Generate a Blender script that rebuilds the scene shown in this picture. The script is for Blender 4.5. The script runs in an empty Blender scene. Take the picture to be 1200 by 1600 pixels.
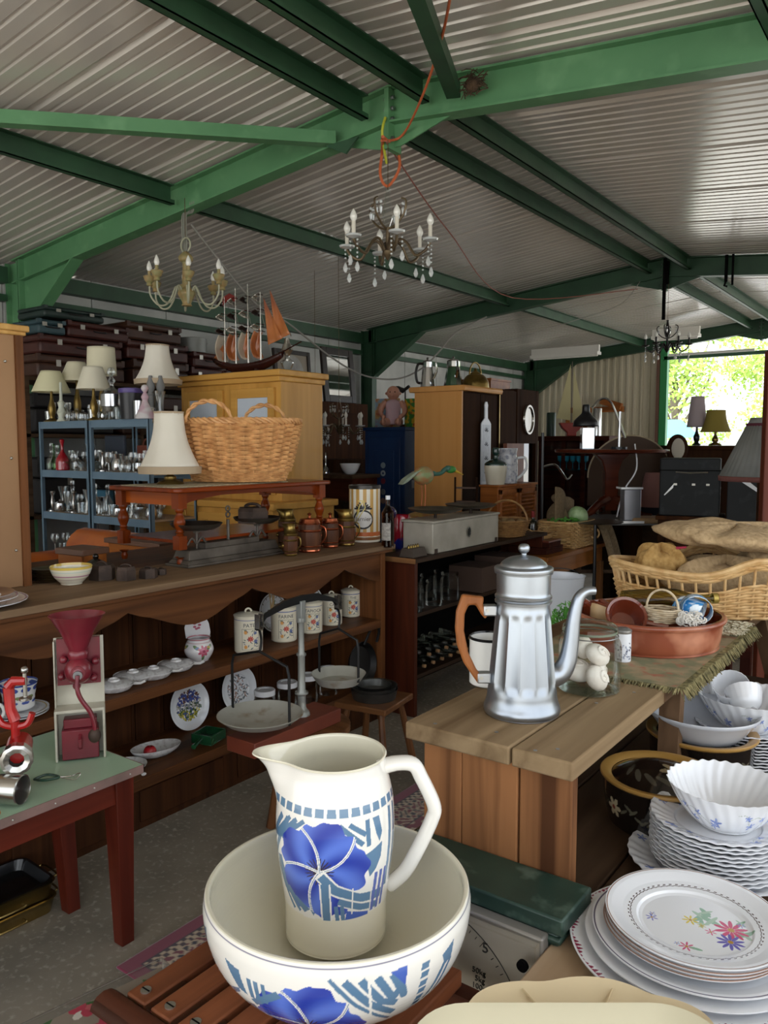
import bpy, math, random
import numpy as np
from mathutils import Vector, Matrix, Euler
random.seed(7)
PI=math.pi; sin=math.sin; cos=math.cos
SC=bpy.context.scene; COL=SC.collection
# ---------- camera, world, exposure ----------
F=1237.33; YAW=.63247; PIT=.083785; EYE=1.6
cd=bpy.data.cameras.new('camera'); cam=bpy.data.objects.new('camera',cd); COL.objects.link(cam)
cd.sensor_fit='VERTICAL'; cd.sensor_height=32; cd.lens=F/1600*32; cd.clip_start=.02; cd.clip_end=400
cam.location=(0,0,EYE); cam.rotation_euler=(PI/2-PIT,0,YAW); SC.camera=cam
SC.view_settings.view_transform='Standard'; SC.view_settings.look='None'; SC.view_settings.gamma=1
SC.view_settings.use_curve_mapping=False
SC.view_settings.exposure=1.2
W=bpy.data.worlds.new('overcast_sky'); SC.world=W; W.use_nodes=True
bgn=W.node_tree.nodes['Background']; bgn.inputs[0].default_value=(.90,.95,1,1); bgn.inputs[1].default_value=1.15
sd=bpy.data.lights.new('soft_sun','SUN'); sd.energy=3.2; sd.angle=.35; sd.color=(1,.97,.92)
so=bpy.data.objects.new('soft_sun',sd); COL.objects.link(so); so.rotation_euler=(math.radians(48),0,math.radians(14))
# pixel -> place on a plane of the building (used to measure positions once)
FW=Vector((-sin(YAW)*cos(PIT),cos(YAW)*cos(PIT),-sin(PIT))); RT=Vector((cos(YAW),sin(YAW),0)); UP=RT.cross(FW); O=Vector((0,0,EYE))
def ray(x,y): return FW+RT*((x-600)/F)+UP*((800-y)/F)
def AX(x,y,X): r=ray(x,y); return O+r*(X/r.x)
def AY(x,y,Y): r=ray(x,y); return O+r*(Y/r.y)
def AZ(x,y,Z): r=ray(x,y); return O+r*((Z-EYE)/r.z)
def AD(x,y,d): return O+ray(x,y)*d
# ---------- materials ----------
MT={}
def nn(nt,t,**k):
    n=nt.nodes.new(t)
    for a,b in k.items(): setattr(n,a,b)
    return n
def rgb(c):
    if isinstance(c,str):
        c=c.lstrip('#'); v=[int(c[i:i+2],16)/255 for i in (0,2,4)]
        return tuple((x/12.92 if x<=.04045 else ((x+.055)/1.055)**2.4) for x in v)
    return tuple(c)
def mat(name,c,rough=.5,metal=0,c2=None,sc=(6,6,6),bump=0,det=4,lo=.35,hi=.65,coat=0,attr=False,spec=.5,trans=0,emit=0,coord='Object',dist=0,bsc=None,alpha=1,sheen=0,c3=None,sc3=40):
    if name in MT: return MT[name]
    m=bpy.data.materials.new(name); m.use_nodes=True; nt=m.node_tree; MT[name]=m
    p=nt.nodes['Principled BSDF']; L=nt.links.new; c=rgb(c)
    p.inputs['Base Color'].default_value=(*c,1); p.inputs['Roughness'].default_value=rough; p.inputs['Metallic'].default_value=metal
    p.inputs['Specular IOR Level'].default_value=spec; p.inputs['Coat Weight'].default_value=coat; p.inputs['Coat Roughness'].default_value=.08
    if trans: p.inputs['Transmission Weight'].default_value=trans
    if sheen: p.inputs['Sheen Weight'].default_value=sheen
    if alpha<1: p.inputs['Alpha'].default_value=alpha
    if emit: p.inputs['Emission Color'].default_value=(*c,1); p.inputs['Emission Strength'].default_value=emit
    colout=None
    if c2 is not None or bump:
        tc=nn(nt,'ShaderNodeTexCoord'); mp=nn(nt,'ShaderNodeMapping'); mp.inputs['Scale'].default_value=sc
        L(tc.outputs[coord],mp.inputs['Vector'])
        no=nn(nt,'ShaderNodeTexNoise'); no.inputs['Scale'].default_value=1; no.inputs['Detail'].default_value=det; no.inputs['Distortion'].default_value=dist
        L(mp.outputs[0],no.inputs['Vector'])
    if c2 is not None:
        cr=nn(nt,'ShaderNodeValToRGB'); cr.color_ramp.elements[0].position=lo; cr.color_ramp.elements[1].position=hi
        cr.color_ramp.elements[0].color=(*c,1); cr.color_ramp.elements[1].color=(*rgb(c2),1)
        L(no.outputs[0],cr.inputs[0]); colout=cr.outputs[0]
        if c3 is not None:
            n3=nn(nt,'ShaderNodeTexNoise'); n3.inputs['Scale'].default_value=sc3; n3.inputs['Detail'].default_value=3; L(tc.outputs[coord],n3.inputs['Vector'])
            r3=nn(nt,'ShaderNodeValToRGB'); r3.color_ramp.elements[0].position=.55; r3.color_ramp.elements[1].position=.72
            r3.color_ramp.elements[0].color=(0,0,0,1); r3.color_ramp.elements[1].color=(1,1,1,1); L(n3.outputs[0],r3.inputs[0])
            mx=nn(nt,'ShaderNodeMix',data_type='RGBA'); L(r3.outputs[0],mx.inputs[0]); L(colout,mx.inputs[6]); mx.inputs[7].default_value=(*rgb(c3),1); colout=mx.outputs[2]
    if attr:
        at=nn(nt,'ShaderNodeAttribute',attribute_name='Col'); colout=at.outputs[0]
    if colout is not None: L(colout,p.inputs['Base Color'])
    if bump:
        b=nn(nt,'ShaderNodeBump'); b.inputs['Strength'].default_value=bump; b.inputs['Distance'].default_value=.01
        if bsc:
            nb=nn(nt,'ShaderNodeTexNoise'); nb.inputs['Scale'].default_value=bsc; L(tc.outputs[coord],nb.inputs['Vector']); L(nb.outputs[0],b.inputs['Height'])
        else: L(no.outputs[0],b.inputs['Height'])
        L(b.outputs[0],p.inputs['Normal'])
    return m
def wood(name,c,c2,ax='x',rough=.45,k=1,coat=0,bump=.08,lo=.3,hi=.7):
    s={'x':(1.2*k,22*k,22*k),'y':(22*k,1.2*k,22*k),'z':(22*k,22*k,1.2*k)}[ax]
    return mat(name,c,rough,0,c2,s,bump,6,lo,hi,coat*.5,dist=.6,spec=.18 if rough<.6 else .08)
def glass(name,tint=(.95,.97,.97),k=.25,rough=.02):
    if name in MT: return MT[name]
    m=bpy.data.materials.new(name); m.use_nodes=True; nt=m.node_tree; MT[name]=m; nt.nodes.clear(); L=nt.links.new
    o=nn(nt,'ShaderNodeOutputMaterial'); t=nn(nt,'ShaderNodeBsdfTransparent'); t.inputs[0].default_value=(*rgb(tint),1)
    g=nn(nt,'ShaderNodeBsdfGlossy'); g.inputs['Roughness'].default_value=rough; g.inputs[0].default_value=(1,1,1,1)
    lw=nn(nt,'ShaderNodeLayerWeight'); lw.inputs[0].default_value=k
    mx=nn(nt,'ShaderNodeMixShader'); mm=nn(nt,'ShaderNodeMath',operation='MULTIPLY'); mm.inputs[1].default_value=.55; L(lw.outputs['Fresnel'],mm.inputs[0]); L(mm.outputs[0],mx.inputs[0]); L(t.outputs[0],mx.inputs[1]); L(g.outputs[0],mx.inputs[2]); L(mx.outputs[0],o.inputs[0])
    return m
# ---------- mesh builder ----------
class B:
    def __init__(s): s.v=[]; s.f=[]; s.m=[]; s.k=0; s.M=None
    def at(s,*loc,r=(0,0,0),sc=1):
        s.M=Matrix.LocRotScale(Vector(loc),Euler(r),Vector((sc,sc,sc)) if not hasattr(sc,'__len__') else Vector(sc)); return s
    def xf(s,M): s.M=M; return s
    def mi(s,k): s.k=k; return s
    def add(s,vs,fs):
        o=len(s.v)
        if s.M is not None: vs=[tuple(s.M@Vector(p)) for p in vs]
        s.v+=[tuple(p) for p in vs]; s.f+=[tuple(i+o for i in f) for f in fs]; s.m+=[s.k]*len(fs); return s
    def bx(s,x0,y0,z0,x1,y1,z1):
        return s.add([(x0,y0,z0),(x1,y0,z0),(x1,y1,z0),(x0,y1,z0),(x0,y0,z1),(x1,y0,z1),(x1,y1,z1),(x0,y1,z1)],[(0,3,2,1),(4,5,6,7),(0,1,5,4),(1,2,6,5),(2,3,7,6),(3,0,4,7)])
    def box(s,c,d): return s.bx(c[0]-d[0]/2,c[1]-d[1]/2,c[2]-d[2]/2,c[0]+d[0]/2,c[1]+d[1]/2,c[2]+d[2]/2)
    def taper(s,c0,d0,c1,d1):   # box frustum between two z levels
        vs=[]
        for c,d in ((c0,d0),(c1,d1)):
            for a,b in ((-1,-1),(1,-1),(1,1),(-1,1)): vs.append((c[0]+a*d[0]/2,c[1]+b*d[1]/2,c[2]))
        return s.add(vs,[(0,3,2,1),(4,5,6,7),(0,1,5,4),(1,2,6,5),(2,3,7,6),(3,0,4,7)])
    def lathe(s,pr,n=28,o=(0,0,0),sx=1,sy=1,f=None,a0=0,a1=2*PI):
        vs=[];fs=[];full=abs(a1-a0-2*PI)<1e-6; m=n if full else n+1
        for r,z in pr:
            for i in range(m):
                a=a0+(a1-a0)*i/n; q=r*(f(a,z) if f else 1)
                vs.append((o[0]+q*cos(a)*sx,o[1]+q*sin(a)*sy,o[2]+z))
        for j in range(len(pr)-1):
            for i in range(n):
                b=(i+1)%m; fs.append((j*m+i,j*m+b,(j+1)*m+b,(j+1)*m+i))
        if full and pr[0][0]>1e-5 : pass
        return s.add(vs,fs)
    def disc(s,c,r,n=28,up=1,sy=1):
        vs=[(c[0]+r*cos(2*PI*i/n),c[1]+r*sy*sin(2*PI*i/n),c[2]) for i in range(n)]
        return s.add(vs,[tuple(range(n)) if up>0 else tuple(reversed(range(n)))])
    def cyl(s,p,q,r,r2=None,n=12):
        r2=r if r2 is None else r2; return s.tube([p,q],[r,r2],n)
    def tube(s,pts,r,n=8,closed=False,flat=1):
        pts=[Vector(p) for p in pts]; N=len(pts); rs=r if hasattr(r,'__len__') else [r]*N
        vs=[];fs=[]; t0=None; up=None
        for i,p in enumerate(pts):
            a=pts[(i-1)%N] if (closed or i>0) else p; b=pts[(i+1)%N] if (closed or i<N-1) else p
            t=(b-a); t=t.normalized() if t.length>1e-9 else Vector((0,0,1))
            if up is None: up=Vector((0,0,1)) if abs(t.z)<.9 else Vector((1,0,0))
            e=t.cross(up)
            if e.length<1e-6: e=t.orthogonal()
            e.normalize(); up=e.cross(t).normalized()
            for k in range(n):
                an=2*PI*k/n; vs.append(p+(e*cos(an)+up*sin(an)*flat)*rs[i])
        for i in range(N if closed else N-1):
            for k in range(n):
                j=(i+1)%N; l=(k+1)%n; fs.append((i*n+k,i*n+l,j*n+l,j*n+k))
        if not closed: fs.append(tuple(range(n))); fs.append(tuple((N-1)*n+k for k in reversed(range(n))))
        return s.add(vs,fs)
    def prism(s,poly,z0,z1,ax='z'):
        n=len(poly); vs=[]
        for z in (z0,z1):
            for a,b in poly:
                vs.append({'z':(a,b,z),'y':(a,z,b),'x':(z,a,b)}[ax])
        fs=[tuple(reversed(range(n))),tuple(range(n,2*n))]+[(i,(i+1)%n,n+(i+1)%n,n+i) for i in range(n)]
        return s.add(vs,fs)
    def ball(s,c,r,n=14,m=9,sc=(1,1,1)):
        vs=[];fs=[]
        for j in range(m+1):
            t=PI*j/m
            for i in range(n):
                a=2*PI*i/n; vs.append((c[0]+r*sc[0]*sin(t)*cos(a),c[1]+r*sc[1]*sin(t)*sin(a),c[2]+r*sc[2]*cos(t)))
        for j in range(m):
            for i in range(n): fs.append((j*n+i,(j+1)*n+i,(j+1)*n+(i+1)%n,j*n+(i+1)%n))
        return s.add(vs,fs)
    def grid(s,fn,nu,nv,cu=False):
        vs=[fn(i/nu,j/nv) for j in range(nv+1) for i in range(nu+(0 if cu else 1))]; m=nu if cu else nu+1
        return s.add(vs,[(j*m+i,j*m+(i+1)%m,(j+1)*m+(i+1)%m,(j+1)*m+i) for j in range(nv) for i in range(nu)])
    def build(s,name,mats,parent=None,bev=0,smooth=True,ang=35,sub=0,solid=0,loc=None,rz=0,cols=None,weld=False):
        me=bpy.data.meshes.new(name); me.from_pydata(s.v,[],s.f)
        if not hasattr(mats,'__len__'): mats=[mats]
        for q in mats: me.materials.append(q)
        if len(mats)>1: me.polygons.foreach_set('material_index',s.m)
        if cols is not None:
            ca=me.color_attributes.new('Col','FLOAT_COLOR','POINT'); arr=np.ones((len(s.v),4),dtype=np.float32); arr[:,:3]=cols; ca.data.foreach_set('color',arr.ravel())
        me.validate(); me.update()
        if weld or smooth:
            import bmesh
            bm=bmesh.new(); bm.from_mesh(me)
            if weld: bmesh.ops.remove_doubles(bm,verts=bm.verts,dist=1e-5)
            bmesh.ops.recalc_face_normals(bm,faces=bm.faces) if cols is None else None
            bm.to_mesh(me); bm.free()
        if smooth:
            me.polygons.foreach_set('use_smooth',[True]*len(me.polygons)); me.set_sharp_from_angle(angle=math.radians(ang))
        o=bpy.data.objects.new(name,me); COL.objects.link(o)
        if parent: o.parent=parent
        if loc is not None: o.location=loc
        o.rotation_euler.z=rz
        if solid: q=o.modifiers.new('s','SOLIDIFY'); q.thickness=solid; q.offset=0
        if bev: q=o.modifiers.new('b','BEVEL'); q.width=bev; q.segments=2; q.limit_method='ANGLE'; q.angle_limit=math.radians(40); q.harden_normals=False
        if sub: q=o.modifiers.new('u','SUBSURF'); q.levels=sub; q.render_levels=sub
        return o
def tag(o,label,cat,group=None,kind=None):
    o['label']=label; o['category']=cat
    if group: o['group']=group
    if kind: o['kind']=kind
    return o
def thing(name,label,cat,loc=(0,0,0),rz=0,group=None):
    o=bpy.data.objects.new(name,None); o.empty_display_size=.05; COL.objects.link(o); o.location=loc; o.rotation_euler.z=rz
    return tag(o,label,cat,group)
def struct(o): o['kind']='structure'; return o
def kids(o): return [c for c in bpy.data.objects if c.parent==o]
def dup(r,loc,rz=None,label=None,group=None,sc=None,tilt=None):
    c=r.copy(); COL.objects.link(c); c.location=loc
    if rz is not None: c.rotation_euler.z=rz
    if tilt: c.rotation_euler=tilt
    if sc: c.scale=sc if hasattr(sc,'__len__') else (sc,)*3
    if label: c['label']=label
    if group: c['group']=group
    for k in kids(r):
        d=k.copy(); COL.objects.link(d); d.parent=c
        for g in kids(k): e=g.copy(); COL.objects.link(e); e.parent=d
    return c
def plabel(o,l): o['label']=l; return o
def arc(c,r,a0,a1,n=12,pl='xz',ry=None):
    ry=r if ry is None else ry; out=[]
    for i in range(n+1):
        a=math.radians(a0+(a1-a0)*i/n); u=r*cos(a); w=ry*sin(a)
        out.append({'xz':(c[0]+u,c[1],c[2]+w),'yz':(c[0],c[1]+u,c[2]+w),'xy':(c[0]+u,c[1]+w,c[2])}[pl])
    return out
def spline(P,n=6):
    P=[Vector(p) for p in P]; out=[]
    for i in range(len(P)-1):
        a=P[max(i-1,0)];b=P[i];c=P[i+1];d=P[min(i+2,len(P)-1)]
        for k in range(n):
            t=k/n; out.append(.5*((2*b)+(c-a)*t+(2*a-5*b+4*c-d)*t*t+(3*b-a-3*c+d)*t**3))
    out.append(P[-1]); return out
def text(s,size,mat_,parent,loc,rot,name='lettering',ext=.0006,align='CENTER'):
    cu=bpy.data.curves.new('t','FONT'); cu.body=s; cu.size=size; cu.extrude=ext; cu.align_x=align; cu.resolution_u=3
    to=bpy.data.objects.new('t',cu); COL.objects.link(to); me=bpy.data.meshes.new_from_object(to); bpy.data.objects.remove(to)
    me.name=name; me.materials.clear(); me.materials.append(mat_); o=bpy.data.objects.new(name,me); COL.objects.link(o)
    if parent: o.parent=parent
    o.location=loc; o.rotation_euler=rot; return o
ORD=['first','second','third','fourth','fifth','sixth','seventh','eighth','ninth','tenth','eleventh','twelfth','thirteenth','fourteenth','fifteenth','sixteenth','seventeenth','eighteenth','nineteenth','twentieth']
# ================= THE BUILDING =================
XW=-7.1; XA=-2.82; XR=1.42; ZE=3.257; ZA=3.69; SL=.103
def zr(x): return ZA-SL*abs(x-XA)
FY=[-1.31,3.935,9.18,14.42]
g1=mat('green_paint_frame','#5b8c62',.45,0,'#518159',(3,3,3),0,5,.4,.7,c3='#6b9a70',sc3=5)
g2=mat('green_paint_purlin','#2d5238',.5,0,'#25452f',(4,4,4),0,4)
roofm=mat('coated_steel_roof_sheet','#dcd6cf',.2,.22,'#cfc8c1',(1.2,.35,1),.0,3,.3,.75)
wallm=mat('fibre_cement_wall','#c9c9c4',.8,0,'#a9aaa6',(2,2,2),.05,6)
floorm=mat('worn_concrete_floor','#7d766a',.85,0,'#958c7f',(4,4,4),.25,8,.35,.7,c3='#aba396',sc3=45)
corr=mat('beige_corrugated_steel','#d6ccb4',.5,0,'#c2b89e',(3,3,.6),.0,4)
brownf=mat('dark_brown_fascia','#4a3d30',.7)
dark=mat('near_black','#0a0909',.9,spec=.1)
bolt=mat('steel_bolt','#8b8d8f',.35,.9)
struct(B().bx(-9,-4,-.1,6,16,0).build('floor',floorm))
# roof: corrugated sheets, ribs run down the slope
def roof(x0,x1,name):
    b=B(); y=-4.4; prof=[]; i=0
    while y<14.6:
        big=(i%10==0)
        if big: prof+= [(y,0),(y+.012,.022),(y+.05,.022),(y+.062,0),(y+.10,0)]
        else: prof+=[(y,0),(y+.006,.012),(y+.024,.012),(y+.03,0),(y+.10,0)]
        y+=.10; i+=1
    vs=[];fs=[]; n=len(prof)
    for x in (x0,x1):
        for (yy,h) in prof: vs.append((x,yy,zr(x)+.012+h))
    for k in range(n-1): fs.append((k,k+1,n+k+1,n+k))
    b.add(vs,fs); return struct(b.build(name,roofm,smooth=False,solid=.002))
roof(XW-.3,XA,'ceiling'); roof(XA,XR+.3,'ceiling')
struct(B().bx(XA-.12,-4.4,ZA+.055,XA+.12,14.6,ZA+.06).build('trim_1',roofm))
# portal frames
def frame(k,Y,m,m2):
    g=f'_{k}'
    b=B(); D=.21; w=.055
    for sgn,xe in ((-1,XW+.1),(1,XR-.1)):
        for z0,z1,hw in ((-.012,0,w),(-D,-D+.012,w),(-D+.012,-.012,.005)):
            b.add([(xe,Y-hw,zr(xe)+z0),(XA,Y-hw,ZA+z0),(XA,Y+hw,ZA+z0),(xe,Y+hw,zr(xe)+z0),(xe,Y-hw,zr(xe)+z1),(XA,Y-hw,ZA+z1),(XA,Y+hw,ZA+z1),(xe,Y+hw,zr(xe)+z1)],[(0,3,2,1),(4,5,6,7),(0,1,5,4),(1,2,6,5),(2,3,7,6),(3,0,4,7)])
        # eave haunch
        hx=xe-sgn*.95
        b.prism([(xe-sgn*.12,zr(xe)-D+.01),(hx,zr(hx)-D+.01),(xe-sgn*.12,zr(xe)-D-.46)],Y-.005,Y+.005,'y')
        a=Vector((hx,Y,zr(hx)-D)); c=Vector((xe-sgn*.12,Y,zr(xe)-D-.47)); n=(c-a).normalized()
        b.add([a+Vector((0,-w,0)),a+Vector((0,w,0)),c+Vector((0,w,0)),c+Vector((0,-w,0)),a+Vector((0,-w,.014)),a+Vector((0,w,.014)),c+Vector((0,w,.014)),c+Vector((0,-w,.014))],[(0,3,2,1),(4,5,6,7),(0,1,5,4),(1,2,6,5),(2,3,7,6),(3,0,4,7)])
        # column
        for x0,x1,hw in ((-.1,-.088,w),(.088,.1,w),(-.088,.088,.005)): b.bx(xe+x0,Y-hw,0,xe+x1,Y+hw,zr(xe)-.02)
        b.bx(xe-sgn*.135,Y-w,zr(xe)-D-.47,xe-sgn*.12,Y+w,zr(xe)-.01)
        b.bx(xe-.1,Y-w,zr(xe)-D-.4,xe+.1,Y+w,zr(xe)-D-.388)
    # apex haunch + end plates
    for s_ in (-1,1): b.prism([(XA,ZA-D+.01),(XA+s_*.42,zr(XA+.42)-D+.01),(XA+s_*.06,ZA-D-.13),(XA,ZA-D-.13)],Y-.005,Y+.005,'y')
    b.bx(XA-.016,Y-w-.01,ZA-D-.15,XA+.016,Y+w+.01,ZA-.02)
    r=struct(b.build('wall_frame'+g,m,smooth=False))
    c=B()
    for s_ in (-1,1):
        for z in (ZA-.07,ZA-.13,ZA-.19,ZA-.30):
            for dy in (-.035,.035): c.cyl((XA+s_*.016,Y+dy,z),(XA+s_*.034,Y+dy,z),.012,n=6)
    struct(c.build('frame_bolts',bolt,r))
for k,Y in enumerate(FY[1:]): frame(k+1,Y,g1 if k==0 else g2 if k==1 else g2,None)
# purlins (cold-rolled, between the frames)
def purlin(x,y0,y1,n,m=g2,h=.14,w=.05):
    b=B(); z=zr(x)-.004
    if x<XA: z=zr(x)-SL*w/2-.004
    t=.006
    b.bx(x-w/2,y0,z-h,x-w/2+t,y1,z); b.bx(x-w/2,y0,z-t,x+w/2,y1,z); b.bx(x-w/2,y0,z-h,x+w/2,y1,z-h+t); b.bx(x+w/2-t,y0,z-h,x+w/2,y1,z-h+.03)
    struct(b.build(f'ceiling_purlin',m,smooth=False))
for x in (-4.75,XA-.16,XA+.27,-.75): 
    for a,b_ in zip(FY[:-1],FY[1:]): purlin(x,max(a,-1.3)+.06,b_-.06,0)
for a,b_ in zip(FY[:-1],FY[1:]):
    struct(B().bx(XW-.05,a+.06,3.06,XW+.06,b_-.06,3.2).build('wall_rail_left',g2,smooth=False))
    struct(B().bx(XW-.05,a+.06,2.90,XW+.04,b_-.06,2.96).build('wall_rail_left',g2,smooth=False))
# left wall in panels with dark joints
b=B(); y=-4.4
while y<14.5:
    b.bx(XW-.1,y+.006,0,XW-.06,y+.914,3.24); y+=.92
struct(b.build('wall_left',wallm,smooth=False)); struct(B().bx(XW-.16,-4.4,0,XW-.11,14.6,3.24).build('wall_left_backing',dark,smooth=False))
# end wall: upright corrugated sheets left of the big opening
def corrwall(x0,x1,y,z0,ztop,name,m,pitch=.13):
    vs=[];fs=[];x=x0;P=[]
    while x<x1: P+=[(x,0),(x+.012,.03),(x+.045,.03),(x+.057,0)]; x+=pitch
    P=[p for p in P if p[0]<=x1]+[(x1,0)]
    for (xx,h) in P: vs+= [(xx,y-h,z0),(xx,y-h,ztop(xx))]
    for i in range(len(P)-1): fs.append((2*i,2*i+2,2*i+3,2*i+1))
    return struct(B().add(vs,fs).build(name,m,smooth=False,solid=.002))
corrwall(XW-.1,-4.46,14.56,0,lambda x:zr(x),'wall_far',corr)
struct(B().prism([(XW,zr(XW)-.2),(XA,ZA-.2),(-4.4,zr(-4.4)-.2)][:2]+[(XA,ZA),(XW,zr(XW))],14.48,14.5,'y').build('wall_far_fascia',brownf,smooth=False))
struct(B().prism([(XA,ZA-.2),(XR,zr(XR)-.2),(XR,zr(XR)),(XA,ZA)],14.48,14.5,'y').build('wall_far_fascia',brownf,smooth=False))
gpost=mat('green_door_post','#2f8a50',.4)
struct(B().bx(-4.46,14.40,0,-4.34,14.52,zr(-4.4)-.1).build('door_1_post',gpost,smooth=False))
struct(B().bx(-4.52,14.38,0,-4.47,14.45,zr(-4.4)-.2).build('door_1_pipe',mat('brown_pipe','#6b4a3c',.6),smooth=False))
struct(B().bx(-4.4,14.40,3.11,1.3,14.46,3.17).build('door_1_track',g2,smooth=False))
struct(B().bx(-4.3,14.3,3.16,-2.9,14.36,3.2).build('door_1_rail',mat('white_steel','#d8d8d4',.4),smooth=False))
# right wall: cladding from the second frame on, open bay beside the camera
corrwall2=B()
for k in range(40): y=3.98+k*.13; corrwall2.bx(XR+.05,y,0,XR+.06,y+.07,3.1); corrwall2.bx(XR+.075,y+.07,0,XR+.085,y+.13,3.1)
struct(corrwall2.build('wall_right',corr,smooth=False))
# roof-plane braces from the near frame towards the viewer
def brace(p,q,name,m,w=.06):
    p=Vector(p);q=Vector(q);t=(q-p).normalized();e=t.cross(Vector((0,0,1))).normalized();u=e.cross(t)
    b=B();vs=[]
    for P in (p,q):
        for a,c in ((0,0),(1,0),(1,.1),(.1,.1),(.1,1),(0,1)): vs.append(P+e*w*a*1+u*w*c)
    b.add(vs,[(0,1,2,3,4,5),(11,10,9,8,7,6)]+[(i,(i+1)%6,6+(i+1)%6,6+i) for i in range(6)])
    return struct(b.build(name,m,smooth=False))
brace((-3.2,3.87,3.44),(-6.2,.26,3.30),'ceiling_brace',g1,.075)
brace((-2.32,3.87,3.49),(-1.62,2.2,3.43),'ceiling_brace',g2,.075)
struct(B().prism([(-3.28,3.44),(-3.02,3.44),(-3.12,3.36)],3.86,3.875,'y').build('ceiling_brace_plate',g2,smooth=False))
# fluorescent fittings by the far frame
wh=mat('white_enamel_fitting','#e9e6df',.35)
for (x,y,l,lab) in ((-5.75,13.2,1.25,'long white fluorescent light fitting under the roof, left of the far opening'),(-3.9,13.35,.75,'short white fluorescent light fitting behind the small black chandelier')):
    t=thing('strip_light',lab,'light',(x,y,zr(x)-.24))
    B().bx(-l/2,-.09,.0,l/2,.09,.05).bx(-l/2,-.03,.05,l/2,.03,.165).build('housing',wh,t); B().cyl((-l/2+.03,0,-.012),(l/2-.03,0,-.012),.016).build('tube',wh,t)
# outside
struct(B().bx(-60,16,-.12,60,90,-.02).build('ground',mat('pale_yard','#cfccc4',.9,0,'#dedbd2',(1,1,1))))
struct(B().bx(-60,-60,-.14,60,-4,-.04).bx(6,-4,-.14,60,16,-.04).bx(-60,-4,-.14,-9,16,-.04).build('ground',MT['pale_yard']))
leafm=mat('spring_leaves','#8fb04a',.6,0,'#b6cf6c',(2,2,2),0,3)
barkm=mat('grey_bark','#6f665a',.9)
def tree(x,y,h,r,label,seed,n=3800):
    R=random.Random(seed); t=thing('tree',label,'tree',(x,y,-.02))
    k=B().tube([(0,0,0),(.05,0,h*.3),(0,.1,h*.55)],[.22,.16,.1],8)
    tips=[]
    for i in range(9):
        a=i*2.4; q=(cos(a)*r*.55,sin(a)*r*.5,h*(.55+.35*R.random())); k.tube([(0,.05,h*(.25+.03*i)),(q[0]*.5,q[1]*.5,h*(.4+.03*i)),q],[.08,.05,.02],6); tips.append(q)
    k.build('trunk',barkm,t)
    c=B(); cl=[(R.gauss(0,.55)*r,R.gauss(0,.5)*r,h*.62+R.gauss(0,.2)*h,R.uniform(.35,.75)*r*.6) for _ in range(26)]
    for i in range(n):
        a=R.choice(cl); d=Vector((R.gauss(0,1),R.gauss(0,1),R.gauss(0,1))).normalized()*a[3]*R.random()**.4
        p=Vector(a[:3])+d
        if p.z<.7: continue
        u=Vector((R.gauss(0,1),R.gauss(0,1),R.gauss(0,1))).normalized(); w=u.orthogonal().normalized(); s=R.uniform(.07,.15)
        c.add([p-u*s,p+w*s*.6,p+u*s,p-w*s*.6],[(0,1,2,3)])
    c.build('foliage',leafm,t,smooth=False)
# ================= PAINTED CERAMICS =================
class Paint:
    def __init__(s,S,Z,base): s.S=np.asarray(S,float); s.Z=np.asarray(Z,float); s.C=np.empty((len(s.S),3),np.float32); s.C[:]=rgb(base)
    def m(s,mask,c): s.C[mask]=rgb(c); return s
    def inpoly(s,P):
        P=np.array(P,float); r=np.zeros(len(s.S),bool); x0,y0=P.min(0);x1,y1=P.max(0)
        idx=np.where((s.S>=x0)&(s.S<=x1)&(s.Z>=y0)&(s.Z<=y1))[0]; X=s.S[idx];Y=s.Z[idx]; q=np.zeros(len(idx),bool)
        for i in range(len(P)):
            a=P[i-1];b=P[i]
            if a[1]==b[1]: continue
            q^=((a[1]>Y)!=(b[1]>Y))&(X<(b[0]-a[0])*(Y-a[1])/(b[1]-a[1])+a[0])
        r[idx]=q; return r
    def poly(s,P,c): return s.m(s.inpoly(P),c)
    def line(s,P,w,c):
        for si,(a,b) in enumerate(zip(P[:-1],P[1:])):
            a=np.array(a,float);b=np.array(b,float);lo=np.minimum(a,b)-w;hi=np.maximum(a,b)+w
            idx=np.where((s.S>=lo[0])&(s.S<=hi[0])&(s.Z>=lo[1])&(s.Z<=hi[1]))[0]
            if len(idx)==0: continue
            d=b-a; t0=((s.S[idx]-a[0])*d[0]+(s.Z[idx]-a[1])*d[1])/max(d@d,1e-12); t=np.clip(t0,0,1)
            k=np.hypot(s.S[idx]-a[0]-t*d[0],s.Z[idx]-a[1]-t*d[1])<w/2; k&=((t0>=0)|(si>0))&((t0<=1)|(si<len(P)-2)); s.C[idx[k]]=rgb(c)
        return s
    def ell(s,x,y,a,b,c,rot=0):
        u=(s.S-x)*cos(rot)+(s.Z-y)*sin(rot); v=-(s.S-x)*sin(rot)+(s.Z-y)*cos(rot); return s.m((u/a)**2+(v/b)**2<1,c)
    def sprig(s,x,y,r,c,c2,n=6,leaf='#5f8a63'):   # small painted flower with leaves
        for k in range(3): s.ell(x+cos(k*2.1+.5)*r*1.5,y+sin(k*2.1+.5)*r*1.2,r*.75,r*.28,leaf,k*2.1+.5)
        for k in range(n): a=2*PI*k/n; s.ell(x+cos(a)*r*.55,y+sin(a)*r*.55,r*.5,r*.26,c,a)
        return s.ell(x,y,r*.25,r*.25,c2)
def glaze(name,rough=.12): return mat(name,'#ffffff',rough,0,attr=True,coat=.5)
GZ=glaze('painted_glaze'); GM=mat('painted_matt','#ffffff',.6,attr=True)
def dense(pr,step):
    out=[pr[0]]
    for a,b in zip(pr[:-1],pr[1:]):
        L_=math.hypot(b[0]-a[0],b[1]-a[1]); k=max(1,int(L_/step))
        for i in range(1,k+1): out.append((a[0]+(b[0]-a[0])*i/k,a[1]+(b[1]-a[1])*i/k))
    return out
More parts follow.
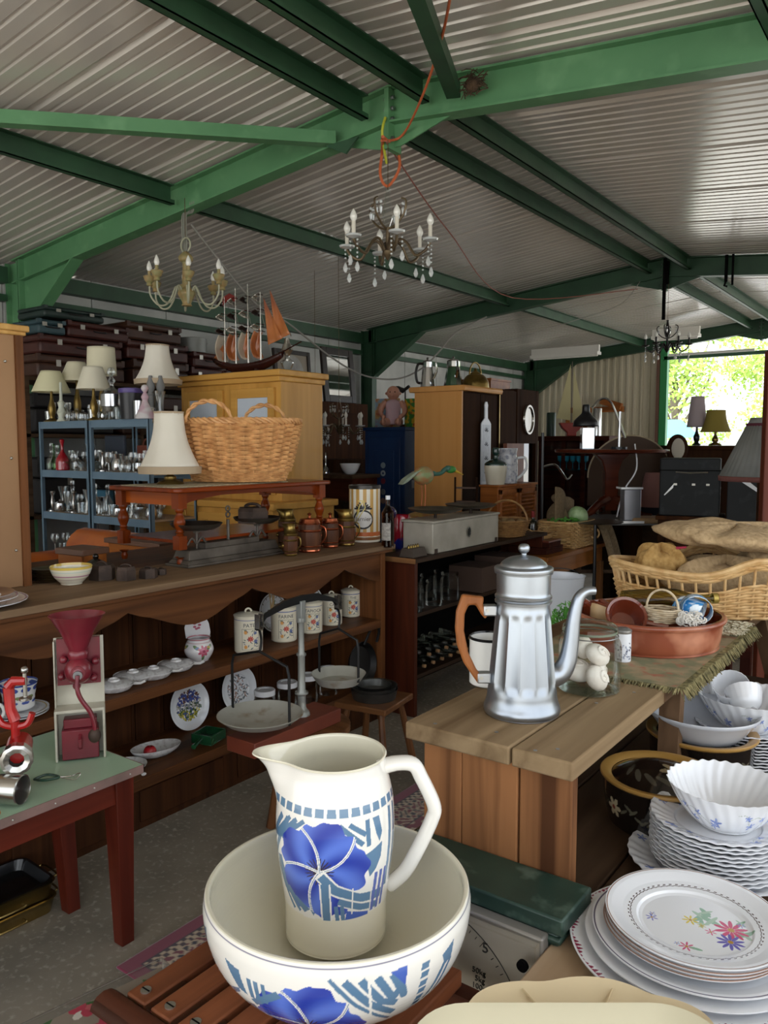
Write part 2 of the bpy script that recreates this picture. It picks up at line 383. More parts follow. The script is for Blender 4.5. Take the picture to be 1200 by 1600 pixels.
def smoothp(pr,n=5):
    return [(max(p.x,0),p.y) for p in spline([(r,z,0) for r,z in pr],n)]
def plathe(pr,n,base,rref,step,f=None):
    pr=dense(pr,step); b=B().lathe(pr,n,f=f)
    th=np.tile(np.arange(n)/n*2*PI,len(pr)); th=(th+PI/2+PI)%(2*PI)-PI   # 0 = facing -y
    z=np.repeat([p[1] for p in pr],n); ix=np.repeat(np.arange(len(pr)),n)
    return b,Paint(th*rref,z,base),th,ix,len(pr)
WG='#ebe8e1'; CR='#ddd8c1'; BL='#3d55b4'; GB='#5d7f9e'
def pansy(P,x,y,r,msk=None):
    keep=P.C.copy(); dx=P.S-x;dz=P.Z-y; a=np.arctan2(dz,dx); d=np.hypot(dx,dz)
    R=r*(.86+.13*np.abs(np.sin(2.5*(a+.6)))+.035*np.sin(11*a)+.03*np.sin(17*a+1))
    ins=d<R; P.C[ins]=rgb(BL)
    t=np.clip(d/r,0,1)[:,None]; dk=np.array(rgb('#2c3fa0')); lt=np.array(rgb('#5a76cf'))
    mixv=.5+.5*np.sin(a*5+d/r*5)[:,None]; P.C[ins]=(dk*(1-mixv)+lt*mixv)[ins]
    P.m((d<r*.20*(1+.5*np.sin(a*23)))&ins,'#3a3344')
    for k in range(5):
        a0=.25+k*2*PI/5; pts=[(x+cos(a0+.55*(q/8)**1.3)*r*q/8*1.0,y+sin(a0+.55*(q/8)**1.3)*r*q/8*1.0) for q in range(9)]
        P.line(pts,r*.055,WG); P.line([(p[0]+.0005,p[1]) for p in pts],r*.014,GB)
    P.C[~ins & (d>R*1.0)]=keep[~ins & (d>R*1.0)]
# ---- pitcher ----
def jug():
    c=AZ(525,1452,.79)
    t=thing('pitcher','tall cream pitcher with blue pansy and grey blue bars, standing in the washbasin','pitcher',(c.x,c.y,.792),YAW)
    out=smoothp([(.0,.002),(.074,0),(.083,.003),(.084,.02),(.085,.06),(.09,.10),(.096,.15),(.098,.19),(.096,.23),(.090,.262),(.084,.282),(.083,.297),(.085,.304)])
    inn=smoothp([(.083,.306),(.079,.302),(.079,.28),(.085,.255),(.09,.22),(.091,.17),(.085,.10),(.078,.03),(.06,.012),(0,.01)])
    def sp(a,z):
        d=(a-PI+PI)%(2*PI)-PI; q=max(0,(z-.225)/.08); return 1+.62*q**1.6*math.exp(-(d/.36)**2)
    b,P,th,ix,n=plathe(out+inn,760,WG,.096,.0009,sp)
    tot=len(dense(out,.0009)); inside=ix>=tot-2
    S,Z=P.S,P.Z; zt=.262
    P.m(inside,'#e2ddc8'); body=(~inside)
    # cream foot, white body
    P.m(body&(Z<.068),'#e6e0cc')
    m0=P.C.copy()
    # square band under the neck
    for k in range(-15,16): 
        s0=k*.0195; P.poly([(s0-.0075,.237),(s0+.0075,.237),(s0+.0068,.250),(s0-.0068,.250)],GB)
    P.line([(-.3,.2295),(.3,.2295)],.0008,WG)
    # bars left, right
    for i,(a,bq) in enumerate([((-.095,.225),(-.14,.165)),((-.078,.225),(-.125,.15)),((-.062,.225),(-.075,.205))]): P.line([a,bq],.010,GB)
    for dx in (.0,.014,.028): P.line([(-.045-dx,.228),(-.095-dx*1.2,.188-dx*.5)],.007,GB)
    for q in ((.012,.225,.05,.19),(.028,.225,.055,.205),(.058,.228,.06,.185)): P.line([(q[0],q[1]),(q[2],q[3])],.008,GB)
    P.poly([(.068,.228),(.082,.228),(.088,.20),(.082,.185),(.075,.20)],GB)
    for dx in (0,.018): P.line([(.112+dx,.232),(.108+dx,.10)],.009,GB)
    P.poly([(.052,.172),(.066,.176),(.088,.184),(.086,.160),(.076,.142),(.064,.132)],GB)
    P.poly([(-.118,.15),(-.10,.155),(-.088,.12),(-.082,.095),(-.10,.10),(-.112,.12)],GB)
    pansy(P,-.020,.150,.082)
    # lower bars over the flower
    P.line([(-.020,.146),(.004,.12),(.045,.10),(.095,.094)],.021,WG); P.line([(-.018,.143),(.004,.120),(.045,.101),(.095,.094)],.015,GB)
    P.line([(-.012,.13),(-.010,.066)],.019,WG); P.line([(-.012,.13),(-.010,.066)],.013,GB)
    P.line([(.012,.10),(.05,.084),(.085,.078)],.016,WG); P.line([(.010,.10),(.05,.084),(.085,.078)],.011,GB)
    for s0 in (.006,.016): P.line([(s0,.092),(s0+.003,.066)],.007,GB)
    P.poly([(.025,.082),(.066,.072),(.066,.066),(.022,.066)],'#4663b6')
    for s0 in (.034,.07): P.line([(s0,.12),(s0,.075)],.0025,WG)
    for s0 in (.078,.09,.102): P.line([(s0,.135),(s0-.004,.07)],.007,'#5b6cb0')
    for k in range(4): P.line([(-.12+k*.017,.135-k*.013),(-.075+k*.014,.074)],.0065,GB)
    P.poly([(-.055,.072),(-.04,.082),(-.03,.066),(-.055,.066)],WG)
    # far side repeats
    pansy(P,.225,.148,.066); pansy(P,-.225,.148,.066)
    low=Z<.066; P.C[low|inside]=m0[low|inside]; P.m(body&(Z>.253),WG)
    P.m(body&(Z>.3025),'#6b6673')
    b.build('body',GZ,t,cols=P.C)
    h=B().tube(spline([(.072,0,.278),(.10,0,.286),(.128,0,.284),(.142,0,.262),(.163,0,.215),(.160,0,.19),(.135,0,.135),(.115,0,.10),(.088,0,.075)],6),[.0165]*6+[.016]*42+[.014]*1,12,flat=.75)
    h.build('handle',mat('white_glaze',WG,.12,coat=.5),t,ang=60)
    return t
def basin():
    c=AZ(528,1376,.918)
    t=thing('washbasin','large cream washbasin with blue pansies holding the tall pitcher','washbasin',(c.x,c.y,.752),YAW)
    out=smoothp([(.0,.004),(.075,.003),(.082,0),(.088,.004),(.115,.014),(.16,.042),(.19,.078),(.204,.115),(.208,.145),(.206,.16),(.205,.166)])
    inn=smoothp([(.203,.168),(.197,.165),(.199,.14),(.195,.11),(.18,.075),(.15,.045),(.11,.024),(.06,.017),(0,.016)])
    b,P,th,ix,n=plathe(out+inn,1000,WG,.205,.0014)
    nout=len(dense(out,.0014)); inside=ix>=nout; S=P.S
    # use arc length up the side as the second coordinate
    dp=dense(out+inn,.0014); al=[0]
    for p,q in zip(dp[:-1],dp[1:]): al.append(al[-1]+math.hypot(q[0]-p[0],q[1]-p[1]))
    A=np.array(al)[ix]; top=al[nout-1]; P.Z=A-top   # 0 at the rim, negative downwards
    r_=np.array([p[0] for p in dp])[ix]
    P.m(inside,'#dcd7c2')
    k0=P.C.copy()
    for off in (0,2*PI/3*.205,-2*PI/3*.205,):
        def o(pts): return [(x+off,y) for x,y in pts]
        P.S=S-off*0
        pansy(P,off-.035,-.115,.088)
        P.poly(o([(-.165,-.03),(-.135,-.035),(-.128,-.075),(-.145,-.07),(-.155,-.05)]),GB)
        P.poly(o([(-.175,-.085),(-.145,-.07),(-.145,-.078),(-.175,-.10)]),GB)
        P.poly(o([(-.145,-.10),(-.125,-.095),(-.11,-.13),(-.12,-.15),(-.14,-.135)]),GB)
        for i in range(3): P.line(o([(-.118+i*.012,-.04),(-.118+i*.012,-.075)]),.007,GB)
        P.line(o([(-.12,-.085),(-.07,-.05)]),.012,GB)
        for i in range(4): 
            P.line(o([(.02+i*.022,-.022),(.055+i*.017,-.062),(.096,-.095+i*.022)]),.0115,GB)
        P.line(o([(.0,-.018),(.035,-.06),(.095,-.115)]),.006,GB); P.line(o([(.052,-.02),(.06,-.10)]),.004,WG)
        P.poly(o([(.082,-.018),(.108,-.016),(.106,-.045)]),'#4663b6')
        for i in range(8): P.poly(o([(.132,-.024-i*.014),(.146,-.024-i*.014),(.145,-.034-i*.014),(.131,-.034-i*.014)]),GB)
        P.line(o([(.155,-.10),(.18,-.045)]),.008,GB); P.line(o([(.165,-.11),(.195,-.045)]),.007,GB)
        P.poly(o([(.172,-.03),(.2,-.02),(.196,-.045),(.18,-.05)]),GB)
    P.m((P.Z<-.19)&~inside,WG); P.C[inside]=k0[inside]
    P.m(~inside&(np.abs(P.Z+.004)<.0012),'#5c5a80'); 
    b.build('bowl',GZ,t,cols=P.C); return t
jug(); basin()
# ---- slatted teak table under the basin ----
tk=wood('teak_slats','#8a5235','#4a2718','y',.45,1.0); tk2=wood('teak_rail','#5f3524','#3d2016','x',.45,1.0)
screw=mat('slotted_steel_screw','#b8b6ae',.35,.9)
t=thing('slatted_table','low teak slatted garden table carrying the washbasin','table',(-.76,.86,0))
b=B(); x=-.255
k=0
while x<.15:
    s=B().bx(x,-.155,.722,x+.045,.20,.75).build('slat',tk,t,bev=.003); 
    B().cyl((x+.022,-.135,.749),(x+.022,-.135,.7525),.0085,n=14).build('screw',screw,s); B().bx(x+.0135,-.1362,.7525,x+.0305,-.1338,.7530).build('screw_slot',dark,s,smooth=False)
    x+=.0585; k+=1
B().tube([(-.285,-.175,.728),(.30,-.175,.728)],[.026]*2,12,flat=.9).build('end_rail',tk2,t); B().bx(-.31,.18,.68,.28,.21,.72).build('end_rail',tk2,t)
for sx in (-.24,.25):
    for sy in (-.14,.17): B().bx(sx-.02,sy-.02,0,sx+.02,sy+.02,.722).build('leg',tk2,t,bev=.003)
# ---- kitchen scale with dial ----
gp=mat('dark_green_enamel','#2f4a40',.4,.1,'#243a33',(7,7,7),0,6,c3='#52675c',sc3=22)
t=thing('counter_scale','dark green counter scale with clear dial cover behind the washbasin','scale',(-.665,1.2,.50))
B().bx(-.175,-.035,.0,.165,.075,.30).bx(-.19,-.04,.30,.175,.085,.33).bx(-.185,-.042,.285,.172,.08,.296).build('body',gp,t,bev=.004)
B().bx(-.17,-.062,.02,.15,-.036,.30).build('dial_case',mat('grey_scale_case','#8f8b85',.35,.3),t,bev=.004)
fp=B().bx(-.165,-.0625,.03,.145,-.0622,.292).build('dial_face',mat('cream_dial','#a49c90',.6),t,smooth=False)
inkm=mat('dial_ink','#262422',.6)
tk_=B()
for i in range(60):
    a=math.radians(-30+i*4.2)*1.0; l=.012 if i%5==0 else .006
    if -.16<.185*cos(a)-.07<.145 and .03<.185*sin(a)+.10<.29:
        tk_.at(.185*cos(a)-.07,-.0635,.185*sin(a)+.10,r=(0,-a,0)).bx(-l/2,-.0004,-.0006,l/2,.0004,.0006)
tk_.M=None; tk_.tube([(.195*cos(math.radians(a))-.07,-.0635,.195*sin(math.radians(a))+.10) for a in range(-20,78,4)],.0008,6)
tk_.build('dial_marks',inkm,fp,smooth=False)
text('5',.026,inkm,fp,(.046,-.0636,.238),(PI/2,0,0)); text('10',.022,inkm,fp,(.092,-.0636,.165),(PI/2,0,0))
text('50kg\n 5kg\n100g',.014,inkm,fp,(.034,-.0636,.195),(PI/2,0,0))
B().bx(-.168,-.085,.02,.148,-.083,.298).bx(-.168,-.085,.296,.148,-.063,.298).bx(.1465,-.085,.02,.148,-.063,.298).build('clear_cover',glass('clear_acrylic',(.97,.97,.96),.06),t,smooth=False)
B().cyl((.128,-.085,.262),(.128,-.092,.262),.0095,n=20).build('cover_screw',dark,t)
t=thing('stool','dark wooden stool hidden under the counter scale','stool',(-.665,1.19,0)); dw=wood('dark_stained_wood','#3b2218','#24140d','x',.5)
B().bx(-.19,-.1,.47,.17,.08,.5).build('seat',dw,t)
for sx in (-.16,.14):
    for sy in (-.08,.06): B().bx(sx-.015,sy-.015,0,sx+.015,sy+.015,.47).build('leg',dw,t)
# ---- rough plank bench ----
pt=wood('weathered_pine_top','#9a8466','#6f5a42','y',.8,.7,bump=.4,lo=.35,hi=.68); pf=wood('brown_pine_board','#9c6c47','#4f3220','z',.75,.55,bump=.35,lo=.42,hi=.66)
pe=wood('sawn_end_grain','#8c7b66','#6a5a47','x',.85,1.4)
t=thing('plank_bench','rough pine plank bench carrying the aluminium coffee pot','bench',(-.70,1.3,.777))
for x0,x1,y1 in ((-.175,.055,.50),(.06,.178,.49)):
    B().bx(x0,-.035,.240,x1,y1,.275).build('top_plank',pt,t,bev=.004)
for x0,x1 in ((-.145,-.058),(-.0575,.062),(.066,.168)):
    B().bx(x0,-.012,0,x1,.016,.24).build('front_board',pf,t,bev=.003)
B().bx(-.15,.44,0,-.02,.465,.24).build('rear_board',pf,t,bev=.003)
for (x,y) in ((.10,-.02),(.13,.01),(.09,.3),(.13,.42),(-.12,-.01),(0,.02),(-.1,.3)): B().cyl((x,y,.275),(x,y,.2756),.004,n=8).build('nail_head',mat('dull_nail','#8f8c86',.5,.6),t)
# dark plank table it all stands on
dk=wood('old_dark_planks','#5b4838','#3c2d22','y',.7,.6,bump=.3)
t=thing('plank_table','dark plank trestle table under the pine bench and flowered bowls','table',(-.40,2.35,.075))
for i in range(5): B().bx(-.52+i*.205,-1.065,.665,-.52+i*.205+.2,.68,.70).build('plank',dk,t,bev=.003)
for y in (-.9,.58):
    B().bx(-.5,y-.03,.62,.5,y+.03,.665).build('cross_beam',dk,t)
    for x in (-.46,.46): B().bx(x-.03,y-.03,-.075,x+.03,y+.03,.62).build('leg',dk,t)
# ---- aluminium coffee pot ----
al=mat('dull_aluminium','#aeb4bb',.3,.92,'#8f959d',(9,9,3),.06,5,.3,.7); al2=mat('worn_aluminium_fitting','#b4b6b8',.4,.9)
hw=wood('varnished_beech_handle','#a5683a','#7e4a26','z',.35,1.2,coat=.3)
p=AZ(815,1112,1.052)
def fl(n,d):
    def f(a,z):
        if z<.052 or z>.212: return 1
        e=min(1,(z-.052)/.012,(.212-z)/.012); u=(a*n/(2*PI))%1; return 1-e*d*(1-(2*abs(u-.5)*.0+(abs(2*u-1))**2.2))*1.0+e*d*.3
    return f
t=thing('coffee_pot','tall fluted aluminium coffee pot with wooden handle on the plank bench','coffee pot',(p.x,p.y,1.053),YAW)
pr=smoothp([(.0,.0),(.068,0),(.0765,.003),(.078,.012),(.074,.024),(.0715,.034),(.0705,.044)],4)+[(.0695,.052)]+[(.0695-.0145*i/12,.052+.16*i/12) for i in range(1,13)]+[(.0535,.222),(.054,.228),(.0575,.229),(.058,.233),(.055,.236),(.0575,.239),(.058,.243),(.055,.246),(.0545,.25),(.0548,.288),(.0588,.289),(.0592,.292)]
B().lathe(dense(pr,.004),168,f=fl(14,.055)).build('body',al,t,ang=50)
lid=B().lathe(smoothp([(.0592,.2925),(.0598,.299),(.057,.302),(.050,.303)],3)+smoothp([(.048,.304),(.044,.311),(.03,.320),(.012,.324),(.006,.326)],4),48).build('lid',al,t)
B().lathe(smoothp([(.006,.325),(.0055,.329),(.0105,.334),(.0115,.341),(.008,.347),(0,.349)],4),24).build('knob',al,lid)
sp=spline([(.058,0,.075),(.078,0,.082),(.092,0,.105),(.099,0,.145),(.104,0,.195),(.113,0,.235),(.128,0,.250),(.147,0,.252)],6)
N=len(sp); B().tube(sp,[.030-.022*(i/(N-1))**.55 for i in range(N)],14).build('spout',al,t,ang=60)
hp=[(-.125,.245),(-.081,.240),(-.083,.222),(-.070,.205),(-.078,.194),(-.087,.205),(-.098,.224),(-.112,.223),(-.120,.205),(-.121,.17),(-.112,.125),(-.095,.09),(-.082,.072),(-.09,.058),(-.102,.075),(-.122,.105),(-.135,.14),(-.139,.175),(-.137,.21)]
B().prism([(a,b_) for a,b_ in hp],-.009,.009,'y').build('handle',hw,t,bev=.004)
for z,x in ((.213,-.066),(.073,-.077)):
    q=B().bx(x-.016,-.011,z-.012,x+.012,.011,z+.010).build('bracket',al2,t,bev=.003); B().cyl((x-.008,-.013,z),(x-.008,.013,z),.0035,n=10).build('rivet',screw,q)
# ---- enamel mug ----
en=mat('white_enamel','#e8e8e4',.18,coat=.4); enb=mat('black_enamel_rim','#14161a',.2)
p=AZ(765,1068,1.052)
t=thing('enamel_mug','white enamel mug with black rim behind the aluminium coffee pot','mug',(p.x,p.y,1.053),YAW+1.1)
B().lathe([(0,.002),(.044,.001),(.047,.004),(.047,.108),(.045,.108),(.045,.006),(0,.005)],40).build('cup',en,t)
B().lathe([(.0478,.106),(.0488,.110),(.046,.112),(.0445,.108)],40).build('rim',enb,t); B().tube(spline([(.046,0,.09),(.075,0,.088),(.08,0,.06),(.07,0,.035),(.046,0,.03)],5),.006,8,flat=.6).build('handle',en,t)
# ---- preserving jar with shells ----
gl=glass('clear_jar_glass',(.94,.96,.95),.22); gg=glass('greenish_lid_glass',(.78,.86,.80),.35)
p=AZ(920,1078,1.052)
t=thing('glass_jar','clip-top clear glass jar filled with white shells on the plank bench','jar',(p.x,p.y,1.053)); t.scale=(1.1,1.1,1.12)
B().lathe(smoothp([(0,.004),(.04,.002),(.058,.002),(.062,.01),(.063,.05),(.063,.085),(.060,.102),(.051,.112),(.049,.118)],4),40).build('body',gl,t)
B().lathe(smoothp([(.058,.003),(.05,.007),(0,.008)],3)).build('base_glass',gg,t)
B().lathe(smoothp([(.050,.117),(.055,.119),(.055,.126),(.054,.131),(.045,.136),(.02,.138),(0,.138)],3),40).build('lid',gg,t)
B().lathe([(.0515,.1185),(.0535,.1185),(.0535,.1225),(.0515,.1225)],36).build('seal',mat('grey_rubber','#9a988c',.6),t)
B().tube(arc((0,0,.112),.056,0,360,32,'xy'),.0012,6).build('wire_clip',mat('galvanised_wire','#9c9c9c',.35,.9),t)
shm=mat('white_shell','#e9e2da',.55,0,'#d6cbc0',(30,30,30),.3,3)
for i,(x,y,z,r,a) in enumerate(((-.024,-.010,.042,.037,.3),(.026,-.022,.036,.033,1.2),(.006,.030,.036,.033,2.0),(.020,-.004,.084,.031,.9),(-.016,.004,.094,.030,1.6))):
    s=B().at(x,y,z,r=(a,a*.6,a)).ball((0,0,0),r,18,12,(1,.8,.62)); s.M=Matrix.LocRotScale(Vector((x,y,z)),Euler((a,a*.6,a)),Vector((1,1,1)))
    s.tube([(r*.6*cos(q*.5)*(1-q/22),r*.45*sin(q*.5)*(1-q/22),r*.5+q*.0002) for q in range(20)],[.003]*20,6)
    o=s.build('shell',shm,None,loc=(p.x,p.y,1.053)); tag(o,f"white sea shell inside the clip-top jar, {['low at the left','low at the front right','low at the back','upper right','topmost'][i]}",'shell','shells in the jar')
# ---- enamel bucket & greenery behind ----
p=AZ(873,1000,.98)
t=thing('enamel_bucket','white enamel bucket behind the coffee pot spout','bucket',(AD(874,897,3.4).x,AD(874,897,3.4).y,.771),YAW)
B().lathe([(0,.003),(.070,.002),(.073,.01),(.108,.27),(.111,.274),(.105,.272),(.07,.012),(0,.01)],40,).build('pail',mat('bluish_enamel','#d5dae2',.2,coat=.3),t)
B().tube(spline([(-.11,0,.26),(-.08,.08,.282),(0,.11,.288),(.08,.08,.282),(.11,0,.26)],6),.0022,6).build('handle',mat('iron_wire','#333333',.5,.7),t)
FP=AD(884,938,3.12)
t=thing('artificial_fern','bright green artificial fern sprig between the bucket and the shell jar','plant',(FP.x,FP.y,.771)); t.scale=(1.3,1.3,1.3)
c=B(); R=random.Random(5)
for i in range(420):
    a=R.uniform(0,6.28); r=.055*R.random()**.5; z=.05+.15*R.random()*(1-r/.09); q=Vector((r*cos(a),r*sin(a),z)); u=Vector((R.gauss(0,1),R.gauss(0,1),R.gauss(.4,1))).normalized()*.012; w=u.orthogonal().normalized()*.0025
    c.add([q-u,q+w,q+u,q-w],[(0,1,2,3)])
c.build('fronds',mat('plastic_green','#5fa63e',.5,0,'#3d7f2c',(40,40,40)),t,smooth=False)
B().cyl((0,0,0),(0,0,.15),.006,n=8).build('stem',MT['plastic_green'],t)
# ================= RIGHT HAND TABLE WITH CHINA =================
lt=wood('pale_birch_top','#b8a084','#a78d70','y',.5,.9,bump=.03)
t=thing('display_table','pale wooden table carrying the china plates at the lower right','table',(-.06,1.01,0))
B().bx(-.455,-.45,.745,.5,.255,.78).build('tabletop',lt,t,bev=.004)
for x in (-.42,.46):
    for y in (-.41,.21): B().bx(x-.025,y-.025,0,x+.025,y+.025,.745).build('leg',lt,t)
wg=mat('white_porcelain','#e6e8ec',.1,coat=.5)
def plate(name,R,rise,parent=None,wav=0,nw=26,paint=None,step=None,m=None,well=.62,th=.0028,n=96,loc=None,sx=1,spiral=0,sw=.0003):
    rs=[0,well*.5,well*.93,well,well*1.04,.8,.93,.985,1.0]; zs=[.003,.003,.003,.0045,.008,rise*.62,rise*.93,rise,rise]
    prof=[(r*R,z) for r,z in zip(rs,zs)]
    if paint: prof=dense(prof,step); n=int(2*PI*R/step)
    else: prof=dense(prof,R*.07)
    low=[(R*.995,rise-th),(R*.8,rise*.62-th*.9),(well*R*1.02,.001),(well*R*.9,0),(0,.0)]
    P=prof+low; vs=[];uv=[]
    for j,(r,z) in enumerate(P):
        for i in range(n):
            a=2*PI*i/n; k=max(0,(r/R-well)/(1-well)); q=r*(1+wav*sin(nw*a+spiral*r/R)*k)
            zz=z+(sw*k*sin(nw*a+spiral*2*r/R)*2 if wav else 0)
            vs.append((q*cos(a)*sx,q*sin(a),zz)); uv.append((q*cos(a),q*sin(a)))
    fs=[(j*n+i,j*n+(i+1)%n,(j+1)*n+(i+1)%n,(j+1)*n+i) for j in range(len(P)-1) for i in range(n)]
    b=B().add(vs,[tuple(reversed(f)) for f in fs])
    if paint:
        uv=np.array(uv); Pt=Paint(uv[:,0],uv[:,1],'#e6e8ec'); paint(Pt,R)
        lowm=np.arange(len(uv))>=len(prof)*n; Pt.C[lowm]=rgb('#e6e8ec')
        return b.build(name,GZ,parent,cols=Pt.C,loc=loc)
    return b.build(name,m or wg,parent,loc=loc)
def ring(P,r,w,c): d=np.hypot(P.S,P.Z); return P.m(abs(d-r)<w/2,c)
def iris(P,x,y,r,a=0,c='#93a5d8'):
    for k in range(5): P.ell(x+cos(a+k*1.2)*r*.5,y+sin(a+k*1.2)*r*.5,r*.5,r*.2,c if k%2 else '#7489cc',a+k*1.2)
def vine(P,x,y,a,l,c='#a9b3a4'):
    pts=[(x+cos(a)*l*q/10-sin(a)*l*.18*sin(q*.5),y+sin(a)*l*q/10+cos(a)*l*.18*sin(q*.5)) for q in range(11)]
    P.line(pts,.0012,c); iris(P,pts[-1][0],pts[-1][1],.011,a); iris(P,pts[5][0],pts[5][1],.008,a+1)
def top_paint(P,R):
    ring(P,R*.985,.0016,'#8e6b58'); d=np.hypot(P.S,P.Z); a=np.arctan2(P.Z,P.S)
    P.m(abs(d-R*(.705+.010*np.abs(np.sin(30*a))))<.0007,'#54433f'); P.m((abs(d-R*.735)<.0009)&(np.sin(60*a)>.2),'#54433f')
    # bouquet, drawn in the picture's right-hand side of the well
    def q(u,v): return (u*cos(YAW)-v*sin(YAW),u*sin(YAW)+v*cos(YAW))
    def fl(u,v,r,c,n=10,cc='#b48a3a'):
        x,y=q(u,v)
        for k in range(n): a_=2*PI*k/n; P.ell(x+cos(a_)*r*.6,y+sin(a_)*r*.6,r*.42,r*.13,c,a_)
        P.ell(x,y,r*.2,r*.2,cc)
    for (u,v,r,an) in ((.020,.018,.02,.5),(.030,.006,.018,2.2),(.068,-.03,.018,.2),(.012,.0,.012,1.2),(.03,.03,.014,1.8),(.075,.0,.01,.4)): x,y=q(u,v); P.ell(x,y,r,r*.3,'#8fb39c',an+YAW); P.ell(x,y,r*.2,r,'#a9c3b0',an+YAW)
    fl(.052,-.018,.026,'#c8446f'); fl(.038,-.048,.021,'#6a63b4'); fl(-.002,.010,.013,'#d8c24a',7); fl(.018,-.022,.009,'#cf5c84',6); fl(.073,-.006,.007,'#6f7fc4',6); fl(.01,-.006,.007,'#c9b955',6)
    fl(-.062,.018,.010,'#7b7cc0',6); fl(-.058,.028,.006,'#6f7fc4',5); fl(-.034,-.058,.012,'#c95a80',7); x,y=q(-.022,-.064); P.ell(x,y,.01,.003,'#8fb39c',YAW-.5); fl(-.046,-.05,.005,'#6f7fc4',5)
CZ=.781
def px_at(x,y,z): return AZ(x,y,z)
# front stack: feather-edged platter, two line-edged plates, four gilt plates
c0=AZ(1078,1476,.80)
def feather(P,R):
    d=np.hypot(P.S,P.Z)/R; a=np.arctan2(P.Z,P.S); P.m((d>.985-.06*np.abs(np.sin(62*a))*(.6+.4*np.sin(17*a)))&(d<.985),'#8e3450')
o=plate('platter',.188,.020,None,paint=feather,step=.0012,well=.6,loc=(c0.x,c0.y,CZ)); tag(o,'large white platter with crimson feathered edge under the front stack of plates','platter')
for i in range(1):
    o=plate('plate',.168,.020,None,loc=(c0.x+.004,c0.y+.002,CZ+.010)); tag(o,'plain white dish directly on top of the crimson-edged platter','plate','plates of the front stack')
o=plate('plate',.160,.024,None,paint=lambda P,R:ring(P,R*.98,.0018,'#55506a'),step=.0012,loc=(c0.x+.006,c0.y+.006,CZ+.019)); tag(o,'deep white plate with thin navy line, under the four gilt-rimmed plates','plate','plates of the front stack')
c1=AZ(1081,1437,.84)
gr=mat('gilt_line','#8e6b58',.3,.3)
pz=CZ+.032
q0=None
for i in range(4):
    nm=['lowest of the four gilt-rimmed plates in the front stack','second gilt-rimmed plate up, in the front stack','gilt-rimmed plate directly under the bouquet plate','white plate with pink and violet bouquet, topmost of the front stack']
    if i<3:
        if q0 is None:
            q0=thing('plate',nm[0],'plate',(c1.x,c1.y,pz),0,'plates of the front stack'); plate('dish',.137,.020,q0); B().lathe([(.1352,.0203),(.1368,.0205),(.1372,.0190),(.136,.0186)],96).build('gilt_rim',gr,q0)
        else: dup(q0,(c1.x+.002*i,c1.y+.001*i,pz+.0055*i),.3*i,nm[i])
    else:
        o=plate('plate',.1375,.020,None,paint=top_paint,step=.0007,loc=(c1.x+.003,c1.y+.002,pz+.0175)); tag(o,nm[3],'plate','plates of the front stack')
# middle stack: swirled plates with a blue-flowered bowl
def swp(P,R):
    for k in range(4): a=k*PI/2+.9; vine(P,cos(a)*R*.8,sin(a)*R*.8,a+1.9,R*.5); iris(P,cos(a)*R*.84,sin(a)*R*.84,.013,a)
def swirl_stack(c,z0,n,R,where,grp,big=True):
    first=None
    if big:
        o=plate('plate',R*1.17,.022,None,wav=.007,nw=30,spiral=4,paint=swp,step=.0016,loc=(c.x-.018,c.y-.008,z0)); tag(o,f'large swirl-edged dinner plate with blue irises at the foot of the {where}','plate',grp); z0+=.009
    for i in range(n):
        lab=f'white swirl-edged plate in the {where}, {ORD[i]} from the bottom' if i<n-1 else f'white swirl-edged plate with blue irises, top of the {where}'
        if i==n-1: o=plate('plate',R,.022,None,wav=.007,nw=30,spiral=4,paint=swp,step=.0014,loc=(c.x,c.y,z0+i*.0078)); tag(o,lab,'plate',grp)
        elif first is None: first=plate('plate',R,.022,None,wav=.007,nw=30,spiral=4,n=180,loc=(c.x,c.y,z0)); tag(first,lab,'plate',grp)
        else: dup(first,(c.x+random.uniform(-.002,.002),c.y+random.uniform(-.002,.002),z0+i*.0078),random.uniform(0,6),lab)
    return z0+(n-1)*.0078+.0045
def bowl(name,label,cat,loc,R,H,rz=0,paintseed=0,grp=None):
    out=smoothp([(0,.002),(R*.42,.001),(R*.46,.003),(R*.60,H*.18),(R*.80,H*.5),(R*.92,H*.78),(R,H)])
    inn=smoothp([(R*.985,H*1.0),(R*.9,H*.77),(R*.77,H*.48),(R*.55,H*.16),(R*.4,.007),(0,.006)])
    pr=out+inn; st=.0016; N=int(2*PI*R/st); pr=dense(pr,st); no=len(dense(out,st))
    vs=[];
    for (r,z) in pr:
        for i in range(N):
            a=2*PI*i/N; k=min(1,max(0,z/H)); q=r*(1+.012*sin(30*a+4*k)*k); vs.append((q*cos(a),q*sin(a),z+.0012*k*sin(30*a+4)))
    fs=[(j*N+i,j*N+(i+1)%N,(j+1)*N+(i+1)%N,(j+1)*N+i) for j in range(len(pr)-1) for i in range(N)]
    th=np.tile((np.arange(N)/N*2*PI+PI/2+PI)%(2*PI)-PI,len(pr)); ix=np.repeat(np.arange(len(pr)),N); z=np.array([v[2] for v in vs])
    P=Paint(th*R,z,'#e6e8ec'); ins=ix>=no; k0=P.C.copy()
    for k in range(-2,3):
        s0=k*.14-.03+paintseed; vine(P,s0,H*.55,-.15,.07); vine(P,s0-.02,H*.72,-.5,.045); iris(P,s0+.075,H*.38,.014,.3)
    P.C[ins]=k0[ins]
    o=B().add(vs,fs).build(name,GZ,None,cols=P.C,loc=loc,rz=rz); return tag(o,label,cat,grp)
cB=AZ(1120,1318,.83); zt=swirl_stack(cB,CZ,11,.124,'middle stack of plates','swirl plates of the middle stack')
bowl('bowl','white swirled salad bowl with blue irises standing on the middle plate stack','bowl',(cB.x+.012,cB.y+.006,zt),.108,.082,YAW,.03)
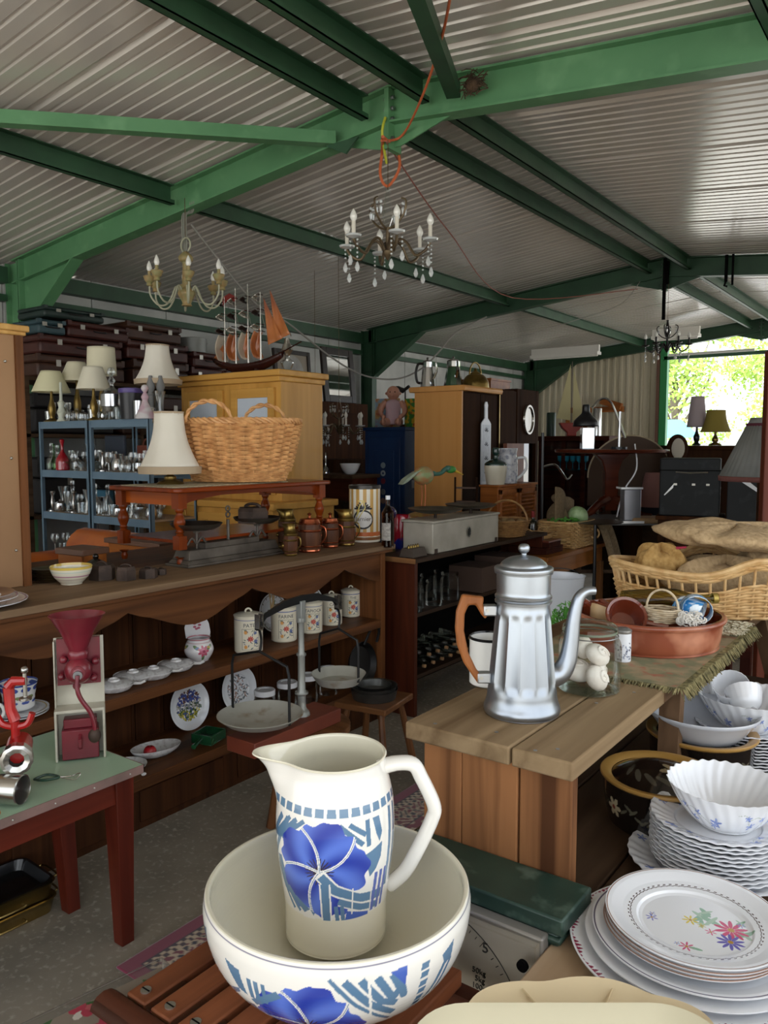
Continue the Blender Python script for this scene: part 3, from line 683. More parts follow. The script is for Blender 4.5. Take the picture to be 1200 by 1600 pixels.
cA=AZ(1165,1128,.89); zt=swirl_stack(cA,.7765,13,.124,'far right stack of plates','swirl plates of the far stack',False)
bowl('bowl','white swirled bowl with blue irises holding two tea cups, on the far plate stack','bowl',(cA.x+.003,cA.y+.003,zt),.122,.088,YAW,-.02)
def cup(label,loc,rot,grp='tea cups in the bowl'):
    t=thing('tea_cup',label,'cup',loc,0,grp); t.rotation_euler=rot
    B().lathe(dense(smoothp([(0,.002),(.02,.001),(.022,.003),(.036,.02),(.043,.045),(.046,.062)])+smoothp([(.0445,.062),(.041,.045),(.033,.02),(.018,.006),(0,.005)]),.003),64,f=lambda a,z:1+.012*sin(20*a)*min(1,z/.06)).build('bowl',wg,t)
    B().tube(spline([(.043,0,.052),(.06,0,.054),(.066,0,.04),(.058,0,.024),(.038,0,.02)],5),.0035,8).build('handle',wg,t)
    f=B(); 
    for k in range(5): a=k*1.256; f.at(.046*cos(-2),.046*sin(-2),.038,r=(PI/2,0,-2+PI/2)).ball((.006*cos(a),.006*sin(a),0),.004,8,4,(1,1,.12))
    f.build('painted_iris',mat('iris_blue','#6b86cf',.3),t)
cup('white tea cup leaning at the back of the far bowl',(cA.x-.045,cA.y+.04,zt+.058),(-.45,-.5,2.5))
cup('white tea cup with blue iris lying tilted in front in the far bowl',(cA.x+.01,cA.y-.025,zt+.050),(.75,.35,3.3))
# cream dishes at the very front
cm=mat('cream_earthenware','#d9d1b4',.25,coat=.4); cm2=mat('pale_tan_earthenware','#dcc9a4',.35,coat=.2)
def rrect(w,h,r,n=6):
    o=[]
    for cx,cy,a in ((w/2-r,h/2-r,0),(-w/2+r,h/2-r,90),(-w/2+r,-h/2+r,180),(w/2-r,-h/2+r,270)):
        for i in range(n+1): t_=math.radians(a+90*i/n); o.append((cx+r*cos(t_),cy+r*sin(t_)))
    return o
def dishshape(rings,mate,name,parent):
    vs=[];n=len(rings[0]); 
    for r in rings: vs+=r
    fs=[(j*n+i,j*n+(i+1)%n,(j+1)*n+(i+1)%n,(j+1)*n+i) for j in range(len(rings)-1) for i in range(n)]
    fs+=[tuple(range(n)),tuple(reversed(range((len(rings)-1)*n,len(rings)*n)))]
    return B().add(vs,fs).build(name,mate,parent,ang=60)
c=AZ(874,1592,.845); fw2=Vector((-sin(YAW),cos(YAW),0)); c=c-fw2*.118
R=[]
for (w,h,r,z) in ((.26,.12,.05,0),(.30,.16,.06,.006),(.36,.225,.07,.040),(.40,.262,.075,.050),(.395,.257,.075,.054),(.35,.215,.065,.046),(.29,.15,.055,.014),(.25,.11,.05,.010)):
    R.append([(x,y,z) for x,y in rrect(w,h,r,8)])
o=dishshape(R,cm,'serving_dish',None); o.location=(c.x,c.y,.806); o.rotation_euler.z=YAW; tag(o,'pale cream rectangular serving dish at the very bottom edge of the view','dish')
c=AZ(893,1560,.83)-fw2*.070
def leafout(s,z,n=90):
    o=[]
    for i in range(n):
        a=2*PI*i/n; k=1+.07*abs(sin(3.5*a+.3))-.03; o.append((.180*s*k*cos(a),.115*s*k*sin(a),z+.006*s*sin(3.5*a)*0+.004*s*abs(sin(3.5*a))))
    return o
o=dishshape([leafout(.55,.0),leafout(.62,.004),leafout(.95,.022),leafout(1.0,.027),leafout(.985,.031),leafout(.6,.010),leafout(.3,.008)],cm2,'leaf_dish',None)
o.location=(c.x,c.y,.796); o.rotation_euler.z=YAW; tag(o,'tan leaf-shaped earthenware dish with veins, behind the cream serving dish','dish')
for k in range(8):
    a=(k+.5)*PI/4*1.0; v=B().tube([(.10*cos(a),.065*sin(a),.0165),(.135*cos(a),.085*sin(a),.0225),(.168*cos(a),.103*sin(a),.0305)],[.0015,.0022,.001],6)
    v.build('vein',mat('tan_vein','#c6b088',.5),o)
# ---- bench with tapestry cloth, terracotta dish ----
t=thing('trestle_bench','dark bench with splayed legs under the fringed tapestry and terracotta dish','bench',(-.76,2.45,0)); ow=wood('old_oak','#7a6047','#523c2b','y',.6,.7,bump=.2); owz=wood('old_oak_upright','#6f5640','#4a3626','z',.6,.7,bump=.2)
B().bx(-.24,-.67,1.02,.24,.72,1.052).build('seat',ow,t,bev=.003)
for y in (-.47,.52):
    for s in (-1,1): B().add([(s*.20+a,y+b_,1.02) for a,b_ in ((-.025,-.02),(.025,-.02),(.025,.02),(-.025,.02))]+[(s*.235+a,y+(-.14 if y<0 else .12)+b_,.777) for a,b_ in ((-.022,-.018),(.022,-.018),(.022,.018),(-.022,.018))],[(0,3,2,1),(4,5,6,7),(0,1,5,4),(1,2,6,5),(2,3,7,6),(3,0,4,7)][::1]).build('leg',owz,t)
tap=mat('woven_tapestry','#a08c6c',.95,0,'#77785a',(16,16,16),.3,5,.4,.6,c3='#a4604a',sc3=24); frm=mat('fringe_threads','#8b8058',.95,0,'#4f4a30',(60,60,60),.8,4)
t=thing('tapestry_cloth','faded floral tapestry cloth with dark fringe under the terracotta dish','cloth',(-.70,2.13,1.053))
B().bx(-.22,-.34,0,.205,.42,.004).build('cloth',tap,t,bev=.001)
f=B(); R=random.Random(3)
for i in range(520):
    if i<200: x=-.22+.43*i/200; p0=(x,-.338,.003); d=(R.gauss(0,.006),-.022+R.gauss(0,.003),-.004)
    else: yy=-.34+.76*(i-200)/320; p0=(.203,yy,.003); d=(.026+R.gauss(0,.004),R.gauss(0,.006),-.006)
    p0=Vector(p0); d=Vector(d); f.tube([p0,p0+d*.5+Vector((0,0,.003)),p0+d+Vector((0,0,-.004 if abs(d.x)<.02 else -.016))],[.0022,.0028,.001],4)
fo=f.build('fringe',frm,t)
tc_=mat('glazed_terracotta','#9a5236',.35,0,'#7f3f2a',(5,5,5),.05,3,coat=.3,c3='#b77a5d',sc3=9); tci=mat('brown_inner_glaze','#6d2f1c',.12,coat=.6); tcream=mat('buff_clay','#c9ac82',.5)
c=AZ(1012,978,1.10)
t=thing('terracotta_dish','wide round terracotta dish full of small pots and oddments','dish',(c.x,c.y,1.058))
B().lathe(smoothp([(0,.002),(.17,0),(.182,.004),(.188,.02),(.193,.06),(.195,.068)],3)+smoothp([(.200,.070),(.203,.077),(.199,.083),(.192,.083)],3),64).build('wall',tc_,t)
B().lathe(smoothp([(.192,.083),(.187,.078),(.183,.03),(.17,.012),(0,.01)],3),64).build('inner_glaze',tci,t)
def brownpot(label,x,y,z,rot,r=.045):
    q=thing('glazed_pot',label,'pot',(c.x+x,c.y+y,1.058+z),0,'small brown pots in the dish'); q.rotation_euler=rot
    B().lathe([(0,.001),(r*.6,0),(r*.72,.01),(r*.92,r*.8),(r*.95,r*1.05)],28).build('body',tcream,q)
    B().lathe([(r*.95,r*1.05),(r*1.08,r*1.12),(r*1.02,r*1.2),(r*.9,r*1.12),(r*.8,r*.5),(r*.6,.01),(0,.008)],28).build('glaze',tci,q)
    B().tube([(r*.9,0,r*.9),(r*2.1,0,r*1.15)],[.008,.010],8).build('handle',tci,q)
brownpot('small brown-glazed handled pot lying tilted towards the front of the terracotta dish',-.045,-.08,.055,(.9,.25,.4),.052)
brownpot('small brown-glazed handled pot at the left of the terracotta dish',-.12,-.05,.04,(.35,-.35,3.4),.044)
brownpot('small brown-glazed pot at the back left inside the terracotta dish',-.085,.05,.02,(.3,-.1,2.9),.044)
gb=glass('olive_bottle_glass',(.55,.52,.28),.3)
q=thing('bottle','olive green glass bottle lying across the back of the terracotta dish','bottle',(c.x-.085,c.y+.05,1.058+.090),.35); q.rotation_euler=(0,PI/2-.05,.62)
B().lathe(smoothp([(0,.004),(.03,.0),(.035,.008),(.035,.13),(.030,.16),(.015,.20),(.012,.25),(.014,.255),(.014,.268),(.011,.27)],3),28).build('glass',gb,q); B().lathe([(.0145,.253),(.0155,.253),(.0155,.266),(.0145,.266)],20).build('collar',mat('brass_foil','#a8924a',.4,.6),q)
wkw=mat('bleached_wicker','#d8cbb2',.7,0,'#b7a283',(40,40,40)); 
def weave(fn,rows,stakes,rr,b=None,a0=0,a1=2*PI,amp=1.0,n=5):
    b=b or B(); full=abs(a1-a0-2*PI)<1e-6
    for j in range(rows):
        N=stakes*2; pts=[]
        for i in range(N+(0 if full else 1)):
            a=a0+(a1-a0)*i/N; s=(1 if (i//1+j)%2==0 else -1) if i%2==0 else 0
            s=cos(PI*i/2+ (PI if j%2 else 0))*amp if True else s
            pts.append(fn(a,(j+.5)/rows,s*rr))
        b.tube(pts,rr*1.05,n,closed=full,flat=.9)
    return b
q=thing('miniature_basket','tiny bleached wicker basket with hoop handle in the terracotta dish','basket',(c.x+.055,c.y-.055,1.058+.072))
weave(lambda a,t_,o:((.038+.008*t_+o)*cos(a),(.032+.006*t_+o)*sin(a),.038*t_),7,14,.0028).build('weave',wkw,q); B().tube(arc((0,0,.036),.042,0,180,14,'xz',.05),.0032,6).build('handle',wkw,q); B().disc((0,0,.002),.034).build('base',wkw,q)
q=thing('ribbon_bow','blue and white striped ribbon bundle among the pots','ribbon',(c.x+.115,c.y-.02,1.058+.075),.4)
rib=mat('blue_white_ribbon','#2f7fb8',.5,0,'#dfe8ee',(10,60,10),0,2,.45,.55,dist=2)
for k,(a,r) in enumerate(((0,.035),(1.3,.03),(2.6,.03))):
    B().at(0,0,0,r=(.3*k,.5,a)).grid(lambda u,v:(r*sin(2*PI*u)*1.1,(v-.5)*.045,r*(1-cos(2*PI*u))+.004),18,2).build('loop',rib,q,solid=.001)
lm=mat('white_crochet','#e6e2da',.9); q=B(); R=random.Random(9)
for i in range(60): a=R.random()*6.28; r=.03*R.random()**.5; q.tube(arc((r*cos(a),r*sin(a),.012+.02*R.random()),.009,R.random()*180,R.random()*180+220,7,'xz'),.0018,5)
q=q.build('crochet_lace',lm,None,loc=(c.x+.135,c.y-.075,1.058+.07)); tag(q,'crumpled white crochet lace at the right of the terracotta dish','lace')
# little printed tin in front
p=AZ(973,1032,1.058); b,P,th,ix,n=plathe([(0,.001),(.019,0),(.020,.002),(.020,.072)],150,'#dfe2e8',.02,.001)
R=random.Random(11)
for _ in range(90): s=R.uniform(-.06,.06); z=R.uniform(.006,.05); P.ell(s,z,R.uniform(.001,.003),R.uniform(.001,.004),'#4a4f60' if R.random()<.6 else '#9aa0b2',R.random())
o=thing('salt_shaker','small white shaker with grey printed landscape beside the terracotta dish','shaker',(p.x,p.y,1.0575)); b.build('body',GZ,o,cols=P.C); B().lathe([(.020,.072),(.021,.074),(.021,.080),(.012,.085),(0,.085)],28).build('cap',mat('pewter','#b5b6b8',.3,.8),o)
# folded lace doily under the basket end
q=B(); R=random.Random(4)
for i in range(140): x=R.uniform(-.05,.05); y=R.uniform(-.09,.09); q.tube(arc((x,y,.008+R.random()*.012),.008,0,300,7,'xy'),.0016,4)
q=q.build('lace_doily',mat('cream_lace','#d3cbb2',.9),None,loc=(-.535,2.42,1.058)); tag(q,'cream lace doily draped beside the wicker cradle on the tapestry','doily')
# ---- wicker doll cradle with flour sacks ----
wk=mat('pale_willow','#d8b784',.5,0,'#b98f58',(30,30,30),.1,4,.3,.7)
bc=Vector((-.63,2.80,1.056)); t=thing('wicker_cradle','pale willow cradle basket with wavy rim heaped with flour sacks','basket',(bc.x,bc.y,bc.z),YAW)
def hgt(a):  # rim height: high at the ends, low scoops on the long sides
    c_=cos(a); return .125+.035*c_**2*(1 if c_<0 else .5)+.060*math.exp(-((c_-.05)/.30)**2)
def cf(a,t_,o): k=1+.12*t_; return ((.34*k+o)*cos(a),(.19*k+o)*sin(a),hgt(a)*t_)
weave(lambda a,t_,o:cf(a,t_*.62,o),12,52,.0052).build('lower_weave',wk,t)
weave(lambda a,t_,o:cf(a,.86+t_*.14,o),4,52,.0055).build('upper_weave',wk,t)
s_=B()
for i in range(52): a=2*PI*i/52; s_.tube([cf(a,0,0),cf(a,.5,0),cf(a,1,0)],.0042,6)
s_.build('stakes',wk,t); B().tube([cf(2*PI*i/72,1.02,0) for i in range(72)],.010,8,closed=True).build('rim',wk,t); B().at(0,0,.004,sc=(.34,.19,1)).disc((0,0,0),1,40).build('base',wk,t)
sk=mat('hessian_sack','#b39973',.95,0,'#9c8360',(70,70,70),.6,4,.35,.65); 
def sack(label,c,dims,seed,rz=0,tilt=0,m=sk,name='flour_sack'):
    R=random.Random(seed); ph=[R.uniform(0,6) for _ in range(8)]
    def fn(u,v):
        a=2*PI*u; b_=PI*(v-.5); k=1+.10*sin(3*a+ph[0])*cos(b_)+.05*sin(7*a+ph[1]+3*b_)+.03*sin(13*a+ph[2]); e=.75
        sx=lambda w:math.copysign(abs(w)**e,w)
        return (dims[0]*sx(cos(a))*abs(cos(b_))**.5*k,dims[1]*sx(sin(a))*abs(cos(b_))**.5*k,dims[2]*sin(b_)*(1+.25*sin(4*a+ph[3])+.12*sin(9*a*1+ph[5])))
    o=B().grid(fn,56,20,True).build(name,m,None,ang=80); o.location=c; o.rotation_euler=(tilt,tilt*.5,rz); return tag(o,label,'sack','flour sacks in the cradle')
ckm=mat('ochre_sack','#b6935a',.95,0,'#98743f',(60,60,60),.6)
s1=sack('brown hessian sack with a printed blue mark, spread over the top of the wicker cradle',(bc.x+.02,bc.y+.03,bc.z+.245),(.235,.15,.034),2,YAW,.10)
sack('ochre sack bulging at the left end of the wicker cradle',(bc.x-.19,bc.y-.10,bc.z+.145),(.085,.07,.055),3,.3,.1,ckm)
sack('folded hessian sack slumping towards the right end of the wicker cradle',(bc.x+.16,bc.y+.12,bc.z+.16),(.16,.11,.06),4,.7,-.15)
sack('hessian sack packed low in the middle of the wicker cradle',(bc.x,bc.y,bc.z+.10),(.20,.12,.06),5,YAW,0)
text('SB',.05,mat('stamp_blue','#5b6486',.9),s1,(.02,-.02,.0375),(0,0,.1),name='printed_mark')
pk=B().tube([(-.01,0,0),(.02,.006,.004)],[.012,.009],10,flat=.4).build('pink_cloth_tag',mat('raspberry_cloth','#b23350',.8),None,loc=(bc.x-.12,bc.y-.12,bc.z+.205)); tag(pk,'small raspberry red cloth tag at the left of the sacks','cloth tag')
# carved wooden boxes at the right edge
mh=wood('dark_mahogany','#4f261a','#30140d','x',.6,.8)
p=AZ(1158,1010,1.02)
for i,(z0,z1,lab) in enumerate(((.777,.93,'lower dark mahogany box at the right edge, under the inlaid one'),(.931,1.045,'upper dark mahogany box with inlaid lid at the right edge'))):
    t=thing('wooden_box',lab,'box',(-.215,2.42,z0),0,'mahogany boxes at the right edge'); h=z1-z0
    B().bx(-.15+i*-.015,-.14,0,.2,.14,h*.6).build('body',mh,t,bev=.003); B().bx(-.155+i*-.015,-.145,h*.62,.205,.145,h).build('lid',mh,t,bev=.003); B().bx(-.02,-.149,h*.45,.03,-.144,h*.75).build('clasp',mat('old_brass','#8f7a42',.35,.8),t)
# flowered dark slipware bowls under the bench edge
def slip(P,z0):
    R=random.Random(8)
    for k in range(-3,4):
        s=k*.17+.02
        for j in range(6): a=j*PI/3; P.ell(s+cos(a)*.013,z0+sin(a)*.013,.009,.0055,'#b9ab8d',a)
        P.ell(s,z0,.005,.005,'#7c3a2c')
        for j in range(5): P.ell(s+.03+j*.012,z0+.012*sin(j*1.3),.011,.003,'#5d5a4c',.6*(-1)**j); P.ell(s-.03-j*.012,z0+.012*sin(j*1.3),.011,.003,'#5d5a4c',.6*(-1)**j)
och=mat('ochre_slip_rim','#a67f42',.3,coat=.3); blk=mat('black_slip','#1a1410',.2,coat=.4)
def slipbowl(label,x,y,z,R,H,lid=True):
    t=thing('slipware_crock',label,'crock',(x,y,z),YAW,'slipware crocks under the bench')
    b,P,th,ix,n=plathe([(0,.001),(R*.8,0),(R*.9,.01),(R*.98,H*.5),(R,H*.93)],int(2*PI*R/.002),'#17120f',R,.002); slip(P,H*.5); b.build('body',GZ,t,cols=P.C)
    B().lathe(smoothp([(R,H*.92),(R*1.06,H*.97),(R*1.05,H*1.03),(R*.93,H*1.01),(R*.86,H*.96)],3),56).build('rim',och,t)
    if lid:
        dp=[(0,H*.95+.028)]+[(R*.86*k/20,H*.95+.028*(1-(k/20)**2)) for k in range(1,21)]; dp=dense(dp,.002); N=int(2*PI*R/.002); bb=B().lathe(dp,N); vs=np.array(bb.v); P=Paint(vs[:,0],vs[:,1],'#1c1512')
        for k in range(5): a=k*1.256; 
        for j in range(6): a=j*PI/3; P.ell(.02+cos(a)*.02,-.03+sin(a)*.02,.014,.007,'#8f7f63',a)
        for k in range(14): a=k*.45; P.ell(R*.55*cos(a),R*.55*sin(a),.022,.006,'#4f4a3f',a+.9)
        bb.build('lid',GZ,t,cols=P.C)
    return t
p=AZ(975,1290,.78); slipbowl('black slipware crock with ochre rim and painted flowers, nearest under the bench edge',-.50,1.70,.777,.120,.112)
slipbowl('black and ochre slipware crock behind the first one, below the tapestry',-.50,2.03,.777,.125,.11,False)
o=B().lathe(smoothp([(0,.003),(.07,0),(.09,.006),(.125,.05),(.135,.062),(.13,.066),(.085,.014),(0,.01)],3),48).build('stoneware_bowl',mat('grey_white_glaze','#c3c6cc',.15,coat=.5),None,loc=(-.50,2.03,.777+.098)); tag(o,'pale grey bowl resting inside the second slipware crock','bowl')
o=B().lathe(smoothp([(0,.003),(.06,0),(.09,.02),(.115,.055),(.11,.058),(.08,.02),(0,.012)],3),40).build('slipware_bowl',och,None,loc=(-.42,2.42,.777+.0)); tag(o,'ochre glazed bowl far back beneath the bench','bowl')
# glass decanter & garlic bulbs at the right edge
p=AZ(1172,900,1.05)
# ================= DRESSER RACK AND WHAT STANDS ON IT =================
oak=wood('brown_oak','#6f4526','#402513','y',.5,.8); oakz=wood('brown_oak_upright','#7d4e2b','#4a2c17','z',.5,.8); oakb=wood('dark_back_boards','#4a2b17','#2a180d','z',.75,.8)
TZ=1.03
dust=wood('dusty_worn_top','#8c745a','#6b5440','y',.6,.7)
t=thing('dresser_rack','long brown oak dresser rack with scalloped frieze and two plate shelves','dresser',(-2.68,1.95,0))
L0,L1=-1.75,1.72
B().bx(-.42,L0-.04,TZ-.028,.03,L1+.06,TZ).build('top_board',dust,t,bev=.003); B().bx(-.42,L0-.03,TZ-.045,.02,L1+.045,TZ-.029).build('top_moulding',oak,t,bev=.002)
def frieze(y0,y1):
    pts=[(y0,TZ-.045)]; n=60; N=5
    pts2=[]
    for i in range(n+1):
        u=i/n; y=y0+(y1-y0)*u; q=(u*N)%1; z=TZ-.165+.045*math.cos(2*PI*q)**1*(-1)+(.018 if abs(q-.5)<.06 else 0)
        pts2.append((y,z))
    return [(y1,TZ-.045)]+pts2[::-1]+[(y0,TZ-.045)]
fp_=frieze(L0,L1-.02); B().prism(fp_,-.03,-.008,'x').build('frieze',oak,t)
for y in (L0,L1-.04): B().bx(-.40,y,.0,0,y+.04,TZ-.045).build('side_post',oakz,t,bev=.002)
b=B(); y=L0+.04
while y<L1-.05: b.bx(-.405,y,.05,-.385,min(y+.16,L1-.04),TZ-.045); b.bx(-.387,y+.14,.05,-.38,min(y+.155,L1-.04),TZ-.045); y+=.165
plabel(b.build('back_boards',oakb,t,smooth=False),'dark upright back boards')
for z in (.595,.225): B().bx(-.39,L0+.04,z-.028,-.005,L1-.04,z).bx(-.03,L0+.04,z-.045,.0,L1-.04,z-.004).build('shelf',oak,t,bev=.003)
B().bx(-.40,L0+.04,0,-.03,L1-.04,.18).build('plinth',oakb,t); 
for k in range(6):
    y=L0+.12+k*.55; B().bx(-.03,y,.03,-.02,y+.46,.165).build('plinth_panel',oakb,t,bev=.006)
# sideboard standing back to back behind it
t=thing('sideboard','plain wooden sideboard standing behind the dresser rack, carrying the coffee table','sideboard',(-3.42,2.7,0))
B().bx(-.30,-1.4,0,.31,1.5,.985).build('carcass',oakb,t); B().bx(-.31,-1.43,.985,.32,1.52,1.02).build('top',oak,t,bev=.003)
# tan backed cabinet at the left edge
tanm=mat('tan_hardboard','#a17c58',.75,0,'#94704e',(2,2,2),.02,5); pine=wood('pine_edge','#d3a765','#b98c4d','z',.45,.8)
t=thing('wardrobe_cabinet','tall cabinet with bare tan hardboard back and pine cornice at the left edge','cabinet',(-3.115,1.28,TZ))
B().bx(-.28,-.35,0,.05,.45,1.02).build('back_panel',tanm,t,bev=.003); B().bx(.05,.42,0,.062,.452,1.02).build('edge_moulding',oakz,t); B().bx(.05,-.35,0,.062,-.32,1.02).build('edge_moulding',oakz,t)
B().bx(-.30,-.37,1.02,.075,.475,1.045).bx(-.29,-.36,1.005,.066,.465,1.022).build('cornice',pine,t,bev=.005)
for y,z in ((.38,.9),(.39,.52),(.395,.15)): B().ball((.052,y,z),.006,8,6).build('nail',screw,t)
# striped bowl etc.
def stripe(P,H):
    Z=P.Z; P.m((Z>H*.88),'#d9bd5e'); P.m((Z<H*.52)&(Z>H*.46),'#b77d95'); P.m((Z<H*.34)&(Z>H*.28),'#c9b9a8'); P.m((Z<H*.75)&(Z>H*.71),'#b9cfc4')
def T(x,y,z=TZ): p=AZ(x,y,z); return (p.x,p.y,z+.001)
b,P,th,ix,n=plathe(smoothp([(0,.002),(.04,0),(.044,.004),(.068,.03),(.080,.055),(.084,.075)])+smoothp([(.081,.076),(.076,.055),(.062,.028),(.03,.012),(0,.01)]),200,'#e5dfcb',.08,.002)
stripe(P,.075); P.C[ix>len(ix)//n*.52]=rgb('#c9d9d4'); o=b.build('bowl',GZ,None,cols=P.C,loc=T(112,912)); tag(o,'white pottery bowl with yellow rim and pink stripe on the dresser rack','bowl')
dk_=mat('dark_bronze','#3b3128',.3,.6,c2='#6a573a',sc=(20,20,20)); f0=None
for i in range(8):
    lab=f'thin dark metal dish in the stack beside the striped bowl, {ORD[i]} from the bottom'
    c=T(76,908); 
    if i==0: f0=B().lathe([(0,.001),(.045,0),(.066,.006),(.070,.010),(.065,.0105),(.044,.004),(0,.003)],36).build('metal_dish',dk_,None,loc=c); tag(f0,lab,'dish','stack of thin metal dishes')
    else: dup(f0,(c[0]+random.uniform(-.002,.002),c[1],c[2]+i*.0065),None,lab)
for i,(R,lab,cc) in enumerate(((.20,'large white charger plate with blue edge at the far left of the rack top','#5660a0'),(.17,'white oval plate with blue line under the brown-rimmed plate, far left','#4a55a0'),(.155,'brown-rimmed floral plate topmost of the far left pile','#5d4238'))):
    def pf_(P,R,cc=cc,i=i):
        ring(P,R*.96,.006,cc)
        if i==2:
            d=np.hypot(P.S,P.Z); P.m(d>R*.72,'#55392f'); 
            for k in range(9): P.sprig(.06*cos(k*.7),.06*sin(k*.7),.014,'#b35a6a','#d9b45a',5,'#6d7c4d')
    o=plate('plate',R,.022,None,paint=pf_,step=.002,loc=(-2.83,1.36,TZ+.001+i*.012)); tag(o,lab,'plate','plates at the far left of the rack')
irn=mat('rusty_iron','#54443b',.6,.5,'#3b302a',(18,18,18),.3,5)
def weight(label,c,r,h,rz=0,n=6,name='iron_weight'):
    t=thing(name,label,'weight',c,rz,'iron weights'); b=B().lathe([(0,0),(r,0),(r*.98,h*.7),(r*.86,h*.92),(0,h*.92)],n); b.build('block',irn,t,smooth=False)
    B().tube(arc((0,0,h*.9),r*.5,0,180,8,'xz',r*.22),r*.10,6).build('ring_handle',irn,t); return t
weight('largest hexagonal iron weight on the rack, behind the striped bowl',T(160,905),.056,.068,.2)
weight('square-cut iron weight on the rack, right of the striped bowl',T(197,906),.045,.062,.5)
weight('smaller iron weight on the rack, third from the striped bowl',T(232,903),.040,.045,.1)
weight('smallest iron weight at the right end of the row on the rack',T(252,898),.024,.028,.1)
t=thing('pot_lid','black conical pot lid with knob behind the iron weights','lid',T(150,888)); B().lathe([(.075,0),(.07,.012),(.03,.035),(.012,.045)],32).build('cone',blk,t); B().ball((0,0,.055),.014).build('knob',blk,t)
# roberval kitchen scale
sg=mat('worn_grey_paint','#6c645b',.55,.4,'#4e4740',(10,10,10),.15,5); pn=mat('tarnished_pan','#77736b',.35,.85,'#5b564e',(8,8,8))
def roberval():
    a=Vector(T(285,893)); e=Vector(T(425,862)); c=(a+e)/2; c.x-=.05
    t=thing('balance_scale','old grey iron balance scale with two round pans on the dresser rack','scale',(c.x,c.y+.03,TZ+.001),PI/2)
    l=(e-a).length/2*.88
    B().taper((0,0,.0),(2*l,.17),(0,0,.012),(2*l,.17)).taper((0,0,.012),(2*l*.97,.15),(0,0,.03),(2*l*.93,.125)).taper((0,0,.03),(2*l*.92,.12),(0,0,.075),(2*l*.88,.10)).build('base',sg,t,bev=.003)
    B().bx(-l*.55,-.035,.075,l*.55,.035,.10).build('beam_housing',sg,t)
    for s in (-1,1):
        x=s*l*.62
        q=B().tube(spline([(x-.06,0,.095),(x-.03,0,.125),(x,0,.10),(x+.03,0,.125),(x+.06,0,.095)],4),.006,6).cyl((x,0,.07),(x,0,.155),.006).bx(x-.012,-.012,.15,x+.012,.012,.17).build('pan_support',sg,t)
        B().lathe([(.02,.165),(.085,.168),(.112,.182),(.125,.198),(.12,.199),(.08,.172),(0,.169)],40,o=(x,0,0)).build('pan',pn,t)
    B().tube([(0,0,.10),(0,.0,.20)],.008,6).tube(arc((0,0,.225),.013,0,360,10,'xz'),.004,6).tube(arc((0,0,.255),.013,0,360,10,'xz'),.004,6).build('pointer',sg,t)
    w=weight('big hexagonal iron weight sitting on the right pan of the balance scale',(c.x,c.y+l*.62,TZ+.001+.172),.088,.085,.3)
roberval()
cpr=mat('copper_band','#b9694a',.25,.95); brs=mat('old_brass_sheet','#9c8449',.28,.9,'#7c6636',(8,8,8)); stv=wood('oak_staves','#6b4530','#472b1d','z',.4,.9)
def barreljug(label,x,y,r,h,m_band,lid=True,spout=False,grp='barrel jugs on the rack'):
    t=thing('barrel_jug',label,'jug',T(x,y),.4,grp)
    f=lambda z:r*(.86+.14*sin(PI*min(1,max(0,z/h))))
    B().lathe([(0,.002)]+[(f(h*k/12),h*k/12) for k in range(13)]+[(r*.7,h),(0,h*.98)],20,f=lambda a,z:1+.01*math.copysign(1,sin(10*a))).build('staves',stv,t,ang=20)
    for z0,z1 in ((0,.09),(.17,.22),(.66,.74),(.9,1.0)): B().lathe([(f(z0*h)+.001,z0*h),(f((z0+z1)/2*h)+.004,(z0+z1)/2*h),(f(z1*h)+.001,z1*h)],32).build('band',m_band,t)
    if lid:
        B().lathe([(r*.88,h),(r*.8,h+.012),(.01,h+.018),(.006,h+.03),(.013,h+.038),(0,h+.046)],28).build('lid',m_band,t)
    else: B().lathe([(r*.85,h),(r*.62,h+.03),(r*.66,h+.05)],28,f=lambda a,z:1+(.9*((z-h)/.05)*math.exp(-((a-PI)/.5)**2) if z>h else 0)).build('spout',m_band,t,solid=.0015)
    B().ball((-r*.9,-r*.45,h*.45),.011,8,6).build('tap_stud',m_band,t)
    B().tube(spline([(r*.8,0,h*.85),(r*1.35,0,h*.8),(r*1.45,0,h*.5),(r*.95,0,h*.25)],5),.004,6).build('handle',m_band,t)
barreljug('tall brass-banded jug with wide spout, leftmost behind the small brass jug',449,856,.052,.165,brs,False)
barreljug('small slender brass and wood jug in front of the barrels on the rack',454,868,.038,.115,brs,False)
barreljug('larger copper-banded barrel jug with lid on the rack',484,862,.063,.165,cpr,True)
barreljug('smaller copper-banded barrel jug with lid behind the larger one',516,855,.050,.150,cpr,True)
barreljug('brass-topped barrel jug with long spout beside the striped tin',541,852,.054,.155,brs,False)
# striped tin
c=T(570,845); R=.093; H=.315; b,P,th,ix,n=plathe([(0,.001),(R*.99,0)]+[(R,.003),(R,H)],300,'#e8e2d2',R,.002)
S,Z=P.S,P.Z
P.m((np.mod(S+.3,.043)<.0215),'#c59a4f'); P.m((Z<.06)&(Z>.035),'#c96a34'); P.m(Z<.035,'#e8e2d2'); P.m((Z<.03)&(Z>.012),'#8a5a32')
P.ell(0,.135,.062,.058,'#15151a'); P.ell(.002,.135,.053,.047,'#e4e2de')
for k in (-1,1):
    for j in range(4): P.line([(0,.20),(k*(.02+.012*j),.215-.012*j+.02)],.010,'#15151a')
P.line([(-.02,.19),(-.04,.15),(-.02,.215),(.0,.24)],.007,'#d9c66a'); P.line([(-.04,.12),(.015,.205),(.005,.245),(-.03,.245)],.005,'#d9c66a')
t=thing('striped_tin','large round tin with gold and white stripes and black-edged oval label','tin',c,YAW-.1); b.build('body',mat('printed_tin','#ffffff',.3,attr=True),t,cols=P.C)
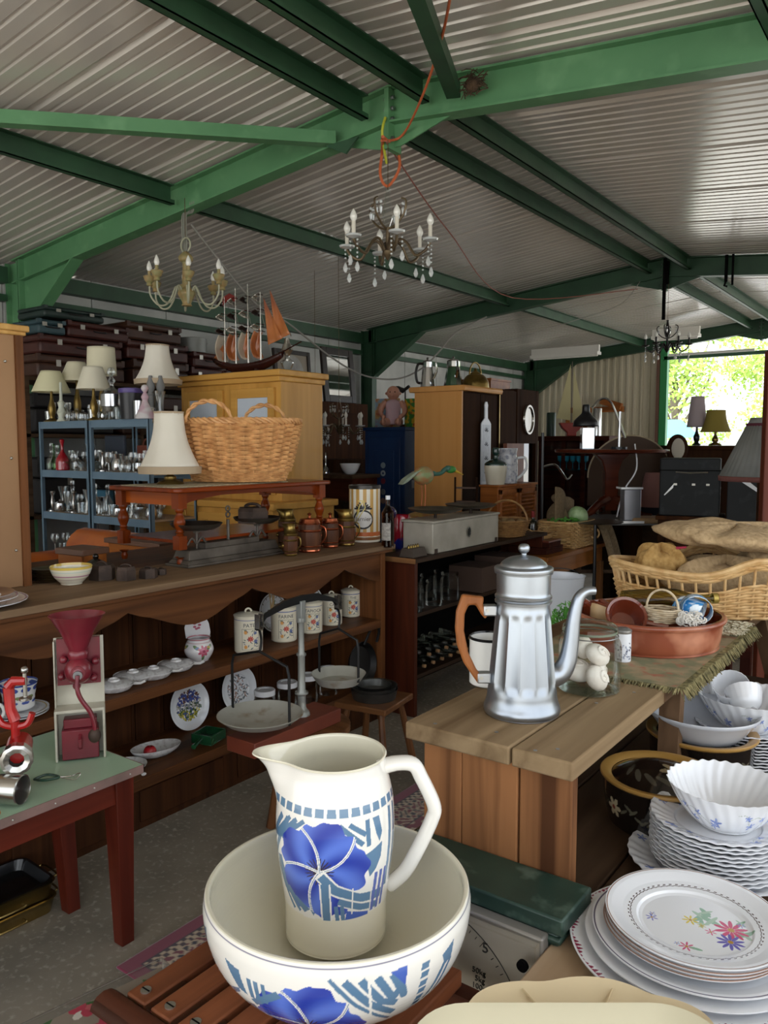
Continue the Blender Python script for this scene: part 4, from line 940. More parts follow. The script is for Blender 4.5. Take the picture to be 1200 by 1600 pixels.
B().lathe([(R,H-.002),(R*1.03,H),(R*1.03,H+.018),(R*.98,H+.020),(R*.96,H+.012),(0,H+.012)],48).build('lid',mat('dark_tin_lid','#3f3d3a',.3,.7),t)
o=text('Jarnier',.034,mat('brown_ink','#6f6660',.5),t,(.004,-.0945,.128),(PI/2,0,0))
c=T(606,852); t=thing('bottle','brown glass bottle with white cap and paper label beside the striped tin','bottle',c)
B().lathe(smoothp([(0,.002),(.034,0),(.036,.004),(.036,.17),(.033,.19),(.014,.225),(.012,.24),(.012,.262)],3),28).build('glass',glass('amber_glass',(.28,.13,.05),.35),t); B().cyl((0,0,.262),(0,0,.285),.0135,n=20).build('cap',wg,t)
lb=B().lathe([(.0365,.03),(.0365,.13)],20,a0=-2.6,a1=-.5).build('label',mat('grey_paper_label','#b9b4ac',.8,0,'#8b8681',(40,40,60)),t)
# canisters on the upper shelf
def canister(label,word,x,y,s=1,rz=.95):
    p=AZ(x,y,.595); t=thing('canister',label,'canister',(min(p.x,-2.79),p.y+(.0),.596),rz,'kitchen canisters in a row'); r=.062*s; h=.158*s
    b,P,th,ix,n=plathe([(0,.001),(r*.93,0),(r,.006),(r,h)],260,'#e4ddc8',r,.0013); z0,z1=h*.12,h*.70; w=r*.62
    P.line([(-.3,h*.93),(.3,h*.93)],.003,'#4a5aa0'); P.poly([(-w,z0),(w,z0),(w,z1),(-w,z1)],'#3c4348'); e=.0012; P.poly([(-w+e,z0+e),(w-e,z0+e),(w-e,z1-e),(-w+e,z1-e)],'#e4ddc8')
    R=random.Random(5)
    for k in range(26): u=R.uniform(-w+.006,w-.006); v=R.uniform(z0+.006,z1-.006); P.ell(u,v,.007,.0018,R.choice(['#4c6a55','#3f5560','#4a5c8a']),R.uniform(-1.4,1.4))
    for (u,v,q,c_) in ((0,.42,.016,'#c2574a'),(-.55,.60,.010,'#dc9a48'),(-.55,.2,.010,'#dc9a48'),(.6,.35,.012,'#5b6a9a'),(.55,.58,.009,'#5b6a9a')):
        uu=u*w; vv=h*v
        for j in range(8): a=j*PI/4; P.ell(uu+cos(a)*q*.55,vv+sin(a)*q*.55,q*.45,q*.2,c_,a)
    b.build('body',GZ,t,cols=P.C)
    l=B().lathe([(r*1.03,h),(r*1.04,h+.006),(r*.9,h+.011),(r*.5,h+.018),(0,h+.019)],40).build('lid',mat('cream_glaze','#e4ddc8',.2,coat=.4),t); B().tube(arc((0,0,h+.02),.013*s,0,180,8,'xz'),.0045*s,6).build('knob',MT['cream_glaze'],l)
    # lettering bent round the jar
    o=text(word,.023*s,mat('dark_blue_ink','#2f3440',.5),t,(0,0,0),(0,0,0)); 
    for v in o.data.vertices: a=v.co.x/r-PI/2; z=v.co.y+h*.745; k=r+.0006+v.co.z*.5; v.co=(k*cos(a),k*sin(a),z)
    return t
for lab,w_,x,y,s in (('cream canister lettered PATES, leftmost and largest on the upper rack shelf','PATES',392,1018,1.12),('cream canister lettered FARINE, second from the left','FARINE',444,1000,1.08),('cream canister lettered TAPIOCA, middle of the row','TAPIOCA',486,987,1.0),('cream canister lettered CAFE, fourth from the left','CAFE',518,975,.97),('cream canister lettered THE, rightmost and smallest of the row','THE',548,962,.93)):
    canister(lab,w_,x,y,s)
def standing_plate(label,x,y,R,yb,painter,z,grp,X=-3.02,tilt=.16):
    p=AX(x,y,X); o=plate('plate',R,.018,None,paint=painter,step=.0018); o.location=(X+.03,p.y,z+R*.97+.002); o.rotation_euler=(0,PI/2-tilt,0); return tag(o,label,'plate',grp)
def village(P,R):
    rr=random.Random(6); d=np.hypot(P.S,P.Z)
    for k in range(420):
        a=rr.uniform(0,6.28); q=R*.62*math.sqrt(rr.random()); x,y=q*cos(a),q*sin(a)   # plate local: -x is up when standing
        up=-x; c=rr.choice(['#3d4a86','#4a5a9a','#6a4a3a']) if up>R*.12 else rr.choice(['#b9b4a8','#4a5a48','#8a8f94','#52608a']) if up>-.02 else rr.choice(['#6f7a3a','#a39a3a','#4a5a86','#3f5a35','#c9b84a'])
        P.ell(x,y,rr.uniform(.003,.009),rr.uniform(.002,.006),c,rr.uniform(0,3))
def rosep(P,R):
    ring(P,R*.9,.004,'#8f8a80')
    for k in range(14): a=k*2*PI/14; P.ell(R*.82*cos(a),R*.82*sin(a),R*.07,R*.03,'#77726a',a)
    P.sprig(0,0,R*.3,'#8a7f78','#6a625c')
standing_plate('round plate painted with a village scene, leaning on the lower rack shelf',288,1125,.118,0,village,.225,'standing plates')
def town(P,R):
    rr=random.Random(2)
    for k in range(120): a=rr.uniform(0,6.28); q=R*.6*math.sqrt(rr.random()); P.ell(q*cos(a),q*sin(a),.008,.003,rr.choice(['#8a8f96','#5a5f66','#a9867a']),rr.uniform(0,3))
standing_plate('round plate with a faint grey town scene behind the balance pan',365,1100,.118,0,town,.225,'standing plates')
standing_plate('grey-patterned plate leaning behind the canisters, left',418,960,.105,0,rosep,.595,'standing plates')
standing_plate('grey-patterned plate leaning behind the canisters, right',478,955,.100,0,rosep,.595,'standing plates')
# rose pot with upright back plate
p=AZ(306,1030,.595)
b,P,th,ix,n=plathe(smoothp([(0,.002),(.040,0),(.046,.004),(.062,.03),(.068,.055),(.058,.085),(.05,.098),(.054,.110)]),260,'#e2dfe0',.066,.0015)
P.line([(-.3,.105),(.3,.105)],.004,'#b8626c'); P.line([(-.3,.09),(.3,.09)],.002,'#b8626c')
for s0 in (.012,-.12,.14): P.sprig(s0,.055,.026,'#c05a70','#8d2f48',7,'#6f8a60'); P.ell(s0,.055,.015,.013,'#cc7088'); P.ell(s0+.002,.055,.007,.006,'#93304a'); P.ell(s0-.03,.07,.010,.005,'#6f86a8',.4); P.ell(s0+.03,.07,.010,.005,'#c9a75a',-.4)
t=thing('salt_pot','white pot painted with a pink rose with tall back plate, on the upper rack shelf','pot',(-2.86,p.y+.0,.596),1.0); b.build('pot',GZ,t,cols=P.C)
def bp(P_): pass
pts=[(-.052,0),(.052,0),(.058,.05),(.045,.085),(.022,.10),(.012,.125),(-.012,.125),(-.022,.10),(-.045,.085),(-.058,.05)]
sm=[(p_.x,p_.y) for p_ in spline([(a,b_,0) for a,b_ in pts],4)]
q=B().prism([(a,b_+.095) for a,b_ in sm],.052,.058,'y').build('back_plate',mat('white_rose_glaze','#e2dfe0',.2,coat=.4),t); f=B()
for k in range(7): a=k*.9; f.at(.012*cos(a),.051,.155+.018*sin(a)).ball((0,0,0),.008,8,4,(1,.12,.7))
plabel(f.build('painted_roses',mat('rose_pink','#b0566a',.3),q),'pink painted roses')
# egg dishes with covers
ed=mat('white_speckled_glaze','#dcdcdc',.2,0,'#c9c6c6',(60,60,60),0,2,.5,.6,coat=.4)
e0=None
for i,(x,y) in enumerate(((178,1078),(208,1064),(240,1058),(275,1046))):
    p=AZ(x,y,.595); lab=f'flat white handled egg dish on the upper rack shelf, {ORD[i]} from the left'
    if e0 is None:
        e0=thing('egg_dish',lab,'dish',(max(p.x,-2.86),p.y,.596),.9,'white egg dishes'); e0.scale=(1.25,)*3; B().lathe(smoothp([(0,.002),(.045,0),(.06,.012),(.066,.022),(.062,.022),(.045,.008),(0,.006)],3),32).build('dish',ed,e0)
        B().lathe([(.060,.022),(.05,.028),(.02,.031),(.018,.036),(.014,.038),(.012,.032),(0,.03)],32).build('cover',ed,e0); B().tube([(.06,0,.018),(.085,0,.016),(.10,0,.024)],[.010,.008,.010],8,flat=.6).build('handle',ed,e0)
    else: dup(e0,(max(p.x,-2.86),p.y+.0,.596),.9,lab)
# moustiers style plates and white mug at the left of the upper shelf
b,P,th,ix,n=plathe(smoothp([(0,.001),(.05,0),(.056,.03),(.06,.06),(.068,.10)]),200,'#dfe0e0',.06,.002)
for k in range(-4,5): P.ell(k*.045,.08,.018,.010,'#3d4f96'); P.ell(k*.045+.02,.05,.014,.007,'#7c8a5a'); P.ell(k*.045,.03,.016,.006,'#5062a8')
P.m(P.Z>.094,'#3a4a90')
c=(-2.82,1.53,.596); o=b.build('planter',GZ,None,cols=P.C,loc=(c[0],c[1],c[2]+.024)); tag(o,'faience planter with cobalt and green pattern on the stack of saucers','planter')
for i in range(2):
    o=plate('plate',.105-.0*i,.012,None,paint=lambda P,R:ring(P,R*.9,.004,'#c9b070'),step=.002,loc=(c[0],c[1],.596+i*.010)); tag(o,['lower','upper'][i]+' ochre-lined plate under the faience planter','plate','plates under the planter')
t=thing('chamber_mug','wide white mug with handle behind the red mincer on the upper shelf','mug',(-2.80,1.33,.596),1.0); B().lathe(smoothp([(0,.002),(.055,0),(.07,.02),(.075,.06),(.068,.09),(.074,.098),(.070,.097),(.064,.088),(.07,.05),(.05,.01),(0,.008)],3),36).build('cup',en,t); B().tube(arc((.085,0,.055),.032,-110,110,10,'xz'),.006,8).build('handle',en,t)
# lower shelf: spoon-shaped dishes, apple, green bottle tray, jars
t=thing('soup_ladle_dish','white spoon-shaped dish with long handle on the lower rack shelf','dish',(-2.80,1.98,.226),-.2); B().lathe(smoothp([(0,.002),(.05,0),(.075,.018),(.082,.028),(.078,.028),(.05,.008),(0,.006)],3),32).build('bowl',ed,t); B().tube([(.075,0,.026),(.12,0,.04),(.16,.0,.036)],[.012,.008,.011],8,flat=.6).build('handle',ed,t)
t=thing('boat_dish','white boat-shaped dish holding a red apple on the lower rack shelf','dish',(-2.84,2.16,.226),1.3); B().lathe(smoothp([(0,.002),(.045,0),(.085,.022),(.098,.04),(.094,.04),(.05,.008),(0,.006)],3),36,sx=1.15,sy=.7).build('bowl',ed,t)
t=thing('apple','shiny red apple lying in the white boat-shaped dish','apple',(-2.83,2.12,.236)); B().lathe(smoothp([(0,.004),(.012,0),(.026,.012),(.028,.028),(.018,.044),(.006,.046),(0,.040)],4),24).build('fruit',mat('apple_red','#b3242c',.2,coat=.4),t); B().cyl((0,0,.04),(.003,0,.052),.0012,n=6).build('stem',barkm,t)
gnb=mat('green_glazed_ceramic','#173f28',.2,0,'#1f5434',(20,20,20),coat=.5)
p=AZ(318,1160,.225); t=thing('handled_tray','square dark green glazed dish with handle on the lower rack shelf','dish',(-2.79,2.42,.226),.25)
B().bx(-.055,-.06,0,.055,.06,.006).bx(-.055,-.06,.006,-.049,.06,.045).bx(.049,-.06,.006,.055,.06,.045).bx(-.055,-.06,.006,.055,-.054,.045).bx(-.055,.054,.006,.055,.06,.045).build('tray',gnb,t,bev=.002); B().tube([(0,-.06,.03),(.01,-.10,.026),(.015,-.14,.02)],[.01,.008,.012],8).build('handle',gnb,t)
j0=None
for i,(x,y) in enumerate(((420,1110),(462,1098),(492,1086),(528,1076))):
    lab=f'clear storage jar with white screw lid on the lower rack shelf, {ORD[i]} from the left'; p=AZ(x,y,.225); q=(-2.80,2.80+i*.165,.226)
    if j0 is None:
        j0=thing('storage_jar',lab,'jar',q,0,'white-lidded storage jars'); B().lathe(smoothp([(0,.004),(.045,.001),(.052,.01),(.052,.11),(.044,.125)],3),32).build('glass',gl,j0); B().lathe([(.047,.118),(.054,.120),(.054,.142),(.050,.146),(.035,.145),(.033,.142),(0,.142)],36).build('lid',wg,j0)
    else: dup(j0,q,None,lab)
t=thing('frying_pan','black iron frying pan standing on edge at the right end of the lower shelf','pan',(-2.74,3.5,.226),.0); bp_=B().at(0,0,.13,r=(0,PI/2-.15,0)).lathe([(0,0),(.10,0),(.125,.03),(.121,.03),(.098,.004),(0,.004)],40).build('pan',mat('black_iron','#232324',.4,.6),t); B().tube(spline([(.02,.02,.24),(.04,.06,.33),(.05,.10,.36),(.05,.12,.30),(.04,.11,.24)],5),.008,8).build('handle',MT['black_iron'],t)
tw=B(); R=random.Random(1)
for k in range(5): a=k*1.3; tw.tube([(.006*cos(a),.006*sin(a),0),(.018*cos(a+1),.018*sin(a+1),.10),(.02*cos(a+.4),.02*sin(a+.4),.17)],.0025,5)
tw=tw.build('whisk',mat('tan_twigs','#a98c62',.7),None,loc=(-2.80,2.86,.776)); tag(tw,'bundle of thin tan sticks standing between the first two canisters','whisk')
# ================= FORMICA TABLE =================
mint=mat('mint_formica','#a9c6ab',.3,0,'#9fbda3',(3,3,3),0,4,coat=.1); edge=mat('mauve_edge_strip','#8a6e68',.5,0,'#74605a',(9,9,9)); redw=wood('red_stained_wood','#6a2a1b','#45180f','z',.4,.7,coat=.15); redwy=wood('red_stained_rail','#6a2a1b','#45180f','y',.4,.7,coat=.15)
t=thing('formica_table','low table with mint green top and red-brown tapered legs at the left','table',(-2.29,.95,0)); h=.6
B().bx(-.25,-.6,h-.024,.25,.55,h).build('tabletop',mint,t); B().bx(.25,-.6,h-.026,.253,.553,h+.0005).bx(-.253,.55,h-.026,.253,.553,h+.0005).build('edge_strip',edge,t,smooth=False)
B().bx(.19,-.55,h-.11,.215,.5,h-.024).bx(-.215,-.55,h-.11,-.19,.5,h-.024).build('long_rail',redwy,t); B().bx(-.2,.48,h-.11,.2,.50,h-.024).build('end_rail',redwy,t)
for x in (-.16,.19):
    for y in (-.55,.50): B().taper((x+(-.02 if x>0 else .03),y+(.02 if y>0 else 0),0),(.045,.045),(x,y,h-.024),(.075,.065)).build('leg',redw,t,bev=.002)
for k in range(9): B().ball((.2535,-.5+k*.125,h-.013),.003,6,4).build('tack',screw,t)
# coffee mill on a white metal frame
rd=mat('oxblood_enamel','#7d2431',.3,0,'#661b27',(8,8,8),.05,3,coat=.2); crm=mat('chipped_cream_metal','#c9c6b6',.45,0,'#b5b1a0',(10,10,10))
p=AZ(118,1197,h); t=thing('coffee_mill','oxblood red wall coffee mill with funnel hopper and crank on a cream metal stand','mill',(-2.262,1.43,h+.001),.95)
B().bx(-.075,.02,0,.075,.028,.385).bx(-.075,-.045,0,-.068,.028,.16).bx(.068,-.045,0,.075,.028,.16).bx(-.075,-.045,.155,.075,.028,.165).bx(-.075,-.01,.16,-.07,.028,.38).build('frame',crm,t,bev=.002)
B().bx(-.055,-.048,.005,.055,.015,.10).bx(-.05,-.03,.10,.05,.015,.13).build('drawer',rd,t,bev=.003); B().tube([(0,-.049,.04),(0,-.066,.05),(0,-.066,.075),(0,-.049,.085)],.006,6,flat=.5).build('drawer_handle',rd,t)
m_=B().ball((0,-.04,.29),.042,20,12,(1,.9,1)).cyl((0,.02,.29),(0,-.075,.29),.03,.022,16)
for a in range(6): m_.ball((.055*cos(a*PI/3+.4),-.02,.29+.055*sin(a*PI/3+.4)),.013,10,6)
m_.bx(-.065,.0,.235,.065,.02,.385).build('housing',rd,t); B().cyl((0,-.075,.285),(0,-.084,.285),.014,n=14).build('axle_nut',bolt,t)
B().lathe([(.028,.325),(.031,.335),(.031,.345),(.026,.352),(.029,.36),(.05,.41),(.08,.462),(.086,.467),(.083,.468),(.046,.41),(.02,.36)],36,o=(0,-.025,0),sy=.85).build('hopper',rd,t)
B().tube(spline([(0,-.082,.285),(-.002,-.092,.25),(.008,-.096,.215),(.035,-.098,.17),(.045,-.098,.13),(.045,-.098,.105)],6),.0105,10,flat=.7).build('crank',rd,t); B().ball((.045,-.10,.095),.019,14,10,(1,.8,1.2)).build('crank_weight',irn,t)
# red mincer and drum grater
rr_=mat('bright_red_enamel','#b3201f',.25,0,'#941818',(6,6,6),0,3,coat=.3); nk=mat('nickel_plate','#b5b4b0',.2,.95)
p=AZ(35,1225,h); t=thing('meat_mincer','bright red upright clamp mincer with nickel ring on the mint table','mincer',(-2.20,1.18,h+.0),.7)
B().tube(spline([(-.02,0,.0),(-.012,0,.05),(0,0,.09),(0,0,.20)],5),[.026]*5+[.02]*5+[.017]*6,12,flat=.7).tube([(0,0,.20),(-.012,0,.235),(-.015,0,.30)],[.017,.015,.016],10).tube([(-.015,0,.30),(.0,0,.318),(.035,0,.318)],[.016,.015,.013],10).build('stand',rr_,t)
B().tube(spline([(-.05,0,.215),(-.035,0,.19),(0,0,.182),(.035,0,.19),(.05,0,.222)],4),.010,8).build('yoke',rr_,t)
B().cyl((0,.03,.12),(.03,-.07,.12),.036,.036,20).build('barrel',rr_,t); B().at(.036,-.088,.12,r=(PI/2,0,.29)).lathe([(.02,-.016),(.043,-.016),(.043,.016),(.034,.018),(.02,.012)],28,f=lambda a,z:1+.03*sin(18*a)).build('ring',nk,t)
B().cyl((.032,0,.27),(.032,0,.345),.006,n=10).ball((.032,0,.35),.011).build('clamp_screw',nk,t); B().cyl((.032,0,.262),(.032,0,.268),.018,n=16).build('clamp_pad',nk,t)
t=thing('drum_grater','dark red rotary grater with nickel drum on the mint table, before the mincer','grater',(-2.135,1.075,h+.001),.5)
B().bx(-.13,-.03,0,-.03,.045,.09).build('body',mat('crimson_enamel','#7a1c2a',.3,coat=.3),t,bev=.006); B().tube([(-.03,.01,.045),(.01,.01,.045)],.036,20).build('collar',MT['crimson_enamel'],t); B().at(.045,.01,.045,r=(0,PI/2,0)).lathe([(.038,-.035),(.04,-.033),(.042,.035),(.039,.037),(.037,.03),(.036,-.03)],30,f=lambda a,z:1+.015*sin(30*a)).build('drum',nk,t); B().cyl((-.16,0,.045),(-.13,0,.045),.022,n=14).build('crank_hub',blk,t)
t=thing('hand_whisk','small dark green handled wire whisk lying beside the coffee mill','whisk',(-2.13,1.27,h+.004),.8); B().tube(spline([(-.07,0,.01),(-.04,.02,.014),(0,0,.012),(-.04,-.02,.014),(-.07,0,.01)],5),.004,6).build('handle',mat('bottle_green_paint','#123c2c',.3),t); B().tube(spline([(0,0,.012),(.03,.012,.008),(.06,0,.02),(.05,-.01,.006),(.03,-.01,.008),(0,0,.012)],5),.0016,6).build('wires',nk,t)
t=thing('rolling_handle','turned pale wooden tool handle at the near edge of the mint table','handle',(-2.085,1.005,h+.014),.9); B().at(0,0,0,r=(0,PI/2,0)).lathe(smoothp([(0,-.06),(.012,-.058),(.015,-.03),(.011,0),(.014,.03),(.013,.05),(0,.058)],3),18).build('grip',wood('turned_beech','#c08a52','#a06f3c','x',.35,1,coat=.2),t); B().cyl((-.1,0,0),(-.06,0,0),.005,n=8).build('shaft',nk,t)
# roasting tin on the floor, rug, carpet
bra=mat('polished_brass_tin','#a8905a',.25,.9,'#8a7544',(4,4,4)); blt=mat('black_non_stick','#1c1d20',.25,.3,coat=.3)
t=thing('roasting_tin','brass-sided roasting tin with black lining on the concrete floor','tin',(-2.58,1.27,.001),-.05)
def trayrings(w,h_,z0,z1,r=.03,fl_=.01): return [rrect(w*.9,h_*.9,r,5),rrect(w,h_,r,5)]
def tray(name,m_,w,h_,z0,z1,par,inset=.0):
    rg=[[(x,y,z0) for x,y in rrect(w*.93,h_*.93,.03,5)],[(x,y,z1) for x,y in rrect(w,h_,.035,5)],[(x,y,z1+.003) for x,y in rrect(w+.012,h_+.012,.04,5)],[(x,y,z1+.003) for x,y in rrect(w-.006,h_-.006,.033,5)],[(x,y,z0+.006) for x,y in rrect(w*.9,h_*.9,.028,5)]]
    return dishshape(rg,m_,name,par)
tray('lower_tray',bra,.24,.36,0,.05,t); tray('upper_tray',bra,.235,.355,.056,.105,t); tray('lining',blt,.225,.345,.075,.112,t)
for z in (.03,.085): B().tube(spline([(.05,.185,z),(.045,.215,z+.004),(-.045,.215,z+.004),(-.05,.185,z)],4),.004,6).build('handle',bra,t)
for z in (.03,.085): B().tube(spline([(.128,-.05,z),(.15,-.045,z),(.15,.045,z),(.128,.05,z)],4),.004,6).build('handle',bra,t)
o=tray('baking_tray',blt,.26,.38,0,.022,None); o.location=(-2.49,.93,.001); o.rotation_euler.z=.15; tag(o,'shallow black baking tray on the floor, below the brass tin','tray')
def rug(label,x0,y0,x1,y1,name='persian_rug'):
    st=.006; nx=int((x1-x0)/st); ny=int((y1-y0)/st); xs=np.linspace(x0,x1,nx+1); ys=np.linspace(y0,y1,ny+1); XX,YY=np.meshgrid(xs,ys); X_=XX.ravel();Y_=YY.ravel()
    P=Paint(X_,Y_,'#7a2540'); d=np.minimum.reduce([X_-x0,x1-X_,Y_-y0,y1-Y_]); P.m(d>.05,'#2b2230'); P.m(d>.056,'#b9a58e'); 
    P.m((d>.056)&(d<.085)&(np.sin(X_*190)*np.sin(Y_*190)>.05),'#3a2a35'); P.m((d>.085)&(d<.09),'#2b2230'); P.m((d>.09)&(d<.20)&(np.sin(X_*95+2*np.sin(Y_*60))*np.sin(Y_*95+2*np.sin(X_*60))>.18),'#6f2a3a'); P.m((d>.09)&(d<.20)&(np.sin(X_*95+2*np.sin(Y_*60))*np.sin(Y_*95+2*np.sin(X_*60))<-.45),'#2a2a3a'); P.m((d>.20)&(d<.207),'#2b2230'); P.m(d>.207,'#7a2a3c'); P.m((d>.207)&(np.sin(X_*70)*np.sin(Y_*70)>.4),'#b9a58e')
    vs=[(a-(x0+x1)/2,b_-(y0+y1)/2,.008) for a,b_ in zip(X_,Y_)]; m=nx+1
    b=B().add(vs,[(j*m+i,j*m+i+1,(j+1)*m+i+1,(j+1)*m+i) for j in range(ny) for i in range(nx)])
    o=b.build(name,mat('wool_pile','#ffffff',.95,attr=True,sheen=.3),None,cols=P.C,loc=((x0+x1)/2,(y0+y1)/2,0),solid=.006); return tag(o,label,'rug')
rug('crimson bordered persian rug running under the teak slatted table',-2.02,1.37,-.9,3.35)
# ================= MIDDLE: BALANCE, STOOLS, SECOND SHELF UNIT =================
stw=wood('honey_stool_wood','#7c5232','#55351f','z',.4,.9,coat=.15); stx=wood('honey_stool_seat','#7f5533','#573720','x',.4,.9,coat=.15)
t=thing('round_stool','round-seated wooden stool carrying the beam balance','stool',(-2.16,2.42,0)); B().lathe(smoothp([(0,.41),(.155,.41),(.17,.42),(.17,.435),(.155,.447),(0,.447)],3),36).build('seat',stx,t)
for k in range(4): a=k*PI/2+.75; B().tube([(.10*cos(a),.10*sin(a),.41),(.165*cos(a),.165*sin(a),0)],[.017,.021],10).build('leg',stw,t)
terr=mat('brick_red_paint','#7a3a26',.5,0,'#6a3020',(6,6,6)); zn=mat('zinc_grey_pan','#b3b5ae',.45,.2,'#a3a399',(7,7,7),.05,6,.35,.7,c3='#8d7d66',sc3=12); chr_=mat('pale_grey_column','#9b9e9a',.4,.5)
bx_=AZ(430,1128,.5); t=thing('beam_balance','tall beam balance with two hanging zinc pans on a brick red block','balance',(-2.13,2.34,.448),PI/2)
B().bx(-.34,-.075,0,.16,.075,.058).build('plinth_block',terr,t,bev=.003)
L_=lambda x: (x,0)
B().lathe(smoothp([(.034,.058),(.03,.075),(.018,.09),(.017,.14),(.026,.146),(.026,.156),(.016,.162),(.0145,.30),(.019,.305),(.019,.315),(.013,.32),(.012,.44),(.018,.445),(.018,.46)],2),20).build('column',chr_,t)
B().bx(-.014,-.014,.44,.014,.014,.53).build('beam_bearing',chr_,t,bev=.002)
B().prism([(-.235,.465),(-.20,.495),(-.10,.515),(0,.52),(.10,.515),(.20,.495),(.235,.465),(.235,.478),(.2,.512),(.1,.545),(0,.552),(-.1,.545),(-.2,.512),(-.235,.478)][::1],-.006,.006,'y').build('beam',MT['black_iron'] if 'black_iron' in MT else mat('black_iron','#232324',.4,.6),t)
for s,R,hh in ((-1,.165,.40),(1,.118,.36)):
    x=s*.235; B().bx(x-.012,-.012,.455,x-.008,.012,.515).bx(x+.008,-.012,.455,x+.012,.012,.515).bx(x-.012,-.012,.455,x+.012,.012,.46).build('hanger_clip',nk,t)
    zb=.455-hh+.06
    q=B().tube(spline([(x,0,.46),(x+.01,0,.42),(x+.006,0,.385),(x,0,.37)],4),.005,8)
    q.tube([(x,-R*.92,zb),(x,-R*.92,.30),(x,-R*.86,.335),(x,0,.372),(x,R*.86,.335),(x,R*.92,.30),(x,R*.92,zb)],.0055,8).build('pan_frame',MT['black_iron'],t)
    B().lathe([(0,zb-.03),(R*.5,zb-.026),(R*.8,zb-.012),(R*.98,zb+.012),(R,zb+.014),(R*.97,zb+.016),(R*.78,zb-.006),(R*.5,zb-.02),(0,zb-.024)] if s<0 else [(0,zb-.02),(R*.75,zb-.02),(R,zb+.022),(R*.97,zb+.022),(R*.74,zb-.015),(0,zb-.015)],48,o=(x,0,0)).build('pan',zn,t)
t=thing('milking_stool','small square wooden stool with splayed legs carrying round cake tins','stool',(-2.28,3.03,0),.15); B().bx(-.14,-.15,.34,.14,.15,.37).build('seat',stx,t,bev=.006)
for sx in (-1,1):
    for sy in (-1,1): B().tube([(sx*.09,sy*.10,.34),(sx*.145,sy*.155,0)],[.015,.020],8).build('leg',stw,t)
tnm=mat('dull_tinplate','#6f716f',.35,.85,'#565654',(9,9,9))
for i,(R,h,z,lab) in enumerate(((.115,.045,.371,'largest round cake tin, lowest on the small stool'),(.112,.04,.392,'second round cake tin nested on the small stool'),(.085,.035,.402,'smallest round cake tin nested innermost on the small stool'))):
    o=B().lathe([(0,0),(R*.92,0),(R,h),(R*1.02,h+.002),(R*.985,h),(R*.9,.003),(0,.003)],40).build('cake_tin',tnm,None,loc=(-2.28,3.03,z)); tag(o,lab,'tin','nested cake tins')
# shelf unit
mhz=wood('mahogany_upright','#5a2b1a','#3a1a10','z',.4,.8,coat=.1); dsh=wood('dark_worn_shelf','#3f2d20','#291c14','y',.5,.8)
t=thing('shelf_unit','dark mahogany open shelf unit holding jars and bottles beside the dresser rack','shelf',(-2.55,3.78,0)); LL=1.75
B().bx(-.36,0,0,0,.03,.92).build('side_panel',mhz,t); B().bx(-.36,LL-.03,0,0,LL,.92).build('side_panel',mhz,t)
B().bx(-.38,-.02,.92,.02,LL+.02,.945).build('top',dsh,t,bev=.002)
for z in (.615,.245): B().bx(-.35,.03,z-.022,-.004,LL-.03,z).build('shelf',dsh,t)
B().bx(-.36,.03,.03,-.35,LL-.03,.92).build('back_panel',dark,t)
e=wood('raw_edge_strip','#9a6f48','#7a5434','x',.6,1); B().bx(-.38,-.024,.918,.02,-.02,.947).build('edge_strip',e,t)
def S2(y,z,x=-2.68): return (x,3.80+y,z+.001)
# jars on its upper shelf
k0=None
for i,(y,x,s) in enumerate(((.06,-2.62,1.25),(.16,-2.66,1.0),(.30,-2.62,1.08),(.22,-2.80,1.2),(.42,-2.74,1.15),(.52,-2.64,1.22),(.64,-2.78,1.1))):
    lab=f'empty clear preserving jar on the upper shelf of the mahogany unit, {ORD[i]} from the left'; q=(x,3.80+y,.616)
    if k0 is None:
        k0=thing('preserving_jar',lab,'jar',q,0,'preserving jars'); B().lathe(smoothp([(0,.004),(.045,.001),(.05,.01),(.05,.10),(.043,.118),(.042,.128)],3),28).build('glass',gl,k0); B().lathe([(.044,.126),(.047,.129),(.046,.140),(.03,.142),(0,.142)],28).build('lid',gl,k0); k0.scale=(s,s,s)
    else: dup(k0,q,None,lab,sc=s)
bx2=mat('brown_card_box','#4d3a30',.8)
for i,(y,h) in enumerate(((.80,.17),(1.15,.2),(1.45,.12))): 
    o=B().bx(-.14,0,0,.12,.27,h).build('storage_box',bx2,None,loc=S2(y,.615),bev=.003); tag(o,f'dark brown box on the upper shelf of the mahogany unit, {ORD[i]} from the jars','box','brown boxes on the shelf unit')
# bottles lying on its lower shelf, corks to the front
gbk=glass('dark_bottle_glass',(.75,.78,.75),.4); ck=mat('cork','#b08a62',.8,0,'#8f6b48',(60,60,60)); b0=None
R=random.Random(12)
for i in range(14):
    row=i//8; q=(-2.60-.0*row,3.90+.10*(i%8)+.05*row,.246+.036+row*.060); lab=f'bottle lying on the lower shelf of the mahogany unit, {ORD[i%8]} in its {["bottom","upper"][row]} layer'
    if b0 is None:
        b0=thing('bottle',lab,'bottle',q,0,'lying bottles'); b0.rotation_euler=(0,PI/2,0)
        B().lathe(smoothp([(0,-.20),(.03,-.20),(.033,-.19),(.033,-.06),(.028,-.03),(.013,.0),(.012,.03),(.0135,.032),(.0135,.04)],3),20).build('glass',gbk,b0); B().cyl((0,0,.03),(0,0,.05),.0105,n=12).build('cork',ck,b0)
    else: dup(b0,q,None,lab,tilt=(0,PI/2,R.uniform(-.12,.12)))
